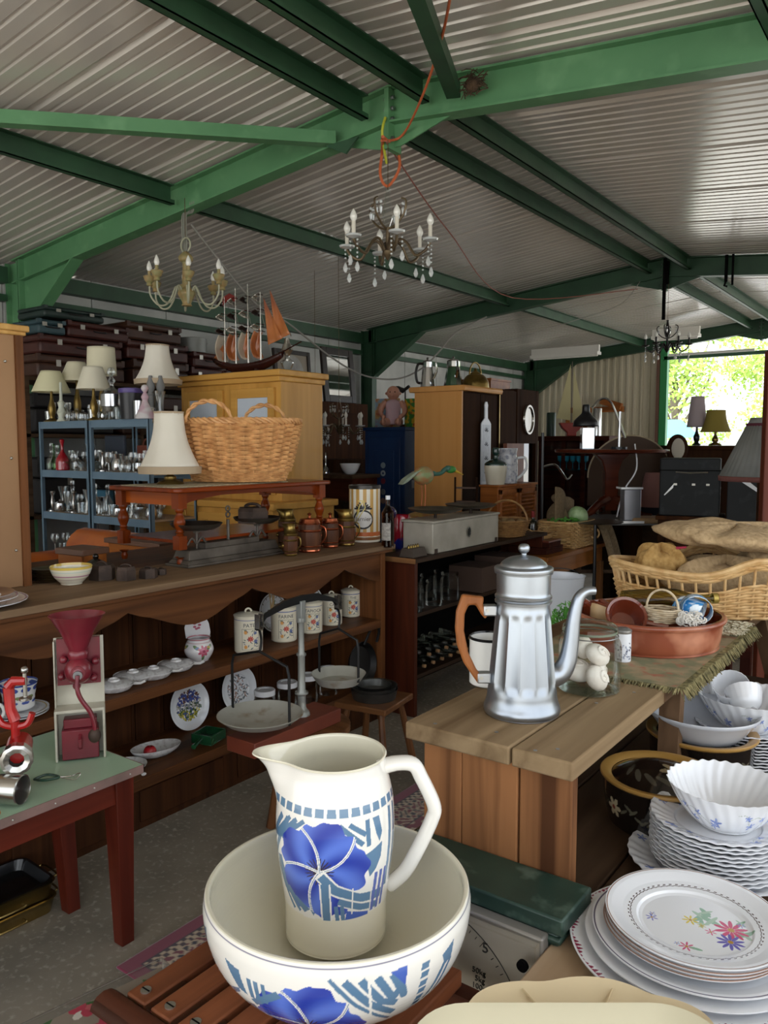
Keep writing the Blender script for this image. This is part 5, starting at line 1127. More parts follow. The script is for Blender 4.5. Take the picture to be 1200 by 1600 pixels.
# on top of the unit: white enamelled counter scale
wp=mat('chipped_white_paint','#b9b4a8',.45,.05,'#a29c8e',(6,6,6),.04,6)
t=thing('counter_scale','chipped white box counter scale with two round pans on the mahogany shelf unit','scale',(-2.62,4.32,.946))
B().bx(-.16,-.33,0,.06,.50,.185).build('housing',wp,t,bev=.006); B().bx(-.168,-.338,.185,.068,.508,.20).build('top_plate',wp,t,bev=.004)
q=B().at(.0615,.09,.10,r=(0,PI/2,0)).lathe([(.0,.0),(.028,.0),(.034,.002),(.036,.006),(.028,.006)],32,sx=1,sy=.72).build('round_window',nk,t); B().at(.0655,.09,.10,r=(0,PI/2,0)).disc((0,0,0),.027,28,1,.72).build('window_glass',mat('dark_window','#2a2c28',.15),q)
for y in (-.30,.46): B().bx(.02,y-.01,-.0,.064,y+.02,.03).build('corner_iron',irn,t)
for y in (-.13,.31):
    B().cyl((-.05,y,.2),(-.05,y,.232),.01,n=10).build('post',irn,t); B().lathe([(0,.232),(.10,.234),(.155,.247),(.175,.262),(.17,.263),(.15,.252),(.1,.24),(0,.238)],40,o=(-.05,y,0)).build('pan',pn,t)
t=thing('weight_block','wooden block set of small brass weights before the white counter scale','weights',(-2.62,3.87,.946)); B().taper((0,0,0),(.10,.15),(0,0,.05),(.075,.13)).build('block',mat('dusty_brown_block','#4a3f36',.7),t)
for k in range(5): B().lathe([(.0,.05),(.009,.05),(.008,.062),(.003,.064),(.004,.070),(0,.071)],12,o=(0,-.05+k*.024,0)).build('weight',brs,t)
# basket on the shelf unit
wkb=mat('brown_willow','#a9804e',.55,0,'#85603a',(30,30,30),.1,4)
t=thing('egg_basket','small brown willow basket with hoop handle at the right end of the mahogany shelf unit','basket',(-2.66,5.14,.946)); 
weave(lambda a,t_,o:((.115+.04*t_+o)*cos(a),(.15+.05*t_+o)*sin(a),.115*t_+.003),13,26,.0045).build('weave',wkb,t); B().tube([(.157*cos(a*.15),.205*sin(a*.15),.118) for a in range(42)],.007,6,closed=True).build('rim',wkb,t); B().tube(arc((0,0,.11),.16,0,180,14,'xz',.15),.008,8).build('handle',wkb,t); B().at(0,0,.004,sc=(.115,.15,1)).disc((0,0,0),1).build('base',wkb,t)
def ball_(name,label,cat,c,r,m,grp=None,sc=(1,1,1)): o=B().ball((0,0,0),r,18,12,sc).build(name,m,None,loc=c); return tag(o,label,cat,grp)
eg=mat('onion_skin','#a58a63',.5,0,'#7f6a45',(20,20,20))
for i,(dx,dy) in enumerate(((-.05,-.06),(.05,-.03),(0,.06),(-.06,.08),(.06,.09))): ball_('onion',f'{["front left","front","middle","back left","back right"][i]} brown onion in the hoop-handled basket','onion',(-2.66+dx,5.14+dy,1.035),.034,eg,'onions')
# painted metal bird on a painted tin
p=AX(687,782,-2.86)
t=thing('painted_tin','yellow painted tin box with domed lid under the metal bird','tin',(-2.94,4.42,.946)); B().lathe([(0,0),(.11,0),(.11,.15),(.105,.152)],32).build('body',mat('yellow_tin','#b79a4a',.4,0,'#6b4a3a',(14,14,30),0,3,.4,.6),t); B().lathe([(.113,.14),(.113,.165),(.10,.185),(.05,.205),(0,.21)],32).build('lid',mat('maroon_yellow_lid','#8a4a3a',.4,0,'#b79a4a',(18,18,18)),t)
t=thing('metal_bird','painted metal bird with orange back, green head and thin orange legs','bird',(-2.94,4.46,1.157),PI/2-.35)
org=mat('bird_orange_paint','#b3562f',.4,0,'#8c9a6a',(9,9,14),0,3,.35,.6); grn=mat('bird_green_paint','#2c6a3c',.35,0,'#3f8a3a',(9,9,9)); yb=mat('bird_yellow_beak','#c9a030',.4)
B().ball((0,0,.24),.075,22,14,(1.1,.62,.85)).build('body',org,t); B().prism([(-.05,.27),(-.15,.20),(-.19,.185),(-.16,.22),(-.10,.255),(-.03,.285)],-.03,.03,'y').build('tail_feathers',mat('bird_grey_feathers','#8f9a8a',.4,0,'#a5b39a',(20,20,20)),t,bev=.004)
B().tube(spline([(.07,0,.255),(.11,0,.25),(.15,0,.255),(.185,0,.28),(.22,0,.285)],5),[.018]*4+[.014]*8+[.016]*5+[.022]*4,10).build('neck',mat('bird_teal_neck','#3f6a5c',.4),t); B().ball((.235,0,.278),.03,16,10,(1.5,.8,.85)).build('head',grn,t); B().tube([(.27,0,.27),(.345,0,.24)],[.012,.003],8).build('beak',yb,t)
for y in (-.02,.02): B().tube([(0,y,.19),(.004,y,.10),(-.004,y,0)],.0035,6).build('leg',mat('orange_wire','#c4652c',.4),t)
t=thing('glass_float','deep purple glass ball on the mahogany shelf unit beside the bird','ornament',(-2.86,3.96,.946)); B().ball((0,0,.235),.045,24,16).build('ball',mat('purple_glass','#24124f',.05,.3,coat=1),t); B().lathe([(.04,0),(.035,.02),(.012,.04),(.012,.17),(.03,.195)],24).build('stand',mat('brass_dark','#5a4a2a',.4,.7),t)
t=thing('candle_jar','red and blue glass jar under the left pan, behind the white counter scale','jar',(-2.88,4.12,.946)); B().lathe([(0,0),(.05,0),(.055,.02),(.055,.20),(.05,.215)],24).build('glass',mat('red_blue_glass','#a32030',.1,0,'#202a80',(8,8,8),0,2,.48,.52,coat=.5),t)
# wooden desk behind
dsk=wood('golden_oak_desk','#a5672f','#7c4a22','y',.3,.7,coat=.3); dskz=wood('golden_oak_leg','#8a5a30','#5f3c20','z',.4,.8)
t=thing('desk','golden oak desk behind the enamel bucket','desk',(-2.68,5.95,0)); B().bx(-.42,-.60,.745,.25,.62,.78).build('top',dsk,t,bev=.004); B().bx(-.38,-.56,.62,.21,.58,.745).build('apron',dsk,t)
for x in (-.36,.19):
    for y in (-.54,.56): B().bx(x-.03,y-.03,0,x+.03,y+.03,.62).build('leg',dskz,t,bev=.003)
B().bx(-.36,.50,.18,.19,.53,.24).build('stretcher',dskz,t)
for i,(z,w,lab) in enumerate(((.781,.30,'lower mahogany box at the near end of the golden oak desk'),(.832,.22,'upper reddish box at the near end of the golden oak desk'))): 
    t=thing('cutlery_box',lab,'box',(-2.60,5.62,z),0,'boxes on the desk'); B().bx(-.22,-w/2,0,.10,w/2,.035).build('body',mh,t,bev=.002); B().bx(-.222,-w/2-.002,.036,.102,w/2+.002,.05).build('lid',mat('reddish_lid','#6b3020',.35,coat=.2) if i else mh,t,bev=.002)
t=thing('willow_hamper','square pale willow hamper with rope handle holding vegetables on the oak desk','basket',(-2.62,6.12,.781))
def sq(a,r,e=.35): c_,s_=cos(a),sin(a); return (math.copysign(abs(c_)**e,c_)*r,math.copysign(abs(s_)**e,s_)*r)
weave(lambda a,t_,o:(lambda q:(q[0]*(.17/.17),q[1]*1.25,.20*t_+.004))(sq(a,.165+.01*t_+o)),14,32,.0065).build('weave',wk,t); B().tube([(lambda q:(q[0],q[1]*1.25,.205))(sq(a*.1,.176)) for a in range(63)],.009,6,closed=True).build('rim',wk,t); B().bx(-.15,-.19,0,.15,.19,.01).build('base',wk,t); B().tube(arc((.19,.12,.10),.04,0,360,16,'xz'),.008,8,closed=False).build('rope_handle',wk,t)
fabr=mat('sand_linen','#7d6a50',.95,0,'#6a5941',(50,50,50),.4)
q=B().grid(lambda u,v:(-.02+.02*sin(6*u),(u-.5)*.40,.19+v*.30*(1-.45*u)+.012*sin(9*u)),16,8).build('linen_liner',fabr,t,solid=.004)
cab=mat('cabbage_leaf','#8fb078',.5,0,'#b3cc9c',(18,18,18),.4,4)
cb=B()
for k in range(9): a=k*.75; cb.at(.0,0,0,r=(.35*sin(a),.35*cos(a),a)).grid(lambda u,v:(.075*sin(v*1.9)*cos(u*2.4)+.01,.075*sin(v*1.9)*sin(u*2.4)+.004*sin(14*u),.075*cos(v*1.9)+.003*sin(11*u+5*v)),12,8)
cb.M=None; cb.ball((0,0,0),.066,18,12); o=cb.build('cabbage',cab,None,loc=(-2.56,6.20,1.02),ang=70); tag(o,'pale green cabbage on the right of the willow hamper','cabbage')
lf=B(); R=random.Random(8)
for i in range(90): q=Vector((R.uniform(-.11,.11),R.uniform(-.15,.05),R.uniform(0,.03))); u=Vector((R.gauss(0,1),R.gauss(0,1),R.gauss(0,.6))).normalized()*.02; w=u.orthogonal().normalized()*.009; lf.add([q-u,q+w,q+u,q-w],[(0,1,2,3)])
lf=lf.build('lettuce_leaves',MT['plastic_green'],None,loc=(-2.60,6.04,.985),smooth=False); tag(lf,'loose green leaves filling the left of the willow hamper','leaves',kind='stuff')
t=thing('cloth_sack','tied sand-coloured cloth sack standing in the back of the willow hamper','sack',(-2.70,6.10,.96)); B().lathe(smoothp([(0,0),(.06,.0),(.085,.04),(.08,.10),(.045,.15),(.02,.17)],4),20,f=lambda a,z:1+.05*sin(5*a)).build('bag',fabr,t); B().lathe(smoothp([(.018,.168),(.04,.20),(.035,.23),(.01,.245),(0,.24)],3),16,f=lambda a,z:1+.2*sin(4*a)).build('gathered_top',fabr,t)
def drape(u,v): return (.12*u+.03*sin(7*v),(v-.5)*.22+.05*u,-.0-.34*u**1.6+.02*sin(8*v))
o=B().grid(drape,14,12).build('linen_cloth',fabr,None,loc=(-2.44,6.38,.96),solid=.004); tag(o,'sand-coloured cloth hanging over the right edge of the oak desk','cloth')
t=thing('small_basket','flat willow tray basket with two looped handles left of the hamper on the desk','basket',(-2.68,5.66,.884)); weave(lambda a,t_,o:((.11+.02*t_+o)*cos(a),(.13+.02*t_+o)*sin(a),.04*t_),4,20,.005).build('weave',wk,t)
for s in (-1,1): B().tube(arc((0,s*.13,.035),.04,0,180,10,'xz'),.005,6).build('handle',wk,t)
# support for the bucket and small copper pan
t=thing('pedestal_table','dark pedestal side table between the desk and the cradle basket','table',(-1.52,3.62,0)); B().lathe(smoothp([(0,.72),(.27,.72),(.30,.735),(.30,.748),(.28,.755),(0,.755)],3),40).build('top',mh,t); B().lathe(smoothp([(.03,.05),(.05,.12),(.03,.2),(.045,.4),(.03,.6),(.06,.72)],4),20).build('column',mh,t)
for k in range(3): a=k*2.09; B().tube(spline([(.03*cos(a),.03*sin(a),.18),(.14*cos(a),.14*sin(a),.12),(.26*cos(a),.26*sin(a),.0)],4),[.025]*4+[.02]*4+[.018],8).build('foot',mh,t)
t=thing('copper_pan','small copper saucepan on the dark pedestal table behind the cradle basket','pan',(-1.36,3.66,.756)); B().lathe([(0,0),(.045,0),(.052,.01),(.055,.06),(.053,.06),(.05,.008),(0,.004)],28).build('pan',cpr,t); B().tube([(.05,0,.05),(.10,0,.075),(.15,0,.09)],.006,8).build('handle',brs,t)
# ================= COFFEE TABLE GROUP =================
chw=wood('cherry_gloss','#85370f','#57210a','y',.28,.6,coat=.25,bump=.02); chx=wood('cherry_gloss_end','#b85a16','#8c3f0e','x',.28,.6,coat=.25,bump=.02); chz=wood('cherry_turned','#8a3b0e','#5c2409','z',.28,.8,coat=.25,bump=.02)
CT=1.402
t=thing('coffee_table','glossy cherry coffee table with turned legs and lower shelf standing on the dresser rack','table',(-3.18,2.92,1.031)); hh=CT-1.031
B().prism(rrect(.54,1.12,.04,5),hh-.022,hh,'z').build('tabletop',chw,t,bev=.006)
B().bx(-.20,-.50,hh-.085,.20,-.485,hh-.022).build('end_apron',chx,t); B().bx(-.20,.485,hh-.085,.20,.50,hh-.022).build('end_apron',chx,t)
fr=[(-.48,hh-.022)]+[(-.48+.96*i/24,hh-.085+.04*min(1,1.2*sin(PI*i/24)**.6)) for i in range(25)]+[(.48,hh-.022)]
for x in (-.215,.20): B().prism(fr[::-1],x,x+.015,'x').build('side_apron',chw,t)
B().bx(-.21,-.49,.105,.21,.49,.12).build('lower_shelf',chw,t,bev=.002)
for sx in (-1,1):
    for sy in (-1,1):
        l=B().lathe(smoothp([(0,0),(.012,0),(.018,.02),(.014,.035),(.026,.045)],2),18,o=(sx*.215,sy*.50,0)).box((sx*.215,sy*.50,.112),(.046,.046,.065)); l.lathe(smoothp([(.024,.145),(.015,.155),(.022,.162),(.016,.17),(.027,.20),(.026,.22),(.015,.25),(.021,.262),(.021,hh-.095)],3),18,o=(sx*.215,sy*.50,0)).box((sx*.215,sy*.50,hh-.06),(.05,.05,.076)); l.build('leg',chz,t)
t=thing('lace_runner','cream lace table runner under the wicker laundry basket','runner',(-3.18,2.78,CT)); B().bx(-.20,-.38,0,.20,.40,.003).build('cloth',mat('cream_lace_runner','#c9bfa0',.95,0,'#9d9274',(60,60,60)),t)
wkl=mat('golden_willow','#e3ad72',.5,0,'#b98350',(24,24,24),.1,4,.35,.7)
p=AZ(383,742,CT); bw=.27; t=thing('laundry_basket','large oval golden wicker laundry basket with two handles on the cherry coffee table','basket',(-3.15,2.98,CT+.004),YAW); t.scale=(1.1,1.1,1.18)
def lb_(a,t_,o): k=.74+.26*t_**.8; return ((.295*k+o)*cos(a),(.205*k+o)*sin(a),.262*t_+.004)
weave(lambda a,t_,o:lb_(a,t_*.16,o),5,44,.0048).build('foot_weave',wkl,t); weave(lambda a,t_,o:lb_(a,.17+t_*.80,o*1.5),21,28,.0085).build('body_weave',wkl,t)
s_=B()
for i in range(30): a=2*PI*(i+.5)/30; s_.tube([lb_(a,x,0) for x in (0,.3,.6,.85,1)],.004,5)
s_.build('stakes',wkl,t)
rm=B()
for ph in (0,2.1,4.2): rm.tube([(lambda q:(q[0]*(1+.02*sin(i*.9+ph)),q[1]*(1+.03*sin(i*.9+ph)),.272+.009*cos(i*.9+ph)))(lb_(2*PI*i/140,1.02,.004)) for i in range(140)],.0075,6,closed=True)
rm.build('braided_rim',wkl,t)
for s,c0 in ((1,-PI/2-.35),(-1,PI/2-.35)):
    cx,cy,_=lb_(c0,1,0); hb=B(); 
    for ph in (0,PI): hb.tube([(cx+.10*cos(math.radians(a))*1.05,cy+.006*sin(a*.12+ph)+(-.01),.27+.085*sin(math.radians(a))+.006*cos(a*.12+ph)) for a in range(0,181,5)],.0065,6)
    hb.build('handle',wkl,t)
# lampshades
ivory=mat('ivory_shade_silk','#ece6d8',.8,0,'#e2dccb',(3,3,3)); cream2=mat('cream_card_shade','#c9c3a3',.85); trimc=mat('shade_fringe','#b9a58a',.9); brasp=mat('antique_brass','#8a7340',.35,.85)
def shade(name,label,loc,r0,r1,h,base_h=.25,sides=0,fringe=True,m=None,grp=None,curve=.18,rz=0,basem=None,scal=False):
    t=thing(name,label,'lamp' if base_h>0 else 'lampshade',loc,rz,grp); m=m or ivory; n=sides or 32
    pr=[(r0+(r1-r0)*((k/10)**1.0)-curve*(r0-r1)*sin(PI*k/10)*1.0,h*k/10) for k in range(11)]
    pts=[];N=n*(6 if sides else 1)
    f=(lambda a,z:1-.025*abs(cos(a*n/2))) if sides else None
    B().lathe([(r,base_h+z) for r,z in pr],N if sides else 36,f=f).build('lamp_shade',m,t,solid=.0015,ang=25 if sides else 50)
    if fringe:
        b=B().lathe([(r0*1.01,base_h-.002),(r0*1.02,base_h+.012),(r0*.985,base_h+.013)],36); b.lathe([(r0*1.0,base_h-.024),(r0*1.012,base_h-.001)],72,f=lambda a,z:1+.012*sin(36*a)); b.build('fringe',trimc,t)
        B().lathe([(r1*1.01,base_h+h-.008),(r1*1.03,base_h+h+.002),(r1*.98,base_h+h+.002)],36).build('top_braid',trimc,t)
    B().tube([(r1,0,base_h+h-.012),(-r1,0,base_h+h-.012)],.0015,4).build('spider',nk,t)
    if base_h>.05: B().lathe(smoothp([(0,0),(r0*.4,.0),(r0*.42,.01),(.02,.03),(.028,base_h*.3),(.03,base_h*.5),(.012,base_h*.8),(.010,base_h+h*.4)],3),20).build('base',basem or brasp,t)
    return t
p=AZ(268,738,CT); shade('lampshade','large ivory lampshade with beaded fringe beside the laundry basket on the coffee table',(-3.25,2.60,CT+.001),.155,.073,.285,.08,8,curve=.28)
# small wooden things behind the rack: orange sofa, stools
lea=mat('tan_leather','#c8691f',.35,0,'#a85018',(5,5,5),.1,3,coat=.3)
t=thing('sofa','tan leather sofa with rolled arm behind the dresser rack','sofa',(-4.75,2.75,0)); B().bx(-.45,-1.0,.1,.4,.55,.42).build('seat_base',lea,t,bev=.04); B().tube([(-.38,-.95,.72),(-.38,.62,.72)],.15,16).bx(-.50,-.95,.1,-.25,.62,.72).build('back_roll',lea,t); B().tube([(-.45,-1.0,.84),(.48,-1.0,.84)],.16,16).bx(-.45,-1.15,.1,.48,-.85,.8).build('arm',lea,t); B().tube([(-.45,.62,.84),(.48,.62,.84)],.16,16).bx(-.45,.47,.1,.48,.77,.8).build('arm',lea,t)
sw=wood('orange_pine_stool','#a8652e','#83481f','x',.4,.8,coat=.2)
def stool2(label,loc,w,h): 
    t=thing('footstool',label,'stool',loc,.1,'wooden footstools behind the rack'); B().bx(-w/2,-w*.4,h-.03,w/2,w*.4,h).build('seat',mat('worn_brown_seat','#6a4a38',.5),t,bev=.004)
    for s in (-1,1):
        x=s*w*.42; B().prism([(-w*.32,0),(-w*.18,0),(-w*.1,h*.35),(0,h*.45),(w*.1,h*.35),(w*.18,0),(w*.32,0),(w*.32,h-.03),(-w*.32,h-.03)][::-1],x-.012,x+.012,'x').build('side_board',sw,t)
    B().bx(-w*.42,-w*.36,h-.13,w*.42,-w*.34,h-.03).build('apron',sw,t)
stool2('small wooden footstool on the sideboard, left of the coffee table leg',(-3.45,2.22,1.021),.20,.085)
t=thing('side_cabinet','low reddish wooden cabinet behind the coffee table shelf','cabinet',(-4.02,3.15,0)); B().bx(-.25,-.22,0,.25,.22,1.0).build('carcass',sw,t); B().bx(-.27,-.24,1.0,.27,.24,1.03).build('top',mat('worn_brown_seat','#6a4a38',.5),t,bev=.004)
# ================= PINE DRESSER WITH SHIP =================
pn_=wood('honey_pine','#d6a252','#bd8a3e','x',.4,.5,coat=.2,bump=.02); pnz=wood('honey_pine_upright','#d29d4e','#b8863b','z',.4,.5,coat=.2,bump=.02); frost=mat('frosted_pane','#c8d2de',.3,coat=.3)
t=thing('kitchen_cupboard','tall honey pine kitchen cupboard with frosted glass doors carrying the model ship','cupboard',(-4.545,4.2,0))
B().bx(-.545,.0,1.19,.545,.46,2.10).build('carcass',pnz,t,bev=.003); B().bx(-.56,-.03,2.06,.56,.48,2.10).bx(-.58,-.05,2.10,.58,.50,2.145).build('cornice',pn_,t,bev=.008)
for s in (-1,1):
    d=B().bx(s*.27-.225,-.022,1.24,s*.27-.16,0,2.02).bx(s*.27+.16,-.022,1.24,s*.27+.225,0,2.02).bx(s*.27-.16,-.022,1.95,s*.27+.16,0,2.02).bx(s*.27-.16,-.022,1.24,s*.27+.16,0,1.32).build('door',pn_,t,bev=.003); plabel(B().bx(s*.27-.16,-.012,1.32,s*.27+.16,-.006,1.95).build('glass_pane',frost,d),'frosted glass pane')
B().bx(-.75,-.17,0,.62,.50,1.14).build('base_carcass',pnz,t,bev=.003); B().bx(-.78,-.195,1.14,.65,.52,1.19).build('worktop',pn_,t,bev=.006)
for k in range(3):
    x=-.70+k*.45; d=B().bx(x,-.185,.96,x+.40,-.17,1.10).build('drawer',pn_,t,bev=.005); B().ball((x+.2,-.195,1.03),.016).build('knob',pn_,d); d=B().bx(x,-.185,.08,x+.40,-.17,.92).build('cupboard_door',pn_,t,bev=.005); B().ball((x+.36,-.195,.55),.014).build('knob',pn_,d)
# ship
hull=wood('dark_ship_hull','#3c1a14','#27100c','x',.25,1,coat=.4); sail=mat('copper_wood_sail','#bd7440',.35,0,'#985430',(6,6,6),0,3,coat=.2); silv=mat('silver_mast','#c3bfb6',.25,.9); sd_=mat('dark_shell_sail','#3a2a24',.2,.3,coat=.5); pale_s=mat('pale_shell_sail','#b9ab97',.4)
t=thing('model_ship','four-masted model ship with copper sails and silver masts on top of the pine cupboard','model ship',(-4.50,4.36,2.147),0.0); t.scale=(1.12,1,1.22)
hp_=B(); N=16
def hs(u,v): # u along -1..1
    x=-.33+.66*u; w=.05*math.sin(PI*min(1,max(.0,u*.9+.07)))**.6; z=.045+.055*abs(2*u-1)**2.2; a=PI*v; return (x,w*cos(a),z-(.06 if True else 0)*sin(a)*(.55+.45*sin(PI*u))+.02)
hp_.grid(lambda u,v:hs(u,v),24,8).build('hull',hull,t,solid=.004); B().grid(lambda u,v:(-.32+.64*u,(v-.5)*2*.046*math.sin(PI*min(1,u*.9+.07))**.6,.062+.055*abs(2*u-1)**2.2),16,2).build('deck',wood('ship_deck','#7a4a2c','#5a331d','x',.4,1),t,solid=.003)
B().bx(-.22,-.04,-.0,-.19,.04,.03).bx(.10,-.04,.0,.13,.04,.03).build('stand',hull,t)
for k,x in enumerate((-.22,-.11,.01,.13)):
    H=(.50,.55,.56,.50)[k]; m_=B().tube([(x,0,.06),(x,0,H)],[.006,.004],8).build('mast',silv,t)
    for j in range(4):
        z=.10 if j==0 else .27+(j-1)*.09; w=.055 if j==0 else .062-.010*j; hz=.16 if j==0 else .032
        B().grid(lambda u,v:(x-.02-.035*sin(PI*u),(v-.5)*2*w*(1-.15*u),z+hz*u-.01*cos(PI*(v-.5))),6,8).build('sail',(sail if k%2 else pale_s) if j==0 else (sd_ if (j+k)%2 else silv),m_,solid=.002)
        B().tube([(x,-w*.85,z+hz),(x,w*.85,z+hz)],.003,5).build('yard',hull,m_)
for k,(a,b_,c_) in enumerate((((.16,.46),(.33,.20),(.20,.17)),((.22,.50),(.40,.22),(.27,.19)),((-.24,.20),(-.34,.12),(-.24,.10)),((-.12,.28),(-.18,.12),(-.12,.10)),((.0,.28),(-.06,.12),(.0,.10)),((.12,.28),(.06,.12),(.12,.10)))):
    def tri(u,v,a=a,b_=b_,c_=c_):
        p0=Vector((a[0],0,a[1]));p1=Vector((b_[0],0,b_[1]));p2=Vector((c_[0],0,c_[1])); q=p0.lerp(p1.lerp(p2,v),u); q.y=.03*sin(PI*u)*sin(PI*v); return q
    B().grid(tri,10,6).build('stay_sail',sail,t,solid=.002)
B().tube([(.30,0,.11),(.50,0,.17)],.004,6).build('bowsprit',hull,t)
B().prism([(-.235,.50),(-.17,.52),(-.10,.49),(-.11,.46),(-.18,.48),(-.235,.45)],-.002,.002,'y').build('pennant',mat('red_pennant','#8a2a24',.6),t)
rg=B()
for x0,x1 in ((-.22,-.30),(-.11,-.16),(-.11,-.05),(.01,-.04),(.01,.07),(.13,.08),(.13,.20)): rg.tube([(x0,.0,.40),(x1,.045,.09)],.001,4)
rg.build('rigging',mat('rigging_thread','#b9b0a0',.8),t)
t=thing('oil_lamp','small silver oil lamp on the right end of the pine cupboard','lamp',(-4.12,4.40,2.147)); B().lathe(smoothp([(0,0),(.045,0),(.03,.02),(.045,.05),(.05,.075),(.02,.10),(.02,.12)],3),20).build('font',gl,t); B().lathe([(.018,.12),(.045,.16),(.02,.22),(.018,.25)],16).tube(arc((0,0,.26),.04,0,180,8,'xz'),.003,5).build('burner',silv,t)
# ================= CHANDELIERS =================
bulb=mat('clear_bulb','#eceae2',.08,0,coat=1); crys=mat('crystal_drop','#e4e8e8',.06,0,trans=.35,coat=1); aged=mat('aged_bronze','#5a4c3c',.4,.6,'#75654c',(20,20,20)); cndl=mat('cream_candle_sleeve','#d9d3c4',.5)
pgm=mat('painted_green_gold','#8e8a5e',.5,.1,'#a5885a',(25,25,25),.1,3); pgw=mat('cream_painted_arm','#a9a890',.5)
p=AY(292,478,3.78); t=thing('chandelier','cream and green painted chandelier with curled arms hanging above the pine cupboard','chandelier',(p.x,p.y,p.z)); 
B().lathe(smoothp([(0,-.0),(.035,.0),(.03,.02),(.05,.06),(.06,.085),(.05,.11),(.03,.13),(.028,.20),(.024,.29),(.045,.31),(.05,.335),(.03,.36),(.012,.375)],3),24,f=lambda a,z:1+.05*sin(8*a)).build('stem',pgm,t)
B().tube(arc((0,0,.42),.05,-60,240,12,'xz'),.006,6).build('hanging_ring',pgw,t)
for k in range(8):
    a=k*PI/4+.15; c_,s_=cos(a),sin(a); r=.29 if k%2==0 else .25
    B().tube([(c_*u*r,s_*u*r,z) for u,z in [(p_.x,p_.z) for p_ in spline([(.15,0,.09),(.28,0,.13),(.42,0,.05),(.58,0,.0),(.80,0,.0),(.98,0,.06),(1,0,.13)],5)]],.0065,7).build('arm',pgw,t)
    q=B().lathe([(0,.12),(.022,.125),(.018,.145),(.03,.155),(.034,.165),(.042,.185),(.04,.19),(.012,.195),(.012,.225)],16,o=(c_*r,s_*r,0)).build('candle_cup',pgm,t)
    plabel(B().lathe(smoothp([(.012,.225),(.019,.245),(.014,.27),(.002,.295)],3),14,o=(c_*r,s_*r,0)).build('bulb',bulb,q),'clear candle bulb'); 
B().tube([(0,0,.47),(.0,.0,zr(p.x)-.21-p.z+.02)],.003,5).build('chain',aged,t)
tx=B()
for k in range(3): tx.tube(spline([(-.06+.016*k,0,.40-.16),(-.055+.02*k,.02,.30),(-.10+.02*k,.06,.55),(-.12+.02*k,.14,.60),(-.12+.02*k,.17,.80)],5),.007,6)
tx=tx.build('cable_loops',mat('grey_cable','#8a8a80',.6),None,loc=(p.x,p.y-.0,p.z+.10)); tag(tx,'looped grey cables tied round the green rafter above the painted chandelier','cable')
def crystal_chand(label,p,R,arms,ztop,m,name='chandelier',z0=.0,black=False):
    t=thing(name,label,'chandelier',p); s=R/.24
    B().lathe(smoothp([(0,-.02*s),(.015*s,0),(.03*s,.03*s),(.014*s,.06*s),(.012*s,.16*s)],3),16).build('lower_stem',m,t)
    B().lathe(smoothp([(.01*s,.16*s),(.022*s,.19*s),(.03*s,.22*s),(.02*s,.29*s),(.012*s,.34*s),(.016*s,.36*s)],3),18).build('glass_stem',gl if not black else m,t)
    for k in range(arms):
        a=2*PI*k/arms+.3; c_,s_=cos(a),sin(a)
        B().tube([(c_*u*R,s_*u*R,z*s) for u,z in [(q.x,q.z) for q in spline([(.05,0,.02),(.25,0,.09),(.45,0,.07),(.65,0,.0),(.88,0,.02),(1,0,.06)],4)]],.008*s,7).build('arm',m,t)
        c=B().lathe([(0,.06*s),(.04*s,.07*s),(.045*s,.08*s),(.02*s,.075*s)],16,o=(c_*R,s_*R,0)).build('drip_pan',crys if not black else m,t)
        plabel(B().cyl((c_*R,s_*R,.075*s),(c_*R,s_*R,.15*s),.011*s,n=10).build('candle_sleeve',cndl if not black else m,c),'candle sleeve'); B().lathe(smoothp([(.01*s,.15*s),(.02*s,.172*s),(.014*s,.195*s),(.001,.215*s)],3),12,o=(c_*R,s_*R,0)).build('bulb',bulb,c)
        d=B()
        for j,da in enumerate((-.12,.12)):
            x,y=cos(a+da)*R,sin(a+da)*R
            for q in range(3+2*((k+j)%2)): d.ball((x,y,.05*s-.022*s*q),.006*s,6,5)
            zb=.05*s-.022*s*(3+2*((k+j)%2)); d.lathe([(0,zb),(.007*s,zb-.01*s),(.015*s,zb-.035*s),(.008*s,zb-.052*s),(0,zb-.058*s)],6,o=(x,y,0))
        d.build('crystal_drops',crys,t,smooth=False)
    for k in range(4):
        a=2*PI*k/4; B().tube([(cos(a)*u*R,sin(a)*u*R,z*s) for u,z in [(q.x,q.z) for q in spline([(.05,0,.15),(.25,0,.17),(.45,0,.22),(.50,0,.28),(.38,0,.30)],4)]],.006*s,6).build('upper_scroll',m,t)
        d=B(); 
        for da in (0,.25): d.ball((cos(a+da)*R*.42,sin(a+da)*R*.42,.27*s),.009*s,8,5); d.lathe([(0,.255*s),(.010*s,.24*s),(.006*s,.215*s),(0,.205*s)],6,o=(cos(a+da)*R*.42,sin(a+da)*R*.42,0))
        d.build('crystal_drops',crys,t,smooth=False)
    B().tube([(0,0,.36*s),(0,0,ztop-p[2])],.0025,5).build('suspension_wire',aged,t)
    return t
p=AY(606,402,3.82); crystal_chand('glass-armed crystal chandelier hanging from the near rafter apex on a yellow cord',(p.x,p.y,p.z),.255,6,ZA-.34,aged)
p=AY(1042,545,9.12); crystal_chand('small dark chandelier with crystal drops hanging from the middle rafter apex','' or (p.x,p.y,p.z-.03),.23,6,ZA-.3,mat('black_bronze','#221d1b',.4,.4),black=True)
bw_=B().tube([(XA+.02,9.10,ZA-.02),(XA+.02,9.10,3.0)],.02,6).bx(XA+.0,9.10,ZA-.3,XA+.06,9.13,ZA-.05); bw_=bw_.build('black_strap',dark,None); tag(bw_,'black strap and hook on the middle rafter apex above the small chandelier','strap')
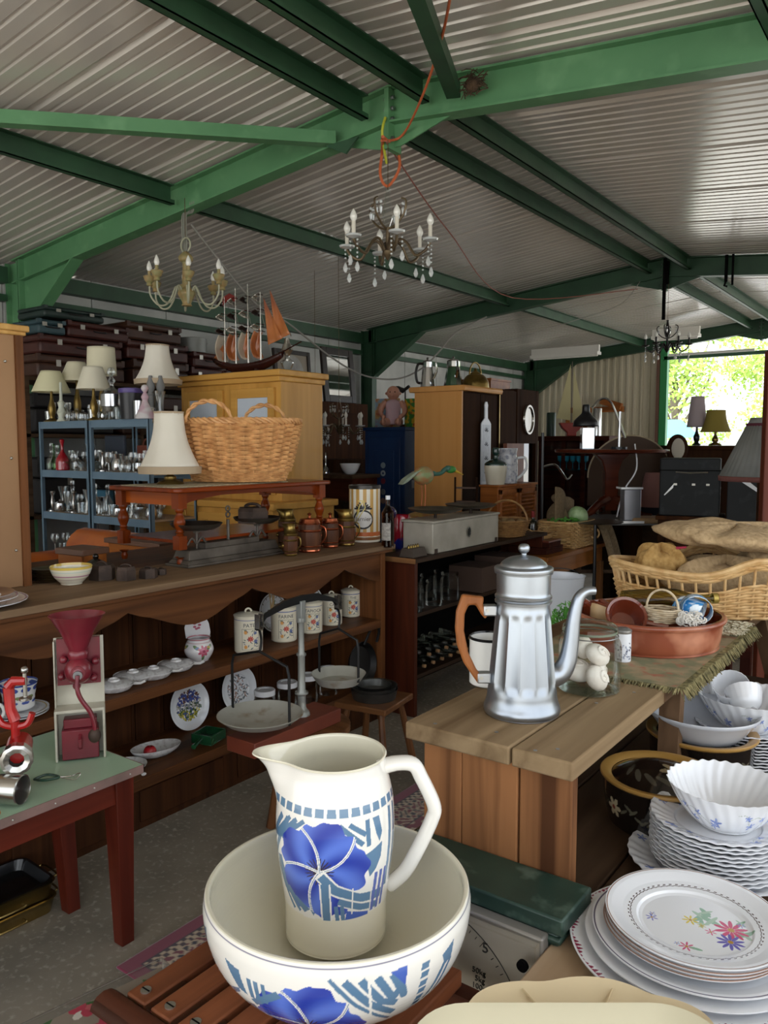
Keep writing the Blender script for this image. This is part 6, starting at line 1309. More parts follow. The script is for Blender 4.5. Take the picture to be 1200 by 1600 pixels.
bw_=B().bx(-.05,-.01,-.26,-.02,.01,.02).bx(.02,-.01,-.30,.04,.01,.02).tube([(-.035,0,-.25),(-.05,0,-.30),(-.02,0,-.31)],.012,6).build('black_strap',dark,None,loc=(AY(1140,430,9.1))); bw_.location.z=zr(bw_.location.x)-.02; tag(bw_,'black strap hanging from the middle rafter at the right edge','strap')
nst=B(); R=random.Random(6)
for i in range(70): q=Vector((R.gauss(0,.03),R.gauss(0,.02),R.gauss(0,.028))); u=Vector((R.gauss(0,1),R.gauss(0,1),R.gauss(0,.6))).normalized()*.035; nst.tube([q-u,q+Vector((0,0,.006)),q+u],.003,4)
nst.ball((0,0,0),.045,10,8,(1,.8,.9)); nst=nst.build('bird_nest',mat('dry_mud_nest','#5a4634',.95,0,'#3c2e22',(30,30,30),.5),None,loc=AY(738,132,3.84)); tag(nst,'small brown bird nest stuck to the near green rafter','nest')
# cords
def cord(label,pts,r,m,name='cord',n=8): o=B().tube(spline(pts,n),r,6).build(name,m,None); return tag(o,label,'cord')
oc=mat('orange_flex','#c0623a',.5); rc=mat('red_brown_string','#8a4a3c',.7); gc=mat('grey_string','#8d8a84',.7); yc=mat('yellow_cord','#b5b83a',.6)
A=Vector((XA+.04,3.78,3.36)); 
cord('orange electric flex coming from the roof to the near rafter apex',[AD(708,-30,3.25),AD(690,60,3.72),AD(660,150,4.2),AD(628,212,4.62),A+Vector((-.01,0,-.02))],.007,oc)
cord('orange flex looped above the crystal chandelier',[A,AD(597,240,4.75),AD(594,270,4.75),AD(600,288,4.75),AD(610,288,4.75),AD(624,262,4.75),AD(620,235,4.75),A],.009,oc)
cord('yellow green cord hanging from the near rafter apex',[(XA,3.86,3.50),(XA,3.83,3.40),AD(604,255,4.75)],.008,yc)
cord('red-brown string stretched from the near apex to the middle rafter',[A,AD(700,360,6.0),AD(800,465,8.0),(-3.1,9.1,3.37)],.005,rc)
cord('grey cable sagging from the painted chandelier past the mirror to the tall wardrobe',[AD(298,350,5.8),AD(345,410,6.0),AD(400,475,6.3),AD(450,505,6.8),AD(520,560,7.2),AD(570,587,7.4),AD(620,592,7.4),AD(660,575,7.4),AD(690,545,7.4),AD(712,520,7.6),AD(760,495,8.4)],.008,gc)
cord('grey string from the middle rafter down to the coffee pots on the wardrobe',[AD(1000,440,8.8),AD(970,475,8.6),AD(900,500,8.3),AD(800,530,7.8),AD(712,545,7.4)],.004,gc)
# ================= BLUE RACKS OF GLASSWARE =================
bst=mat('blue_grey_steel','#6f8799',.45,.1,'#647d90',(5,5,5)); chip=mat('chipboard_edge','#a98f70',.85)
def rack(label,x0,x1,n):
    t=thing('steel_rack',label,'rack',((x0+x1)/2,3.78,0),0,'blue steel racks'); w=(x1-x0)/2
    for sx in (-1,1):
        for y in (-.20,.22): 
            b=B().bx(sx*w-.022 if sx>0 else -w,y-.003,0,sx*w if sx>0 else -w+.022,y+.003,1.79).bx(sx*w-.003 if sx>0 else -w,y-.003,0,sx*w if sx>0 else -w+.003,y+.035 if y<0 else y+.003,1.79); b.build('post',bst,t,smooth=False)
    for z in SHZ:
        B().bx(-w+.005,-.20,z-.055,w-.005,-.194,z+.002).build('shelf_beam',bst,t,smooth=False); B().bx(-w+.005,.214,z-.055,w-.005,.22,z).build('shelf_beam',bst,t,smooth=False); B().bx(-w+.008,-.193,z-.014,w-.008,.213,z).build('shelf_board',chip,t,smooth=False)
    return t
SHZ=(1.79,1.40,1.06,.72,.25); RX=((-6.12,-5.44),(-5.42,-4.70))
rack('left blue-grey steel rack full of glassware, beside the tan cabinet',*RX[0],1); rack('right blue-grey steel rack full of glassware, behind the white lampshade',*RX[1],2)
gls=glass('cut_glass',(.92,.95,.96),.6); 
def G(name,pr,m=gls,n=16): o=B().lathe(pr,n).build(name,m,None); return o
KIN={'tumbler':[(0,.006),(.028,.002),(.030,.004),(.036,.09),(.034,.09),(.028,.01)],'wine_glass':[(0,.0),(.032,.0),(.032,.003),(.005,.008),(.004,.07),(.022,.085),(.034,.12),(.030,.155),(.029,.155)],
'decanter':[(0,.004),(.045,.0),(.05,.02),(.05,.09),(.018,.14),(.015,.17),(.02,.185),(.010,.19),(.018,.21),(.016,.235),(0,.245)],'glass_bowl':[(0,.004),(.035,0),(.04,.01),(.075,.06),(.085,.075),(.08,.075),(.03,.012)],
'glass_jug':[(0,.003),(.04,0),(.05,.03),(.048,.07),(.034,.10),(.042,.135),(.040,.135),(.03,.10)],'flute_glass':[(0,0),(.028,0),(.028,.003),(.004,.008),(.004,.06),(.02,.09),(.026,.18),(.024,.18)],'candlestick':[(0,0),(.04,0),(.04,.01),(.012,.03),(.02,.07),(.010,.12),(.022,.15),(.018,.16)],
'glass_vase':[(0,.004),(.035,0),(.04,.03),(.025,.10),(.045,.2),(.042,.2),(.022,.10)],'sugar_pot':[(0,0),(.04,0),(.05,.03),(.045,.07),(.03,.08),(.01,.09),(.012,.10),(0,.105)]}
base_={}
R=random.Random(21); names=list(KIN); SHN={1.79:'top shelf',1.40:'second shelf',1.06:'third shelf',.72:'fourth shelf'}
cnt={}
silvm=mat('silver_plate','#c4c5c6',.15,.95)
for r_,(x0,x1) in enumerate(RX):
    for z in (1.40,1.06,.72,1.79):
        x=x0+.06; i=0
        while x<x1-.05:
            for row,y in enumerate((3.65,3.76)):
                if z==1.79 and row==0 and R.random()<.35: continue
                k=R.choice(names if z!=.72 else ['tumbler','wine_glass','flute_glass']); key=(k,'m') if (k in('sugar_pot','candlestick','glass_jug') and R.random()<.4) else (k,'g')
                if key not in base_:
                    o=G(k if key[1]=='g' else {'sugar_pot':'silver_pot','candlestick':'silver_candlestick','glass_jug':'silver_jug'}[k],KIN[k],gls if key[1]=='g' else silvm); base_[key]=o; first=True
                else: o=base_[key].copy(); COL.objects.link(o)
                nm=(k.replace('_',' ') if key[1]=='g' else {'sugar_pot':'silver pot','candlestick':'silver candlestick','glass_jug':'silver jug'}[k]); o.location=(x+R.uniform(-.008,.008),y+R.uniform(-.015,.015),z+.001); s=R.uniform(.85,1.1)*(1.0 if z!=.72 else .9); o.scale=(s,s,s)
                o['label']=f'{"clear " if key[1]=="g" and "glass" not in nm else ""}{nm}, {ORD[i]} along the {["front","back"][row]} of the {SHN[z]}, {["left","right"][r_]} blue rack'; o['category']='glassware' if key[1]=='g' else 'silverware'; o['group']=f'glassware on the {["left","right"][r_]} blue rack'
            x+=.095; i+=1
red_g=glass('ruby_glass',(.75,.04,.05),.3)
o=B().lathe(smoothp([(0,.004),(.05,0),(.055,.03),(.05,.09),(.015,.15),(.012,.20),(.02,.24),(.004,.25)],3),24).build('decanter',mat('ruby_decanter','#9c1020',.08,coat=1),None,loc=(-5.86,3.62,1.402)); tag(o,'ruby red glass decanter on the second shelf of the left blue rack','decanter')
o=B().lathe(smoothp([(0,.004),(.035,0),(.04,.06),(.014,.12),(.013,.20),(.015,.21)],3),20).build('bottle',glass('green_bottle',(.5,.7,.45),.3),None,loc=(-5.98,3.62,1.402)); tag(o,'slim pale green bottle beside the ruby decanter on the left blue rack','bottle')
o=B().lathe(smoothp([(0,.0),(.035,0),(.03,.015),(.055,.06),(.06,.09),(.056,.09)],3),24).build('mortar',wg,None,loc=(-4.86,3.61,.722)); o.scale=(1.4,)*3; tag(o,'white porcelain mortar at the right end of the fourth shelf, right blue rack','mortar')
# goods behind the racks (framed picture, brown bag, boxes)
for (lab,cat,nm,c,d,m) in (('white picture board standing behind the second shelf of the right blue rack','picture','picture_board',(-4.98,3.96,1.55),(.30,.02,.296),mat('white_board','#c9cacc',.6)),('slate blue folder standing behind the second shelf of the left blue rack','folder','folder',(-5.62,3.95,1.542),(.26,.03,.28),mat('slate_board','#39404c',.7)),('brown leather satchel behind the second shelf of the right blue rack','bag','satchel',(-5.18,3.93,1.502),(.20,.05,.20),mat('rust_leather','#6d3220',.5)),('teal cloth bundle behind the third shelf of the left blue rack','cloth','cloth_bundle',(-5.80,3.93,1.147),(.22,.08,.17),mat('teal_cloth','#3a6a80',.9)),('tan card box behind the third shelf of the right blue rack','box','card_box',(-5.22,3.93,1.162),(.2,.08,.2),mat('tan_card','#8a6a50',.9))):
    b=B().box((0,0,0),d)
    if nm=='satchel': b.tube(arc((0,0,.10),.05,0,180,8,'xz'),.006,6)
    o=b.build(nm,m,None,loc=c,bev=.008); tag(o,lab,cat)
# rack that carries them and the suitcases behind
t=thing('storage_rack','dark timber rack along the left wall under the old suitcases','rack',(-6.68,5.1,0)); 
for z in (.3,1.0,1.70,2.18): B().bx(-.32,-1.5,z-.03,.30,.95,z).build('shelf',dk,t)
for y in (-1.48,-.3,.90): 
    for x in (-.30,.26): B().bx(x,y,0,x+.04,y+.04,2.15).build('post',dk,t)
scl=[mat('oxblood_suitcase','#4a221b',.5,0,'#381813',(6,6,6)),mat('dark_green_suitcase','#2a3a36',.5,0,'#1f2c29',(6,6,6)),mat('teal_suitcase','#344a50',.5),mat('brown_suitcase','#4a2c1e',.5,0,'#382015',(6,6,6)),mat('black_suitcase','#1c1a1c',.5)]
stl=mat('tarnished_clasp','#a8a49a',.3,.9)
def suitcase(label,y0,y1,z0,z1,m,x1=-6.4,dep=.44):
    t=thing('suitcase',label,'suitcase',(x1,(y0+y1)/2,z0),0,'suitcases along the left wall'); w=(y1-y0)/2; h=z1-z0
    B().bx(-dep,-w,0,0,w,h*.62).build('body',m,t,bev=.02); B().bx(-dep,-w,h*.635,0,w,h-.003).build('lid',m,t,bev=.02)
    for s in (-1,1): B().bx(0,s*w*.55-.022,h*.5,.006,s*w*.55+.022,h*.78).build('clasp',stl,t)
    B().tube(spline([(0,-.06,h*.48),(.02,-.05,h*.42),(.02,.05,h*.42),(0,.06,h*.48)],4),.007,6).build('handle',MT['black_suitcase'],t)
    for s in (-1,1): B().bx(-.03,s*w-(.035 if s>0 else 0),h*.72,.002,s*w+(.035 if s<0 else 0),h-.001).build('corner_guard',m,t)
for lab,y0,y1,z0,z1,k in (('big brown suitcase on the rack shelf, bottom of the left wall pile',3.75,4.62,2.185,2.385,3),('long oxblood suitcase with steel clasps, second in the left wall pile',3.78,4.60,2.39,2.555,0),('small teal suitcase at the left end of the wall pile, under the green one',3.77,4.03,2.56,2.68,2),('dark oxblood suitcase on the wall pile, right of the small teal one',4.05,4.68,2.56,2.70,0),('flat dark green suitcase topmost of the left wall pile',3.83,4.42,2.705,2.80,1),('brown suitcase at the bottom of the middle wall pile',4.72,5.38,2.185,2.42,3),('wide oxblood suitcase in the middle of the second wall pile',4.66,5.38,2.425,2.60,0),('dark brown suitcase topmost of the second wall pile',4.66,5.30,2.605,2.77,3),('oxblood suitcase at the right end of the wall rack, lower',5.42,5.90,2.185,2.40,0),('oxblood suitcase with round clasp at the right end of the wall rack, upper',5.45,5.88,2.405,2.56,0)):
    suitcase(lab,y0,y1,z0,z1,scl[k])
for lab,y0,y1,z0,z1,k in (('black trunk on the middle shelf of the wall rack, left',3.72,4.5,1.705,2.05,4),('brown trunk on the middle shelf of the wall rack, right',4.6,5.4,1.705,2.08,3),('dark trunk on the lower shelf of the wall rack',3.75,5.0,1.005,1.5,4)): suitcase(lab,y0,y1,z0,z1,scl[k],-6.42)
t=thing('hat_box','pale round tin hat box on the right end of the suitcase rack','box',(-6.62,5.62,2.57)); B().lathe([(0,0),(.15,0),(.15,.12),(0,.12)],32).build('drum',mat('dull_zinc','#8b8c88',.45,.4),t); B().lathe([(.155,.10),(.155,.145),(.14,.15),(0,.15)],32).build('lid',MT['dull_zinc'],t)
# lamps on top of the blue racks
shade('table_lamp','cream drum-shaded table lamp, tallest on the left blue rack',(-5.62,3.84,1.791),.115,.105,.22,.37,0,False,mat('cream_drum_shade','#e0d9bc',.8),'lamps on the blue racks',0)
shade('table_lamp','cream cone-shaded table lamp in front of the drum lamp on the blue racks',(-5.47,3.66,1.791),.128,.07,.175,.24,0,False,mat('cream_cone_shade','#e4dec8',.8),'lamps on the blue racks',0)
shade('table_lamp','pale yellow cone-shaded lamp at the left end of the blue racks',(-6.02,3.64,1.791),.15,.075,.17,.24,0,False,mat('pale_yellow_shade','#e2ddb6',.8),'lamps on the blue racks',0)
shade('table_lamp','cream shaded lamp directly behind the pale yellow one at the left end',(-6.0,3.86,1.791),.14,.07,.16,.34,0,False,mat('cream_drum_shade','#e0d9bc',.8),'lamps on the blue racks',0)
shade('table_lamp','ivory panelled lamp with scalloped brown fringe above the right blue rack',(-4.94,3.86,1.791),.175,.085,.27,.29,8,True,ivory,'lamps on the blue racks',.25)
def small(name,label,cat,pr,m,loc,n=20,sc=1,grp=None): o=B().lathe(pr,n).build(name,m,None,loc=loc); o.scale=(sc,)*3; return tag(o,label,cat,grp)
t=thing('coffee_urn','black insulated urn with violet lid on top of the right blue rack','urn',(-4.95,3.62,1.791)); B().lathe([(0,0),(.075,0),(.085,.19),(0,.19)],24).build('body',mat('black_plastic','#17171c',.35),t); B().lathe([(.087,.19),(.09,.20),(.088,.222),(.05,.23),(0,.232)],24).build('lid',mat('violet_lid','#5a4a8a',.4),t)
t=thing('glass_urn','tall clear glass urn with silver band and ball stopper on the right blue rack','urn',(-5.18,3.62,1.791)); B().lathe([(0,0),(.06,0),(.05,.02),(.075,.08),(.08,.19),(.06,.22)],24).build('vessel',gls,t); B().lathe([(.078,.10),(.082,.10),(.083,.19),(.079,.19)],24).build('band',silvm,t); B().lathe(smoothp([(.06,.22),(.02,.24),(.015,.27),(.03,.29),(.012,.32),(.03,.35),(.02,.385),(0,.39)],3),18).build('stopper',gls,t)
small('porcelain_figurine','porcelain lady figurine in pink dress at the right end of the blue racks','figurine',smoothp([(0,0),(.07,0),(.06,.04),(.03,.10),(.02,.13),(.028,.155),(.014,.18),(.013,.19),(.026,.21),(.02,.235),(0,.245)],3),mat('pink_porcelain','#c9a9b4',.2,0,'#d9d4d4',(6,6,9),0,2,.45,.55,coat=.4),(-4.76,3.60,1.791))
small('white_candle_lamp','green-based lamp with tall white candle near the left end of the blue racks','candle',smoothp([(0,0),(.04,0),(.02,.03),(.035,.07),(.02,.11),(.03,.15),(.012,.17),(.011,.30),(.004,.305)],2),mat('candle_white_green','#cfd4c4',.3),(-5.82,3.60,1.791))
for i,(x,lab) in enumerate(((-4.85,'left'),(-4.80,'right'))): small('turned_candlestick',f'{lab} grey turned wooden candlestick before the ivory panelled lamp','candlestick',smoothp([(0,0),(.035,0),(.02,.03),(.022,.16),(.03,.18),(.02,.2),(.032,.24),(.022,.28),(.012,.32)],3),mat('grey_turned_wood','#7d7d7c',.6),(x,3.72+i*.05,1.791),grp='grey candlesticks')
small('silver_beaker','silver beaker on the right blue rack beside the violet-lidded urn','beaker',[(0,0),(.032,0),(.034,.13),(.031,.13)],silvm,(-4.82,3.585,1.791))
# picture, mirror and hanging chandelier near the middle column
dkf=mat('dark_frame','#2b2019',.4,0,'#1d1511',(9,9,9)); mir=mat('mirror_glass','#d8dadb',.03,1.0)
def framed(name,label,cat,c,w,h,m,rz=0,tilt=0,fw=.05,oval=False,fm=None):
    t=thing(name,label,cat,c,rz); t.rotation_euler=(tilt,0,rz); fm=fm or dkf
    B().bx(-w/2,-.02,0,-w/2+fw,.02,h).bx(w/2-fw,-.02,0,w/2,.02,h).bx(-w/2+fw,-.02,0,w/2-fw,.02,fw).bx(-w/2+fw,-.02,h-fw,w/2-fw,.02,h).build('frame',fm,t,bev=.006)
    B().bx(-w/2+fw,-.004,fw,w/2-fw,.004,h-fw).build('panel',m,t,smooth=False)
    if oval: B().at(0,-.006,h/2,r=(PI/2,0,0)).lathe([(0,0),(w*.25,0),(w*.29,.006),(w*.31,.004),(w*.31,0)],32,sy=1.2).build('oval_mount',mat('grey_portrait','#7f7c78',.4,0,'#a8a49c',(4,4,4)),t)
    return t
t=thing('storage_cupboard','plain dark cupboard standing at the left wall near the middle column','cupboard',(-6.62,7.1,0)); B().bx(-.38,-.95,0,.35,1.1,2.13).build('carcass',oakb,t,bev=.004); 
for y in (-.9,.1): B().bx(.35,y,.1,.365,y+.9,2.0).build('door',oakb,t,bev=.005)
framed('portrait','dark-framed oval portrait standing on the dark cupboard behind the pine cupboard','picture',(-6.4,6.95,2.135),.62,.58,mat('beige_mount','#8f8475',.6),PI/2,-.08,.05,True)
framed('wall_mirror','dark-framed mirror leaning on the dark cupboard beside the middle column','mirror',(-6.38,7.78,2.135),.62,.68,mir,PI/2,-.10,.09)
p=AD(560,690,7.3); crystal_chand('tall crystal chandelier hanging low beside the middle column',(-4.98,6.05,1.72),.23,7,zr(-5.05)-.0,aged)
p=AD(505,660,7.3); crystal_chand('bronze crystal chandelier hanging left of the tall crystal one',(-5.55,6.35,1.66),.15,5,zr(-5.55)-.0,aged)
t=thing('occasional_table','dark marble-topped table behind the coffee table carrying a white bowl','table',(-4.72,5.75,0)); B().bx(-.32,-.2,1.30,.30,.22,1.335).build('top',dk,t,bev=.003); B().bx(-.30,-.18,1.1,.28,.2,1.30).build('drawer_case',mh,t)
for x in (-.28,.24):
    for y in (-.16,.16): B().bx(x,y,0,x+.04,y+.04,1.1).build('leg',dk,t)
small('white_bowl','white porcelain bowl on the dark table left of the blue cupboard','bowl',smoothp([(0,.0),(.04,0),(.075,.04),(.095,.09),(.09,.09),(.03,.01)],3),wg,(-4.58,5.72,1.336))
small('silver_cruet','silver cruet on the dark table left of the blue cupboard','cruet',smoothp([(0,0),(.04,0),(.03,.04),(.01,.08),(.015,.16),(.004,.2)],3),silvm,(-4.86,5.70,1.336))
t=thing('grey_shelf_unit','grey and white small shelf unit right of the pine cupboard','shelf',(-5.3,5.6,0)); B().bx(-.2,-.15,1.82,.22,.15,1.98).build('box',mat('grey_metal_box','#6a6a6c',.5),t); B().bx(-.25,-.18,1.64,.35,.16,1.79).build('shelf',mat('white_shelf','#bfc0c2',.4),t); 
for x in (-.24,.30): B().bx(x,-.15,0,x+.04,.15,1.64).build('side',dk,t)
# dark bulk behind (rows of furniture along the wall)
for lab,x,y,w,d,h in (('tall dark wardrobe against the left wall behind the blue cupboard',-6.5,9.9,.9,1.2,1.9),('dark chest of drawers at the left wall beyond the middle column',-6.2,8.8,.9,1.0,1.45),('dark cabinet standing behind the occasional table',-5.75,6.75,.7,.5,1.45)):
    t=thing('wardrobe' if h>1.6 else 'chest_of_drawers',lab,'cupboard',(x,y,0)); B().bx(-w/2,-d/2,0,w/2,d/2,h).build('carcass',oakb,t,bev=.005)
    for k in range(3): q=B().bx(w/2,-d/2+.04,.1+k*h*.3,w/2+.015,d/2-.04,.1+k*h*.3+h*.26).build('drawer_front',oakb,t,bev=.004); B().ball((w/2+.025,0,.1+k*h*.3+h*.13),.016,8,6).build('knob',brs,q)
# ================= BLUE CUPBOARD WITH DOLL =================
nvy=mat('navy_painted_wood','#1b3a66',.4,0,'#15305a',(4,4,4),0,4); wbl=mat('sticker_white','#b9bcc0',.5)
t=thing('blue_cupboard','navy blue painted cupboard with small round stickers beside the laminate wardrobe','cupboard',(-4.75,6.49,0)); B().bx(-.25,0,0,.25,.85,1.77).build('carcass',nvy,t,bev=.006); B().bx(-.265,-.015,1.75,.265,.87,1.785).build('top',nvy,t,bev=.004)
B().bx(-.20,-.018,.1,.20,0,1.68).build('door',nvy,t,bev=.006); q=B().bx(-.13,-.024,.2,.13,-.018,1.55).build('door_panel',nvy,t,bev=.004)
for i,(z,c_) in enumerate(((1.40,'#8fa0a8'),(1.32,'#aab4b8'),(1.24,'#7c2a3c'),(1.13,'#6f7478'),(1.04,'#8a6a5c'))): B().at(0,-.0245,z,r=(PI/2,0,0)).lathe([(.012,0),(.03,0),(.03,.003),(.012,.003)] if i==1 else [(0,.003),(.028,.003),(.03,0)],16).build('sticker',mat('sticker_'+'abcde'[i],c_,.5),t)
B().bx(.251,.12,1.26,.253,.24,1.34).build('sticker',mat('sticker_pink','#a85a70',.5),t); B().bx(.251,.12,1.17,.253,.24,1.25).build('sticker',wbl,t)
# doll
skin=mat('doll_skin','#c98f78',.45,0,'#d19a84',(5,5,5)); pnk=mat('doll_pink_top','#c9aab2',.8)
t=thing('baby_doll','bald baby doll in pale pink top sitting on the navy cupboard','doll',(-4.72,6.60,1.786),YAW-.15)
h=B().ball((0,0,.345),.068,20,14,(1,1,1.05)).ball((0,-.055,.325),.022,10,8).ball((.068,.0,.34),.016,8,6).ball((-.068,0,.34),.016,8,6).ball((0,-.070,.338),.009,8,6); h.build('head',skin,t)
plabel(B().ball((.024,-.060,.352),.007,8,6).ball((-.024,-.060,.352),.007,8,6).build('eyes',dark,t),'dark painted eyes')
B().lathe(smoothp([(0,.03),(.085,.03),(.09,.09),(.075,.16),(.085,.23),(.06,.265),(.03,.28),(.028,.29)],3),20,sy=.75).build('pink_top',pnk,t)
for s in (-1,1):
    B().tube(spline([(s*.075,0,.25),(s*.115,-.02,.20),(s*.12,-.05,.14),(s*.09,-.09,.10)],4),[.032]*4+[.028]*4+[.022]*4+[.02],10).ball((s*.088,-.095,.098),.024,10,8).build('arm',skin,t); B().tube(spline([(s*.05,-.03,.05),(s*.08,-.12,.05),(s*.075,-.19,.04)],4),[.042]*4+[.034]*4+[.026],10).ball((s*.075,-.205,.05),.027,10,8,(.8,1,1.3)).build('leg',skin,t)
gm1=mat('toy_box_print','#8fa9bf',.6,0,'#c9a468',(9,9,9),0,2,.45,.55,c3='#b3503c',sc3=18); gm2=mat('toy_blocks_print','#3f8a3a',.6,0,'#c9a42a',(22,22,22),0,1,.48,.52,c3='#b32a2a',sc3=28)
o=B().bx(-.14,-.03,0,.14,.03,.30).build('toy_box',gm1,None,loc=(-4.88,6.72,1.786),bev=.003); tag(o,'picture book style toy box leaning behind the doll on the navy cupboard','box')
o=B().bx(-.10,-.10,0,.10,.10,.29).build('toy_box',gm2,None,loc=(-4.55,6.80,1.786),bev=.003); tag(o,'toy box with red yellow green blocks, right of the doll','box')
bk=mat('black_horse','#1a1716',.5)
t=thing('wire_ornament','black metal animal ornament behind the toy box on the navy cupboard','ornament',(-4.90,7.0,1.786)); B().tube(spline([(-.12,0,.36),(-.06,0,.42),(.02,0,.40),(.10,0,.44)],4),[.012]*4+[.03]*5+[.018]*4,8).tube([(-.05,0,.40),(-.06,0,0)],.008,6).tube([(.05,0,.40),(.06,0,0)],.008,6).build('body',bk,t)
# ================= LAMINATE WARDROBE ROW =================
lam=wood('light_oak_laminate','#d9a060','#c48a4a','z',.4,.35,bump=.02,lo=.2,hi=.8); wd=wood('walnut_dark_door','#3a2211','#22130a','z',.8,.5,bump=.02)
t=thing('wardrobe','tall wardrobe with pale oak laminate end and dark doors carrying chrome coffee pots','wardrobe',(-3.85,6.07,0)); B().bx(-.25,0,.0,.25,.02,2.08).build('end_panel',lam,t); B().bx(-.25,.02,0,.23,.66,2.08).build('carcass',wd,t); B().prism([(-.29,2.08),(.29,2.08),(.30,2.11),(.29,2.13),(-.29,2.13),(-.30,2.11)],-.03,.68,'y').build('cornice',lam,t,bev=.006)
for y0,y1 in ((.03,.33),(.335,.65)): B().bx(.23,y0,.05,.25,y1,2.07).build('door',wd,t,bev=.003)
t=thing('wardrobe','dark walnut wardrobe standing second in the row, with a brass strip','wardrobe',(-3.85,6.94,0)); B().bx(-.25,-.18,0,.22,.19,2.14).build('carcass',wd,t); B().bx(.22,-.17,.05,.25,.18,2.13).build('door',wd,t,bev=.003); B().bx(.25,-.178,.05,.255,-.165,2.13).build('brass_strip',brs,t)
t=thing('hall_cabinet','dark hall cabinet with oval glass and arched glazed door at the end of the row','cabinet',(-3.85,7.38,0)); B().bx(-.25,-.24,0,.20,.25,2.16).build('carcass',wd,t)
B().bx(.20,-.24,.8,.25,-.18,2.16).bx(.20,.19,.8,.25,.25,2.16).bx(.20,-.18,1.62,.25,.19,2.16).bx(.20,-.18,.8,.25,.19,.92).build('door_frame',wd,t,bev=.004); B().bx(.205,-.18,.92,.21,.19,1.62).build('glass_pane',mat('dark_glass_pane','#15110f',.05,coat=1),t)
B().at(.255,0,1.86,r=(0,PI/2,0)).lathe([(0,.0),(.085,.004),(.095,.018),(.11,.018),(.115,0)],36,sx=1.35,sy=1.0).build('oval_glass',mat('bevelled_oval','#8a857c',.12,.8),t)
B().bx(.15,-.22,0,.25,.22,.8).build('lower_door',wd,t,bev=.004)
o=B().bx(-.02,-.18,.75,.02,.18,1.62).build('pink_panel',wood('pinkish_ply','#8a5a48','#774a3a','z',.5,.5),None,loc=(-3.52,7.02,0)); o.location=(-3.56,7.0,0); 
o.name='plywood_panel'; tag(o,'pinkish plywood panel leaning at the hall cabinet','panel')
# things on the wardrobe
chm=mat('chrome_pot','#c8cacc',.08,1.0); bkh=mat('bakelite','#17120f',.3)
def moka(label,p,h,r0,r1,rz,handle_side=True):
    t=thing('chrome_coffee_pot',label,'coffee pot',p,rz,'chrome coffee pots on the wardrobe'); B().lathe([(0,0),(r0*1.05,0),(r0,.02),(r1,h*.75),(r1*1.03,h*.76),(r1*1.0,h*.97),(r1*.9,h)],10).build('body',chm,t,ang=20); B().lathe([(r1*1.02,h*.98),(r1*.8,h*1.02),(.01,h*1.06),(.008,h*1.1),(.014,h*1.13),(0,h*1.16)],20).build('lid',chm,t)
    B().tube(spline([(-r1,0,h*.9),(-r1*1.9,0,h*.88),(-r0*1.7,0,h*.55),(-r0*1.5,0,h*.2),(-r0,0,h*.15)],5),.012,8).build('handle',bkh,t); B().tube([(r0*.8,0,h*.35),(r0*1.3,0,h*.6),(r1*1.7,0,h*.95)],[.016,.012,.008],8).build('spout',chm,t)
moka('left chrome coffee pot with black handle on the laminate wardrobe',(-3.98,6.10,2.131),.23,.062,.045,YAW); moka('right chrome coffee pot seen from its handle side on the laminate wardrobe',(-3.78,6.22,2.131),.235,.085,.058,YAW-1.3)
t=thing('brass_kettle','old brass kettle on the wardrobe row right of the chrome pots','kettle',(-3.78,6.62,2.131)); B().lathe(smoothp([(0,0),(.12,0),(.13,.03),(.12,.08),(.08,.13),(.05,.14),(.05,.15),(.02,.17),(.012,.19),(0,.2)],3),28).build('body',brs,t); B().tube(arc((0,0,.13),.11,0,180,12,'yz',.12),.007,6).build('handle',brs,t)
t=thing('orange_box','orange wooden box on top of the second dark wardrobe','box',(-3.9,7.05,2.141)); B().bx(-.16,-.2,0,.16,.2,.09).build('body',sw,t); B().bx(-.17,-.21,.09,.17,.21,.11).build('lid',sw,t)
t=thing('serving_board','white paddle-shaped board with blue grey leaf pattern hanging on the dark wardrobe doors','board',(-3.585,6.47,1.60)); pts=[(-.085,-.36),(.085,-.36),(.09,-.34),(.09,.20),(.07,.22),(.03,.25),(.026,.34),(.032,.37),(.015,.40),(-.015,.40),(-.032,.37),(-.026,.34),(-.03,.25),(-.07,.22),(-.09,.20),(-.09,-.34)]
B().prism(pts,0,.012,'x').build('board',mat('grey_white_tile','#b9bcc2',.3,coat=.3),t,bev=.003); B().bx(.012,-.068,-.33,.0135,.068,.19).build('inlay',mat('pale_blue_tile','#9aa0ac',.3,0,'#a9aeb8',(40,40,40)),t)
for k in range(4):
    f=B()
    for j in range(5): a=.4+j*.55; f.at(.014,.025*cos(a),-.27+k*.13+.03*sin(a),r=(a-PI/2,0,0)).ball((0,0,0),.018,8,5,(.08,.3,1))
    f.build('leaf_motif',mat('slate_leaf','#2c323e',.5),t)
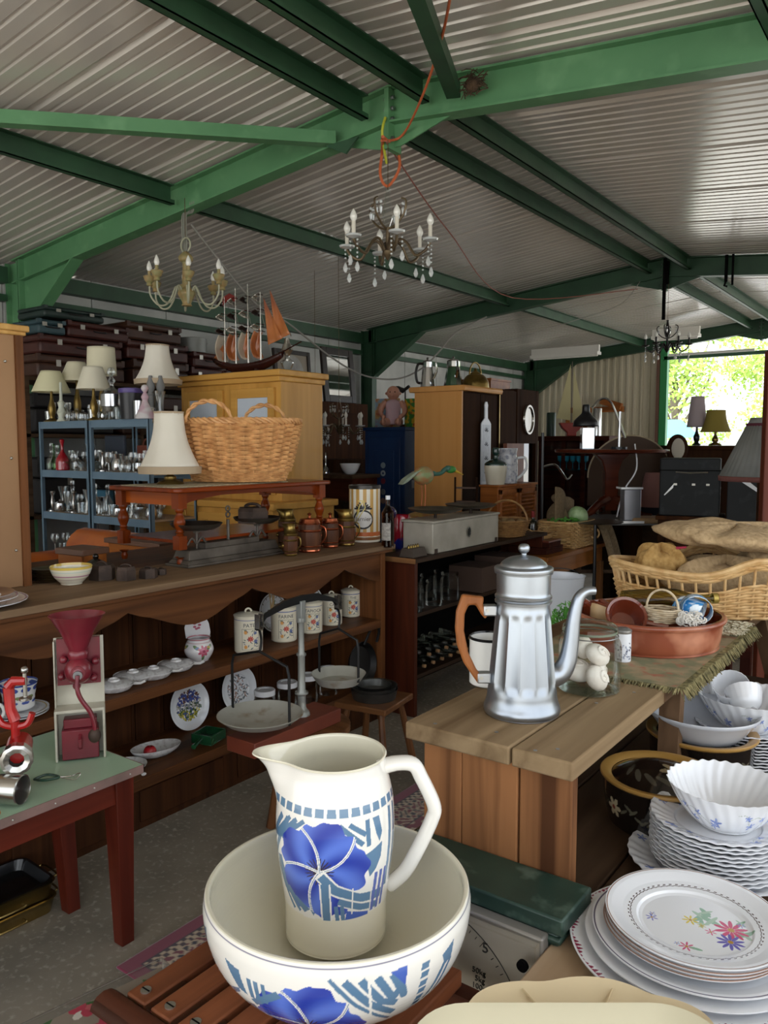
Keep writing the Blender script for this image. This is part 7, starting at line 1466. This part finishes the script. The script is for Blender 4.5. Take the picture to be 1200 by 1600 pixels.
# shuttered cupboard with jugs
t=thing('shutter_cabinet','small orange wood cabinet with louvred doors carrying two jugs','cabinet',(-3.33,6.30,.0)); B().bx(.03,-.42,.75,.20,.30,1.25).build('carcass',sw,t,bev=.004); B().bx(.02,-.43,1.25,.215,.31,1.27).build('top',sw,t,bev=.003)
for y in (-.41,-.05):
    d=B().bx(.20,y,.79,.215,y+.04,1.23).bx(.20,y+.30,.79,.215,y+.34,1.23).bx(.20,y,.79,.215,y+.34,.83).bx(.20,y,1.19,.215,y+.34,1.23).build('door',sw,t,bev=.002); l=B()
    for k in range(11): z=.845+k*.032; l.add([(.200,y+.04,z),(.200,y+.30,z),(.213,y+.30,z+.022),(.213,y+.04,z+.022),(.203,y+.04,z-.004),(.203,y+.30,z-.004),(.216,y+.30,z+.018),(.216,y+.04,z+.018)],[(0,3,2,1),(4,5,6,7),(0,1,5,4),(1,2,6,5),(2,3,7,6),(3,0,4,7)])
    l.build('louvres',sw,d)
B().bx(.03,-.42,0,.19,.28,.75).build('plinth_cupboard',oakb,t)
t=thing('stoneware_bottle','cream stoneware jug with dark green top on the louvred cabinet','bottle',(-3.22,6.00,1.271)); B().lathe(smoothp([(0,0),(.07,0),(.078,.01),(.095,.12),(.095,.16)],3),28).build('body',mat('cream_stoneware','#cfc8b4',.3,coat=.3),t); B().lathe(smoothp([(.095,.16),(.09,.18),(.05,.205),(.026,.215),(.022,.25),(.03,.26),(.03,.30),(.02,.31),(0,.31)],3),28).build('green_shoulder',mat('dark_green_glaze','#17342f',.2,coat=.5),t)
t=thing('milk_jug','tall white patterned jug with handle on the louvred cabinet','jug',(-3.22,6.22,1.271),YAW); B().lathe(smoothp([(0,0),(.075,0),(.085,.03),(.085,.20),(.075,.25),(.085,.30),(.08,.30),(.07,.25)],3),28).build('body',mat('grey_patterned_glaze','#bfc0c6',.25,0,'#8f93a2',(26,26,26),0,3,.5,.62,coat=.3),t); B().tube(spline([(.08,0,.22),(.15,0,.22),(.165,0,.14),(.12,0,.07),(.08,0,.04)],5),.012,8).build('handle',wg,t)
t=thing('spice_steps','little dark wooden step shelf leaning on the wardrobe door behind the bird','shelf',(-3.40,5.62,.95),.55); t.scale=(1.35,1,1.15)

for s in (0,.13): B().prism([(-.10,0),(.10,0),(.02,.17),(-.02,.34),(-.10,.34)],s,s+.012,'x').build('side',wd,t)
for k in range(3): B().bx(0,-.09,.06+k*.10,.14,.04-k*.03,.07+k*.10).build('step',mat('brown_step','#5a4236',.6),t)
B().bx(-.02,-.12,-.95,.16,.10,0).build('pedestal',oakb,t)
# ================= FAR END =================
mgl=mat('dark_cabinet_glass','#1a1513',.05,coat=1)
t=thing('display_cabinet','bow-fronted mahogany display cabinet with glass doors and blue goblets inside','cabinet',(-4.05,9.65,0)); B().bx(-.45,0,0,.45,.35,1.70).build('back_case',mh,t); B().bx(-.5,-.12,1.66,.5,.37,1.72).build('top',mh,t,bev=.006)
for x in (-.46,-.14,.12,.42): B().bx(x,-.08,.1,x+.05,-.03,1.66).build('stile',mh,t)
B().bx(-.46,-.10,0,.47,.0,.35).build('plinth',mh,t); B().bx(-.44,-.06,1.28,.44,.0,1.295).build('glass_shelf',mat('shelf_glass','#2c3a3a',.1,coat=.5),t); B().bx(-.44,-.07,.35,.44,-.065,1.66).build('glass_door',gl,t,smooth=False)
tq=mat('turquoise_glass','#2a8fae',.1,coat=1); g0=None
for i in range(5):
    lab=f'turquoise goblet inside the mahogany display cabinet, {ORD[i]} from the left'
    if g0 is None: g0=small('goblet',lab,'goblet',[(0,0),(.035,0),(.006,.01),(.006,.08),(.035,.11),(.04,.17),(.036,.17)],tq,(-4.22,9.61,1.297),14,1,'turquoise goblets')
    else: dup(g0,(-4.22+i*.085,9.61+(i%2)*.0,1.297),None,lab)
t=thing('toy_sailboat','toy sailing boat with cream sails and red hull on the display cabinet','model boat',(-4.12,9.70,1.721),YAW); B().prism([(-.16,.17),(.17,.17),(.12,.10),(.06,.05),(.06,0),(-.06,0),(-.06,.05),(-.12,.10)][::-1],-.05,.05,'y').build('hull',mat('red_hull','#9c2c20',.4),t,bev=.01); B().tube([(0,0,.17),(0,0,.95)],.006,6).build('mast',barkm,t); B().prism([(-.01,.20),(-.19,.23),(-.02,.92)],-.002,.002,'y').prism([(.015,.20),(.17,.22),(.02,.86)],-.002,.002,'y').build('sails',mat('cream_sail','#c2b88a',.8),t,solid=.001)
for x,lab,m_,h in ((-4.42,'dark green can left of the toy sailboat on the display cabinet',mat('green_can','#20382c',.4),.3),(-3.80,'tall silver can right of the toy sailboat on the display cabinet',silvm,.34)): small('metal_can',lab,'can',[(0,0),(.06,0),(.06,h),(.055,h+.01),(0,h+.01)],m_,(x,9.75,1.721))
# round tilt table with pedestal, desk lamp and mirror
rt_=wood('table_mahogany','#5c2a1a','#3b180f','x',.25,.6,coat=.3)
p=AD(955,704,7.0); t=thing('pedestal_table','round mahogany pedestal table raised on the grey bench, top at eye level','table',(p.x,p.y,.965),YAW)
B().lathe([(0,.565),(.46,.565),(.485,.575),(.49,.59),(.485,.602),(0,.602)],56).build('top',rt_,t); B().prism([(-.05,.565),(-.16,.565),(-.09,.50),(-.06,.40),(-.055,.06),(.055,.06),(.06,.40),(.09,.50),(.16,.565)][::-1],-.05,.05,'y').build('column',rt_,t,bev=.01)
for k in range(3): a=k*2.09-.5; B().tube(spline([(.03*cos(a),.03*sin(a),.16),(.14*cos(a),.14*sin(a),.12),(.26*cos(a),.26*sin(a),.04),(.36*cos(a),.36*sin(a),.02)],4),[.045]*4+[.035]*4+[.026]*5,8).build('foot',rt_,t)
t=thing('grey_bench','long grey-topped bench under the raised round table','bench',(p.x+.0,p.y,0),YAW); B().bx(-.42,-.30,.92,.50,.30,.963).build('top',mat('grey_formica','#8c8f94',.4),t,bev=.003); B().bx(-.36,-.26,0,-.31,.26,.92).build('trestle',dk,t); B().bx(.38,-.26,0,.43,.26,.92).build('trestle',dk,t); B().bx(-.31,-.24,.5,.38,.24,.53).build('lower_shelf',dk,t)
bkm=mat('black_lamp_enamel','#15161a',.3); P0=Vector((p.x,p.y,1.568))
t=thing('desk_lamp','black desk lamp with bent arm clamped on the round table','lamp',P0,YAW); B().cyl((.07,0,0),(.07,0,.33),.012,n=10).build('post',silvm,t); B().tube(spline([(.07,0,.20),(.12,0,.10),(.05,0,.28),(-.02,0,.42),(-.10,0,.44),(-.18,0,.36)],5),.010,8).build('arm',silvm,t)
B().lathe(smoothp([(.11,0),(.10,.05),(.06,.09),(.035,.12),(.03,.18),(.02,.19)],3),28,o=(-.23,0,.20)).build('shade',bkm,t,solid=.003); B().lathe([(0,0),(.07,0),(.07,.02),(0,.02)],24,o=(.07,0,0)).build('base',bkm,t)
t=thing('pewter_tankard','tall white and silver canister under the desk lamp on the round table','canister',P0+Vector((-.17,-.12,0)),YAW); B().bx(-.06,-.04,0,.05,.04,.19).build('body',silvm,t,bev=.004)
cord('white lamp flex hanging down beside the pedestal of the round table',[P0+RT*.13+Vector((0,-.05,.02))-FW*.3,P0+RT*.10+Vector((0,0,-.2))-FW*.4,P0+RT*.0+Vector((0,0,-.38))-FW*.4,P0-RT*.04+Vector((0,0,-.60))-FW*.35],.006,wg)
bm=mat('birch_mirror_back','#4a3424',.6)
p2=AD(985,735,7.9); t=thing('arched_mirror_back','large round-topped dark mirror board with pale rim behind the round table','mirror',(p2.x,p2.y,1.0),YAW); pts=[(.42*cos(math.radians(a)),.42*sin(math.radians(a))+.28) for a in range(0,181,6)]+[(-.42,-.0),(.42,-.0)]
B().prism(pts,0,.02,'y').build('board',bm,t); B().tube([(a*1.01,.0,b_) for a,b_ in pts[:31]],.008,6).build('pale_rim',mat('pale_rim','#b9a98c',.4),t); B().bx(-.3,-.01,-1.0,.3,.05,0).build('stand',dk,t)
# black trunk stack
bt=mat('black_leathercloth','#0b0e11',.7,0,'#12161a',(5,5,5),.05,6,c3='#22282c',sc3=14)
p=AD(1077,760,6.0); q0=Vector((p.x,p.y,0)); 
t=thing('low_cupboard','dark panelled wooden cupboard under the black trunk','cupboard',q0,.22); B().bx(-.22,-.0,0,.24,.45,1.03).build('carcass',wd,t,bev=.004); B().bx(-.235,-.015,1.03,.255,.46,1.062).build('top',oakb,t,bev=.003); B().bx(-.16,-.02,.5,.19,0,.97).build('door',wd,t,bev=.008)
t=thing('trunk','black upright trunk with white paper labels on the dark cupboard','trunk',q0+Vector((0,0,1.063)),.22); B().bx(-.215,0,0,.215,.40,.44).build('body',bt,t,bev=.01); B().bx(-.218,-.003,.345,.218,.402,.352).build('seam',dark,t); B().tube([(-.10,-.005,.335),(.0,-.012,.33),(.13,-.005,.335)],.006,6).build('handle',stl,t); B().prism([(-.18,.16),(-.12,.235),(-.11,.245),(-.115,.215),(-.175,.155)],-.004,-.001,'y').build('paper_label',wg,t)
for x in (-.10,.03,.13): B().bx(x-.012,-.006,.235,x+.012,0,.25).build('latch',stl,t)
t=thing('black_case','black box with folded white paper tape beside the upright trunk','case',q0+Vector((.36,.06,0)),.22); B().bx(-.10,.02,0,.10,.40,1.37).build('body',bt,t,bev=.006); B().prism([(-.14,1.372),(.0,1.372),(.10,1.29),(.10,1.26),(-.01,1.335),(-.14,1.345)][::-1],.012,.016,'y').build('paper_tape',wg,t)
# lamps and chests by the far opening
t=thing('dark_chest','long dark chest by the far opening carrying two lamps','chest',(-2.0,8.0,0),YAW); B().bx(-.30,0,0,.62,.5,1.56).build('carcass',wd,t,bev=.005); B().bx(-.32,-.02,1.56,.64,.52,1.60).build('top',wd,t)
a_=AD(1086,690,7.8); shade('table_lamp','grey-lilac cone-shaded lamp on the dark chest by the far opening',(a_.x,a_.y+.05,1.601),.095,.06,.30,.18,0,False,mat('lilac_shade','#a89a9c',.8),'lamps by the far opening',0,0,bkm)
a_=AD(1109,690,7.6); shade('table_lamp','mustard pleated bell-shaded lamp on the dark chest by the far opening',(a_.x+.02,a_.y+.12,1.601),.14,.085,.21,.13,0,False,mat('mustard_shade','#8a7a34',.85),'lamps by the far opening',.22,0)
a_=AD(1058,712,7.5); t=thing('hand_mirror_stand','dark swing mirror with pale cloth at the foot of the green door post','mirror',(a_.x,a_.y,1.45),YAW); B().ball((0,0,.12),.13,24,12,(.8,.15,1.05)).build('oval_back',wd,t); B().ball((.0,-.02,.12),.09,18,10,(.7,.15,1.1)).build('pale_cloth',mat('pale_linen','#b9b2a4',.9),t); B().bx(-.10,-.06,-1.45,.10,.06,0).build('stand',wd,t)
# heaps behind / beside the round table: clothes on a box, lantern
for lab,px,py,d,w,h,m_ in (('dark blue folded coats on a chest right of the round table',1010,790,7.2,.40,.16,mat('navy_cloth','#181b2c',.9)),('tan cardboard tray on the grey bench',1010,812,6.6,.30,.05,mat('tan_card2','#9a7c5a',.9)),('pinkish fabric lampshade lying behind the black trunk',1022,765,7.0,.16,.30,mat('dusty_pink','#7d5650',.9))):
    p=AD(px,py,d); b=B().bx(-w/2,-.12,0,w/2,.12,h) if h<.2 else B().lathe([(.14,0),(.08,h)],20); o=b.build('folded_coats' if 'coats' in lab else 'cardboard_tray' if 'tray' in lab else 'lampshade',m_,None,loc=(p.x,p.y,p.z-h/2),rz=YAW,bev=.02 if h<.2 else 0); tag(o,lab,'clothes' if 'coats' in lab else 'tray' if 'tray' in lab else 'lampshade')
t=thing('storage_chest','dark chest behind the grey bench holding the folded coats','chest',(AD(1012,800,7.75).x,AD(1012,800,7.75).y,0),YAW); B().bx(-.30,-.2,0,.30,.2,.93).build('body',wd,t,bev=.005); B().bx(-.31,-.21,.93,.31,.21,.955).build('lid',wd,t)
p=AD(985,785,6.55); t=thing('grey_machine','small grey chrome-fronted machine with white tray on the grey bench','appliance',(p.x,p.y,.964),YAW); B().bx(-.07,-.06,.02,.07,.06,.28).build('body',mat('silver_grey_plastic','#86868c',.3,.5),t,bev=.008); B().bx(-.10,-.09,0,.09,.08,.02).build('tray',wg,t); B().bx(-.10,-.07,.28,.08,.07,.295).build('top',wg,t)
p=AD(930,835,6.4); t=thing('metal_trivet','round grey metal tray on a thin stand left of the round table foot','tray',(p.x,p.y,0),YAW); B().lathe([(0,.98),(.20,.98),(.22,.99),(.21,.992),(0,.988)],32).build('tray',pn,t); B().cyl((0,0,0),(0,0,.98),.014,n=8).build('pole',bkm,t); B().lathe([(0,0),(.12,0),(.11,.02),(0,.03)],24).build('foot',bkm,t)
# tools hung on the end wall
t=thing('wood_plane_rack','wooden tool rack with planes hung on the beige end wall','tool rack',(AY(925,640,14.3).x,14.42,AY(925,640,14.3).z)); B().bx(-.62,-.05,-.05,.55,.05,.05).bx(-.55,-.05,-.42,-.48,.0,.05).bx(-.2,-.05,-.5,-.13,.0,.05).build('board',sw,t); B().at(.35,-.08,.10,r=(0,.3,0)).bx(-.2,-.05,-.06,.2,.05,.06).build('plane',sw,t)
t=thing('coat_stand','thin dark steel stand with curled hook in front of the display cabinet','stand',(AD(846,800,7.5).x,AD(846,800,7.5).y,0)); B().cyl((0,0,0),(0,0,1.72),.014,n=8).build('pole',bkm,t); B().tube(spline([(0,0,1.40),(.10,.06,1.42),(.16,.10,1.34),(.20,.12,1.28),(.24,.14,1.33)],5),.010,8).build('hook',silvm,t); B().lathe([(0,0),(.16,0),(.15,.02),(0,.03)],24).build('foot',bkm,t)
p=AD(846,800,6.0); t=thing('bottle','dark wine bottle with red and white label beside the hamper on the oak desk','bottle',(-2.80,5.86,.781)); B().lathe(smoothp([(0,.0),(.036,0),(.036,.18),(.014,.23),(.013,.29)],3),20).build('glass',mat('black_bottle','#0e0f0d',.1,coat=1),t); B().lathe([(.037,.06),(.037,.15)],20).build('label',wg,t); B().lathe([(.014,.24),(.015,.29),(0,.292)],16).build('red_capsule',mat('red_capsule','#8a1f1f',.4),t)
# ================= RIGHT EDGE =================
psh=mat('grey_pleated_silk','#8a8b88',.8,0,'#767773',(4,4,4)); mar=mat('maroon_braid','#54202c',.8); pkf=mat('dusty_rose_fringe','#7a4d47',.9)
p=AD(1195,745,4.05); t=thing('floor_lamp','floor lamp with large grey pleated shade and maroon band at the right edge','lamp',(p.x,p.y,0)); z0=p.z
B().lathe([(.215,z0),(.09,z0+.27)],160,f=lambda a,z:1+.012*sin(40*a)).build('lamp_shade',psh,t,solid=.001); B().lathe([(.095,z0+.245),(.098,z0+.27),(.095,z0+.272)],48).build('maroon_band',mar,t); B().lathe([(.087,z0+.272),(.075,z0+.30)],160,f=lambda a,z:1+.015*sin(40*a)).build('pleated_crown',psh,t,solid=.001); B().lathe([(.218,z0-.022),(.219,z0+.004)],160,f=lambda a,z:1+.008*sin(50*a)).build('fringe',pkf,t,solid=.001); B().cyl((0,0,.02),(0,0,z0+.2),.014,n=12).build('pole',brasp,t); B().lathe([(0,0),(.14,0),(.13,.02),(.03,.04)],28).build('foot',brasp,t)
p=AD(1209,730,3.4); t=thing('cheval_frame','red-brown upright wooden frame at the extreme right edge','frame',(p.x,p.y,0),YAW); w_=wood('red_brown_frame','#6b3423','#4c2216','z',.4,.8); B().bx(-.05,-.02,.0,-.012,.02,2.0).bx(.4,-.02,0,.44,.02,2.0).bx(-.012,-.02,1.95,.4,.02,2.0).bx(-.012,-.02,.05,.4,.02,.10).build('frame',w_,t,bev=.004); B().bx(-.012,-.005,.10,.4,.005,1.95).build('panel',wd,t)
t=thing('side_table','dark side table behind the cradle basket carrying decanter and garlic','table',(-.40,3.36,0)); B().bx(-.36,-.26,1.02,.30,.2,1.05).build('top',mh,t,bev=.004)
for x in (-.32,.24):
    for y in (-.22,.14): B().bx(x,y,0,x+.04,y+.04,1.02).build('leg',mh,t)
p=AZ(1172,900,1.05); t=thing('decanter','tall clear glass carafe with black-banded neck at the right edge','decanter',(-.575,3.18,1.051)); B().lathe(smoothp([(0,.004),(.075,0),(.085,.01),(.07,.06),(.035,.14),(.024,.20),(.024,.255)],4),32).build('glass',gls,t); B().lathe([(.026,.245),(.029,.248),(.029,.262),(.026,.264)],24).build('black_band',MT['black_enamel_rim'],t)
gar=mat('garlic_skin','#d5d2cb',.5,0,'#c2bcc0',(20,20,4))
for i,(dx,dy,dz) in enumerate(((.10,-.02,0),(.16,.03,0),(.13,-.07,0),(.19,-.05,0),(.14,-.02,.035),(.22,.0,0))):
    o=B().lathe(smoothp([(0,.004),(.02,0),(.028,.015),(.022,.032),(.008,.042),(.005,.06)],3),18,f=lambda a,z:1+.06*abs(sin(3*a))).build('garlic_bulb',gar,None,loc=(-.575+dx,3.18+dy,1.051+dz)); tag(o,f'white garlic bulb beside the carafe, {["nearest the carafe","second along at the back","front left","front right","topmost","farthest right"][i]}','garlic','garlic bulbs')
cord('white cable hanging in a loop by the red-brown frame',[AD(1186,830,3.0),AD(1179,850,3.0),AD(1182,870,3.0),AD(1188,880,3.0)],.004,wg)
# bucket stand
t=thing('low_stand','dark low stand under the white enamel bucket','stand',(AD(874,897,3.4).x,AD(874,897,3.4).y,0)); B().bx(-.2,-.2,.73,.2,.2,.77).build('top',dk,t)
for x in (-.17,.13):
    for y in (-.17,.13): B().bx(x,y,0,x+.04,y+.04,.73).build('leg',dk,t)
# floral paper in clear wrap, bottom left corner
p=AZ(198,1606,.745); t=thing('wrapped_napkins','floral patterned paper packet in clear wrap at the bottom left corner','packet',(p.x,p.y,.68),YAW+.75)
N=150; xs=np.linspace(-.11,.11,N); XX,YY=np.meshgrid(xs,xs); P=Paint(XX.ravel(),YY.ravel(),'#9a8f84'); R=random.Random(14)
for k in range(60): P.ell(R.uniform(-.11,.11),R.uniform(-.11,.11),R.uniform(.012,.03),.006,R.choice(['#3f6a3a','#5a8a50','#2f4a34','#7aa060']),R.uniform(0,3))
for k in range(12):
    x,y=R.uniform(-.1,.1),R.uniform(-.1,.1)
    for j in range(5): a=j*1.256; P.ell(x+cos(a)*.010,y+sin(a)*.010,.010,.007,R.choice(['#c4405c','#d9707c','#e6e2dc']),a)
b=B().add([(a,b_,.052) for a,b_ in zip(XX.ravel(),YY.ravel())],[(j*N+i,j*N+i+1,(j+1)*N+i+1,(j+1)*N+i) for j in range(N-1) for i in range(N-1)]); b.build('printed_paper',GM,t,cols=P.C); B().bx(-.11,-.11,0,.11,.11,.0505).build('paper_block',wg,t); B().bx(-.118,-.118,-.004,.118,.118,.066).build('clear_wrap',glass('cellophane',(.92,.92,.92),.3,.15),t,bev=.006)
t=thing('cane_stool','low stool under the wrapped floral packet','stool',(p.x,p.y,0),YAW+.75); B().bx(-.10,-.10,.64,.10,.10,.67).build('seat',tk2,t,bev=.01)
for x in (-.095,.07):
    for y in (-.095,.07): B().bx(x,y,0,x+.025,y+.025,.64).build('leg',tk2,t)
# ================= OUTSIDE =================
tree(-10.5,36,8.2,3.2,'large bright green tree seen through the far opening, left',3,5200); tree(-3.5,40,8.5,3.6,'bright green tree seen through the far opening, right',5,5200); tree(-7.2,44,7,3,'paler green tree further back between the other two',9,3600)
def car(label,c,m,rz,l=4.4,h=2.0):
    t=thing('van',label,'van',c,rz,'parked vans'); pr=[(-l/2,.35),(-l/2,1.0),(-l/2+.15,1.15),(-l/2+.9,1.3),(-l/2+1.6,h-.05),(-l/2+2.0,h),(l/2-.1,h),(l/2,h-.2),(l/2,.35)][::-1]
    B().prism(pr,-.85,.85,'y').build('body',m,t,bev=.06); B().prism([(-l/2+1.0,1.3),(-l/2+1.65,h-.15),(-l/2+2.6,h-.15),(-l/2+2.6,1.3)][::-1],-.86,.86,'y').build('side_window',mgl,t)
    for x in (-l/2+.8,l/2-.8):
        for y in (-.8,.8): B().at(x,y,.33,r=(PI/2,0,0)).lathe([(0,-.1),(.33,-.1),(.33,.1),(0,.1)],24).build('wheel',bkm,t)
car('white van parked outside the far opening',(-5.2,27,-.02),mat('white_van_paint','#d9dadd',.25,coat=.5),.5); 
t=thing('awning','pale teal awning outside, low behind the green door post','awning',(-9.3,28.5,-.02),.55); B().prism([(-1.6,1.9),(-.9,2.5),(.9,2.5),(1.6,1.9)][::-1],-1.2,1.2,'y').build('canopy',mat('teal_canopy','#6fb0b8',.7),t)
for x in (-1.5,1.5):
    for y in (-1.1,1.1): B().cyl((x,y,0),(x,y,1.95),.03,n=8).build('pole',bolt,t)
t=thing('fence','low white metal fence outside the far opening','fence',(-5,22,-.02),.2); B().bx(-6,-.02,1.5,6,.02,1.56).bx(-6,-.02,.2,6,.02,.26).build('rail',wh,t)
for k in range(9): B().bx(-6+k*1.5-.03,-.03,0,-6+k*1.5+.03,.03,1.6).build('post',wh,t)
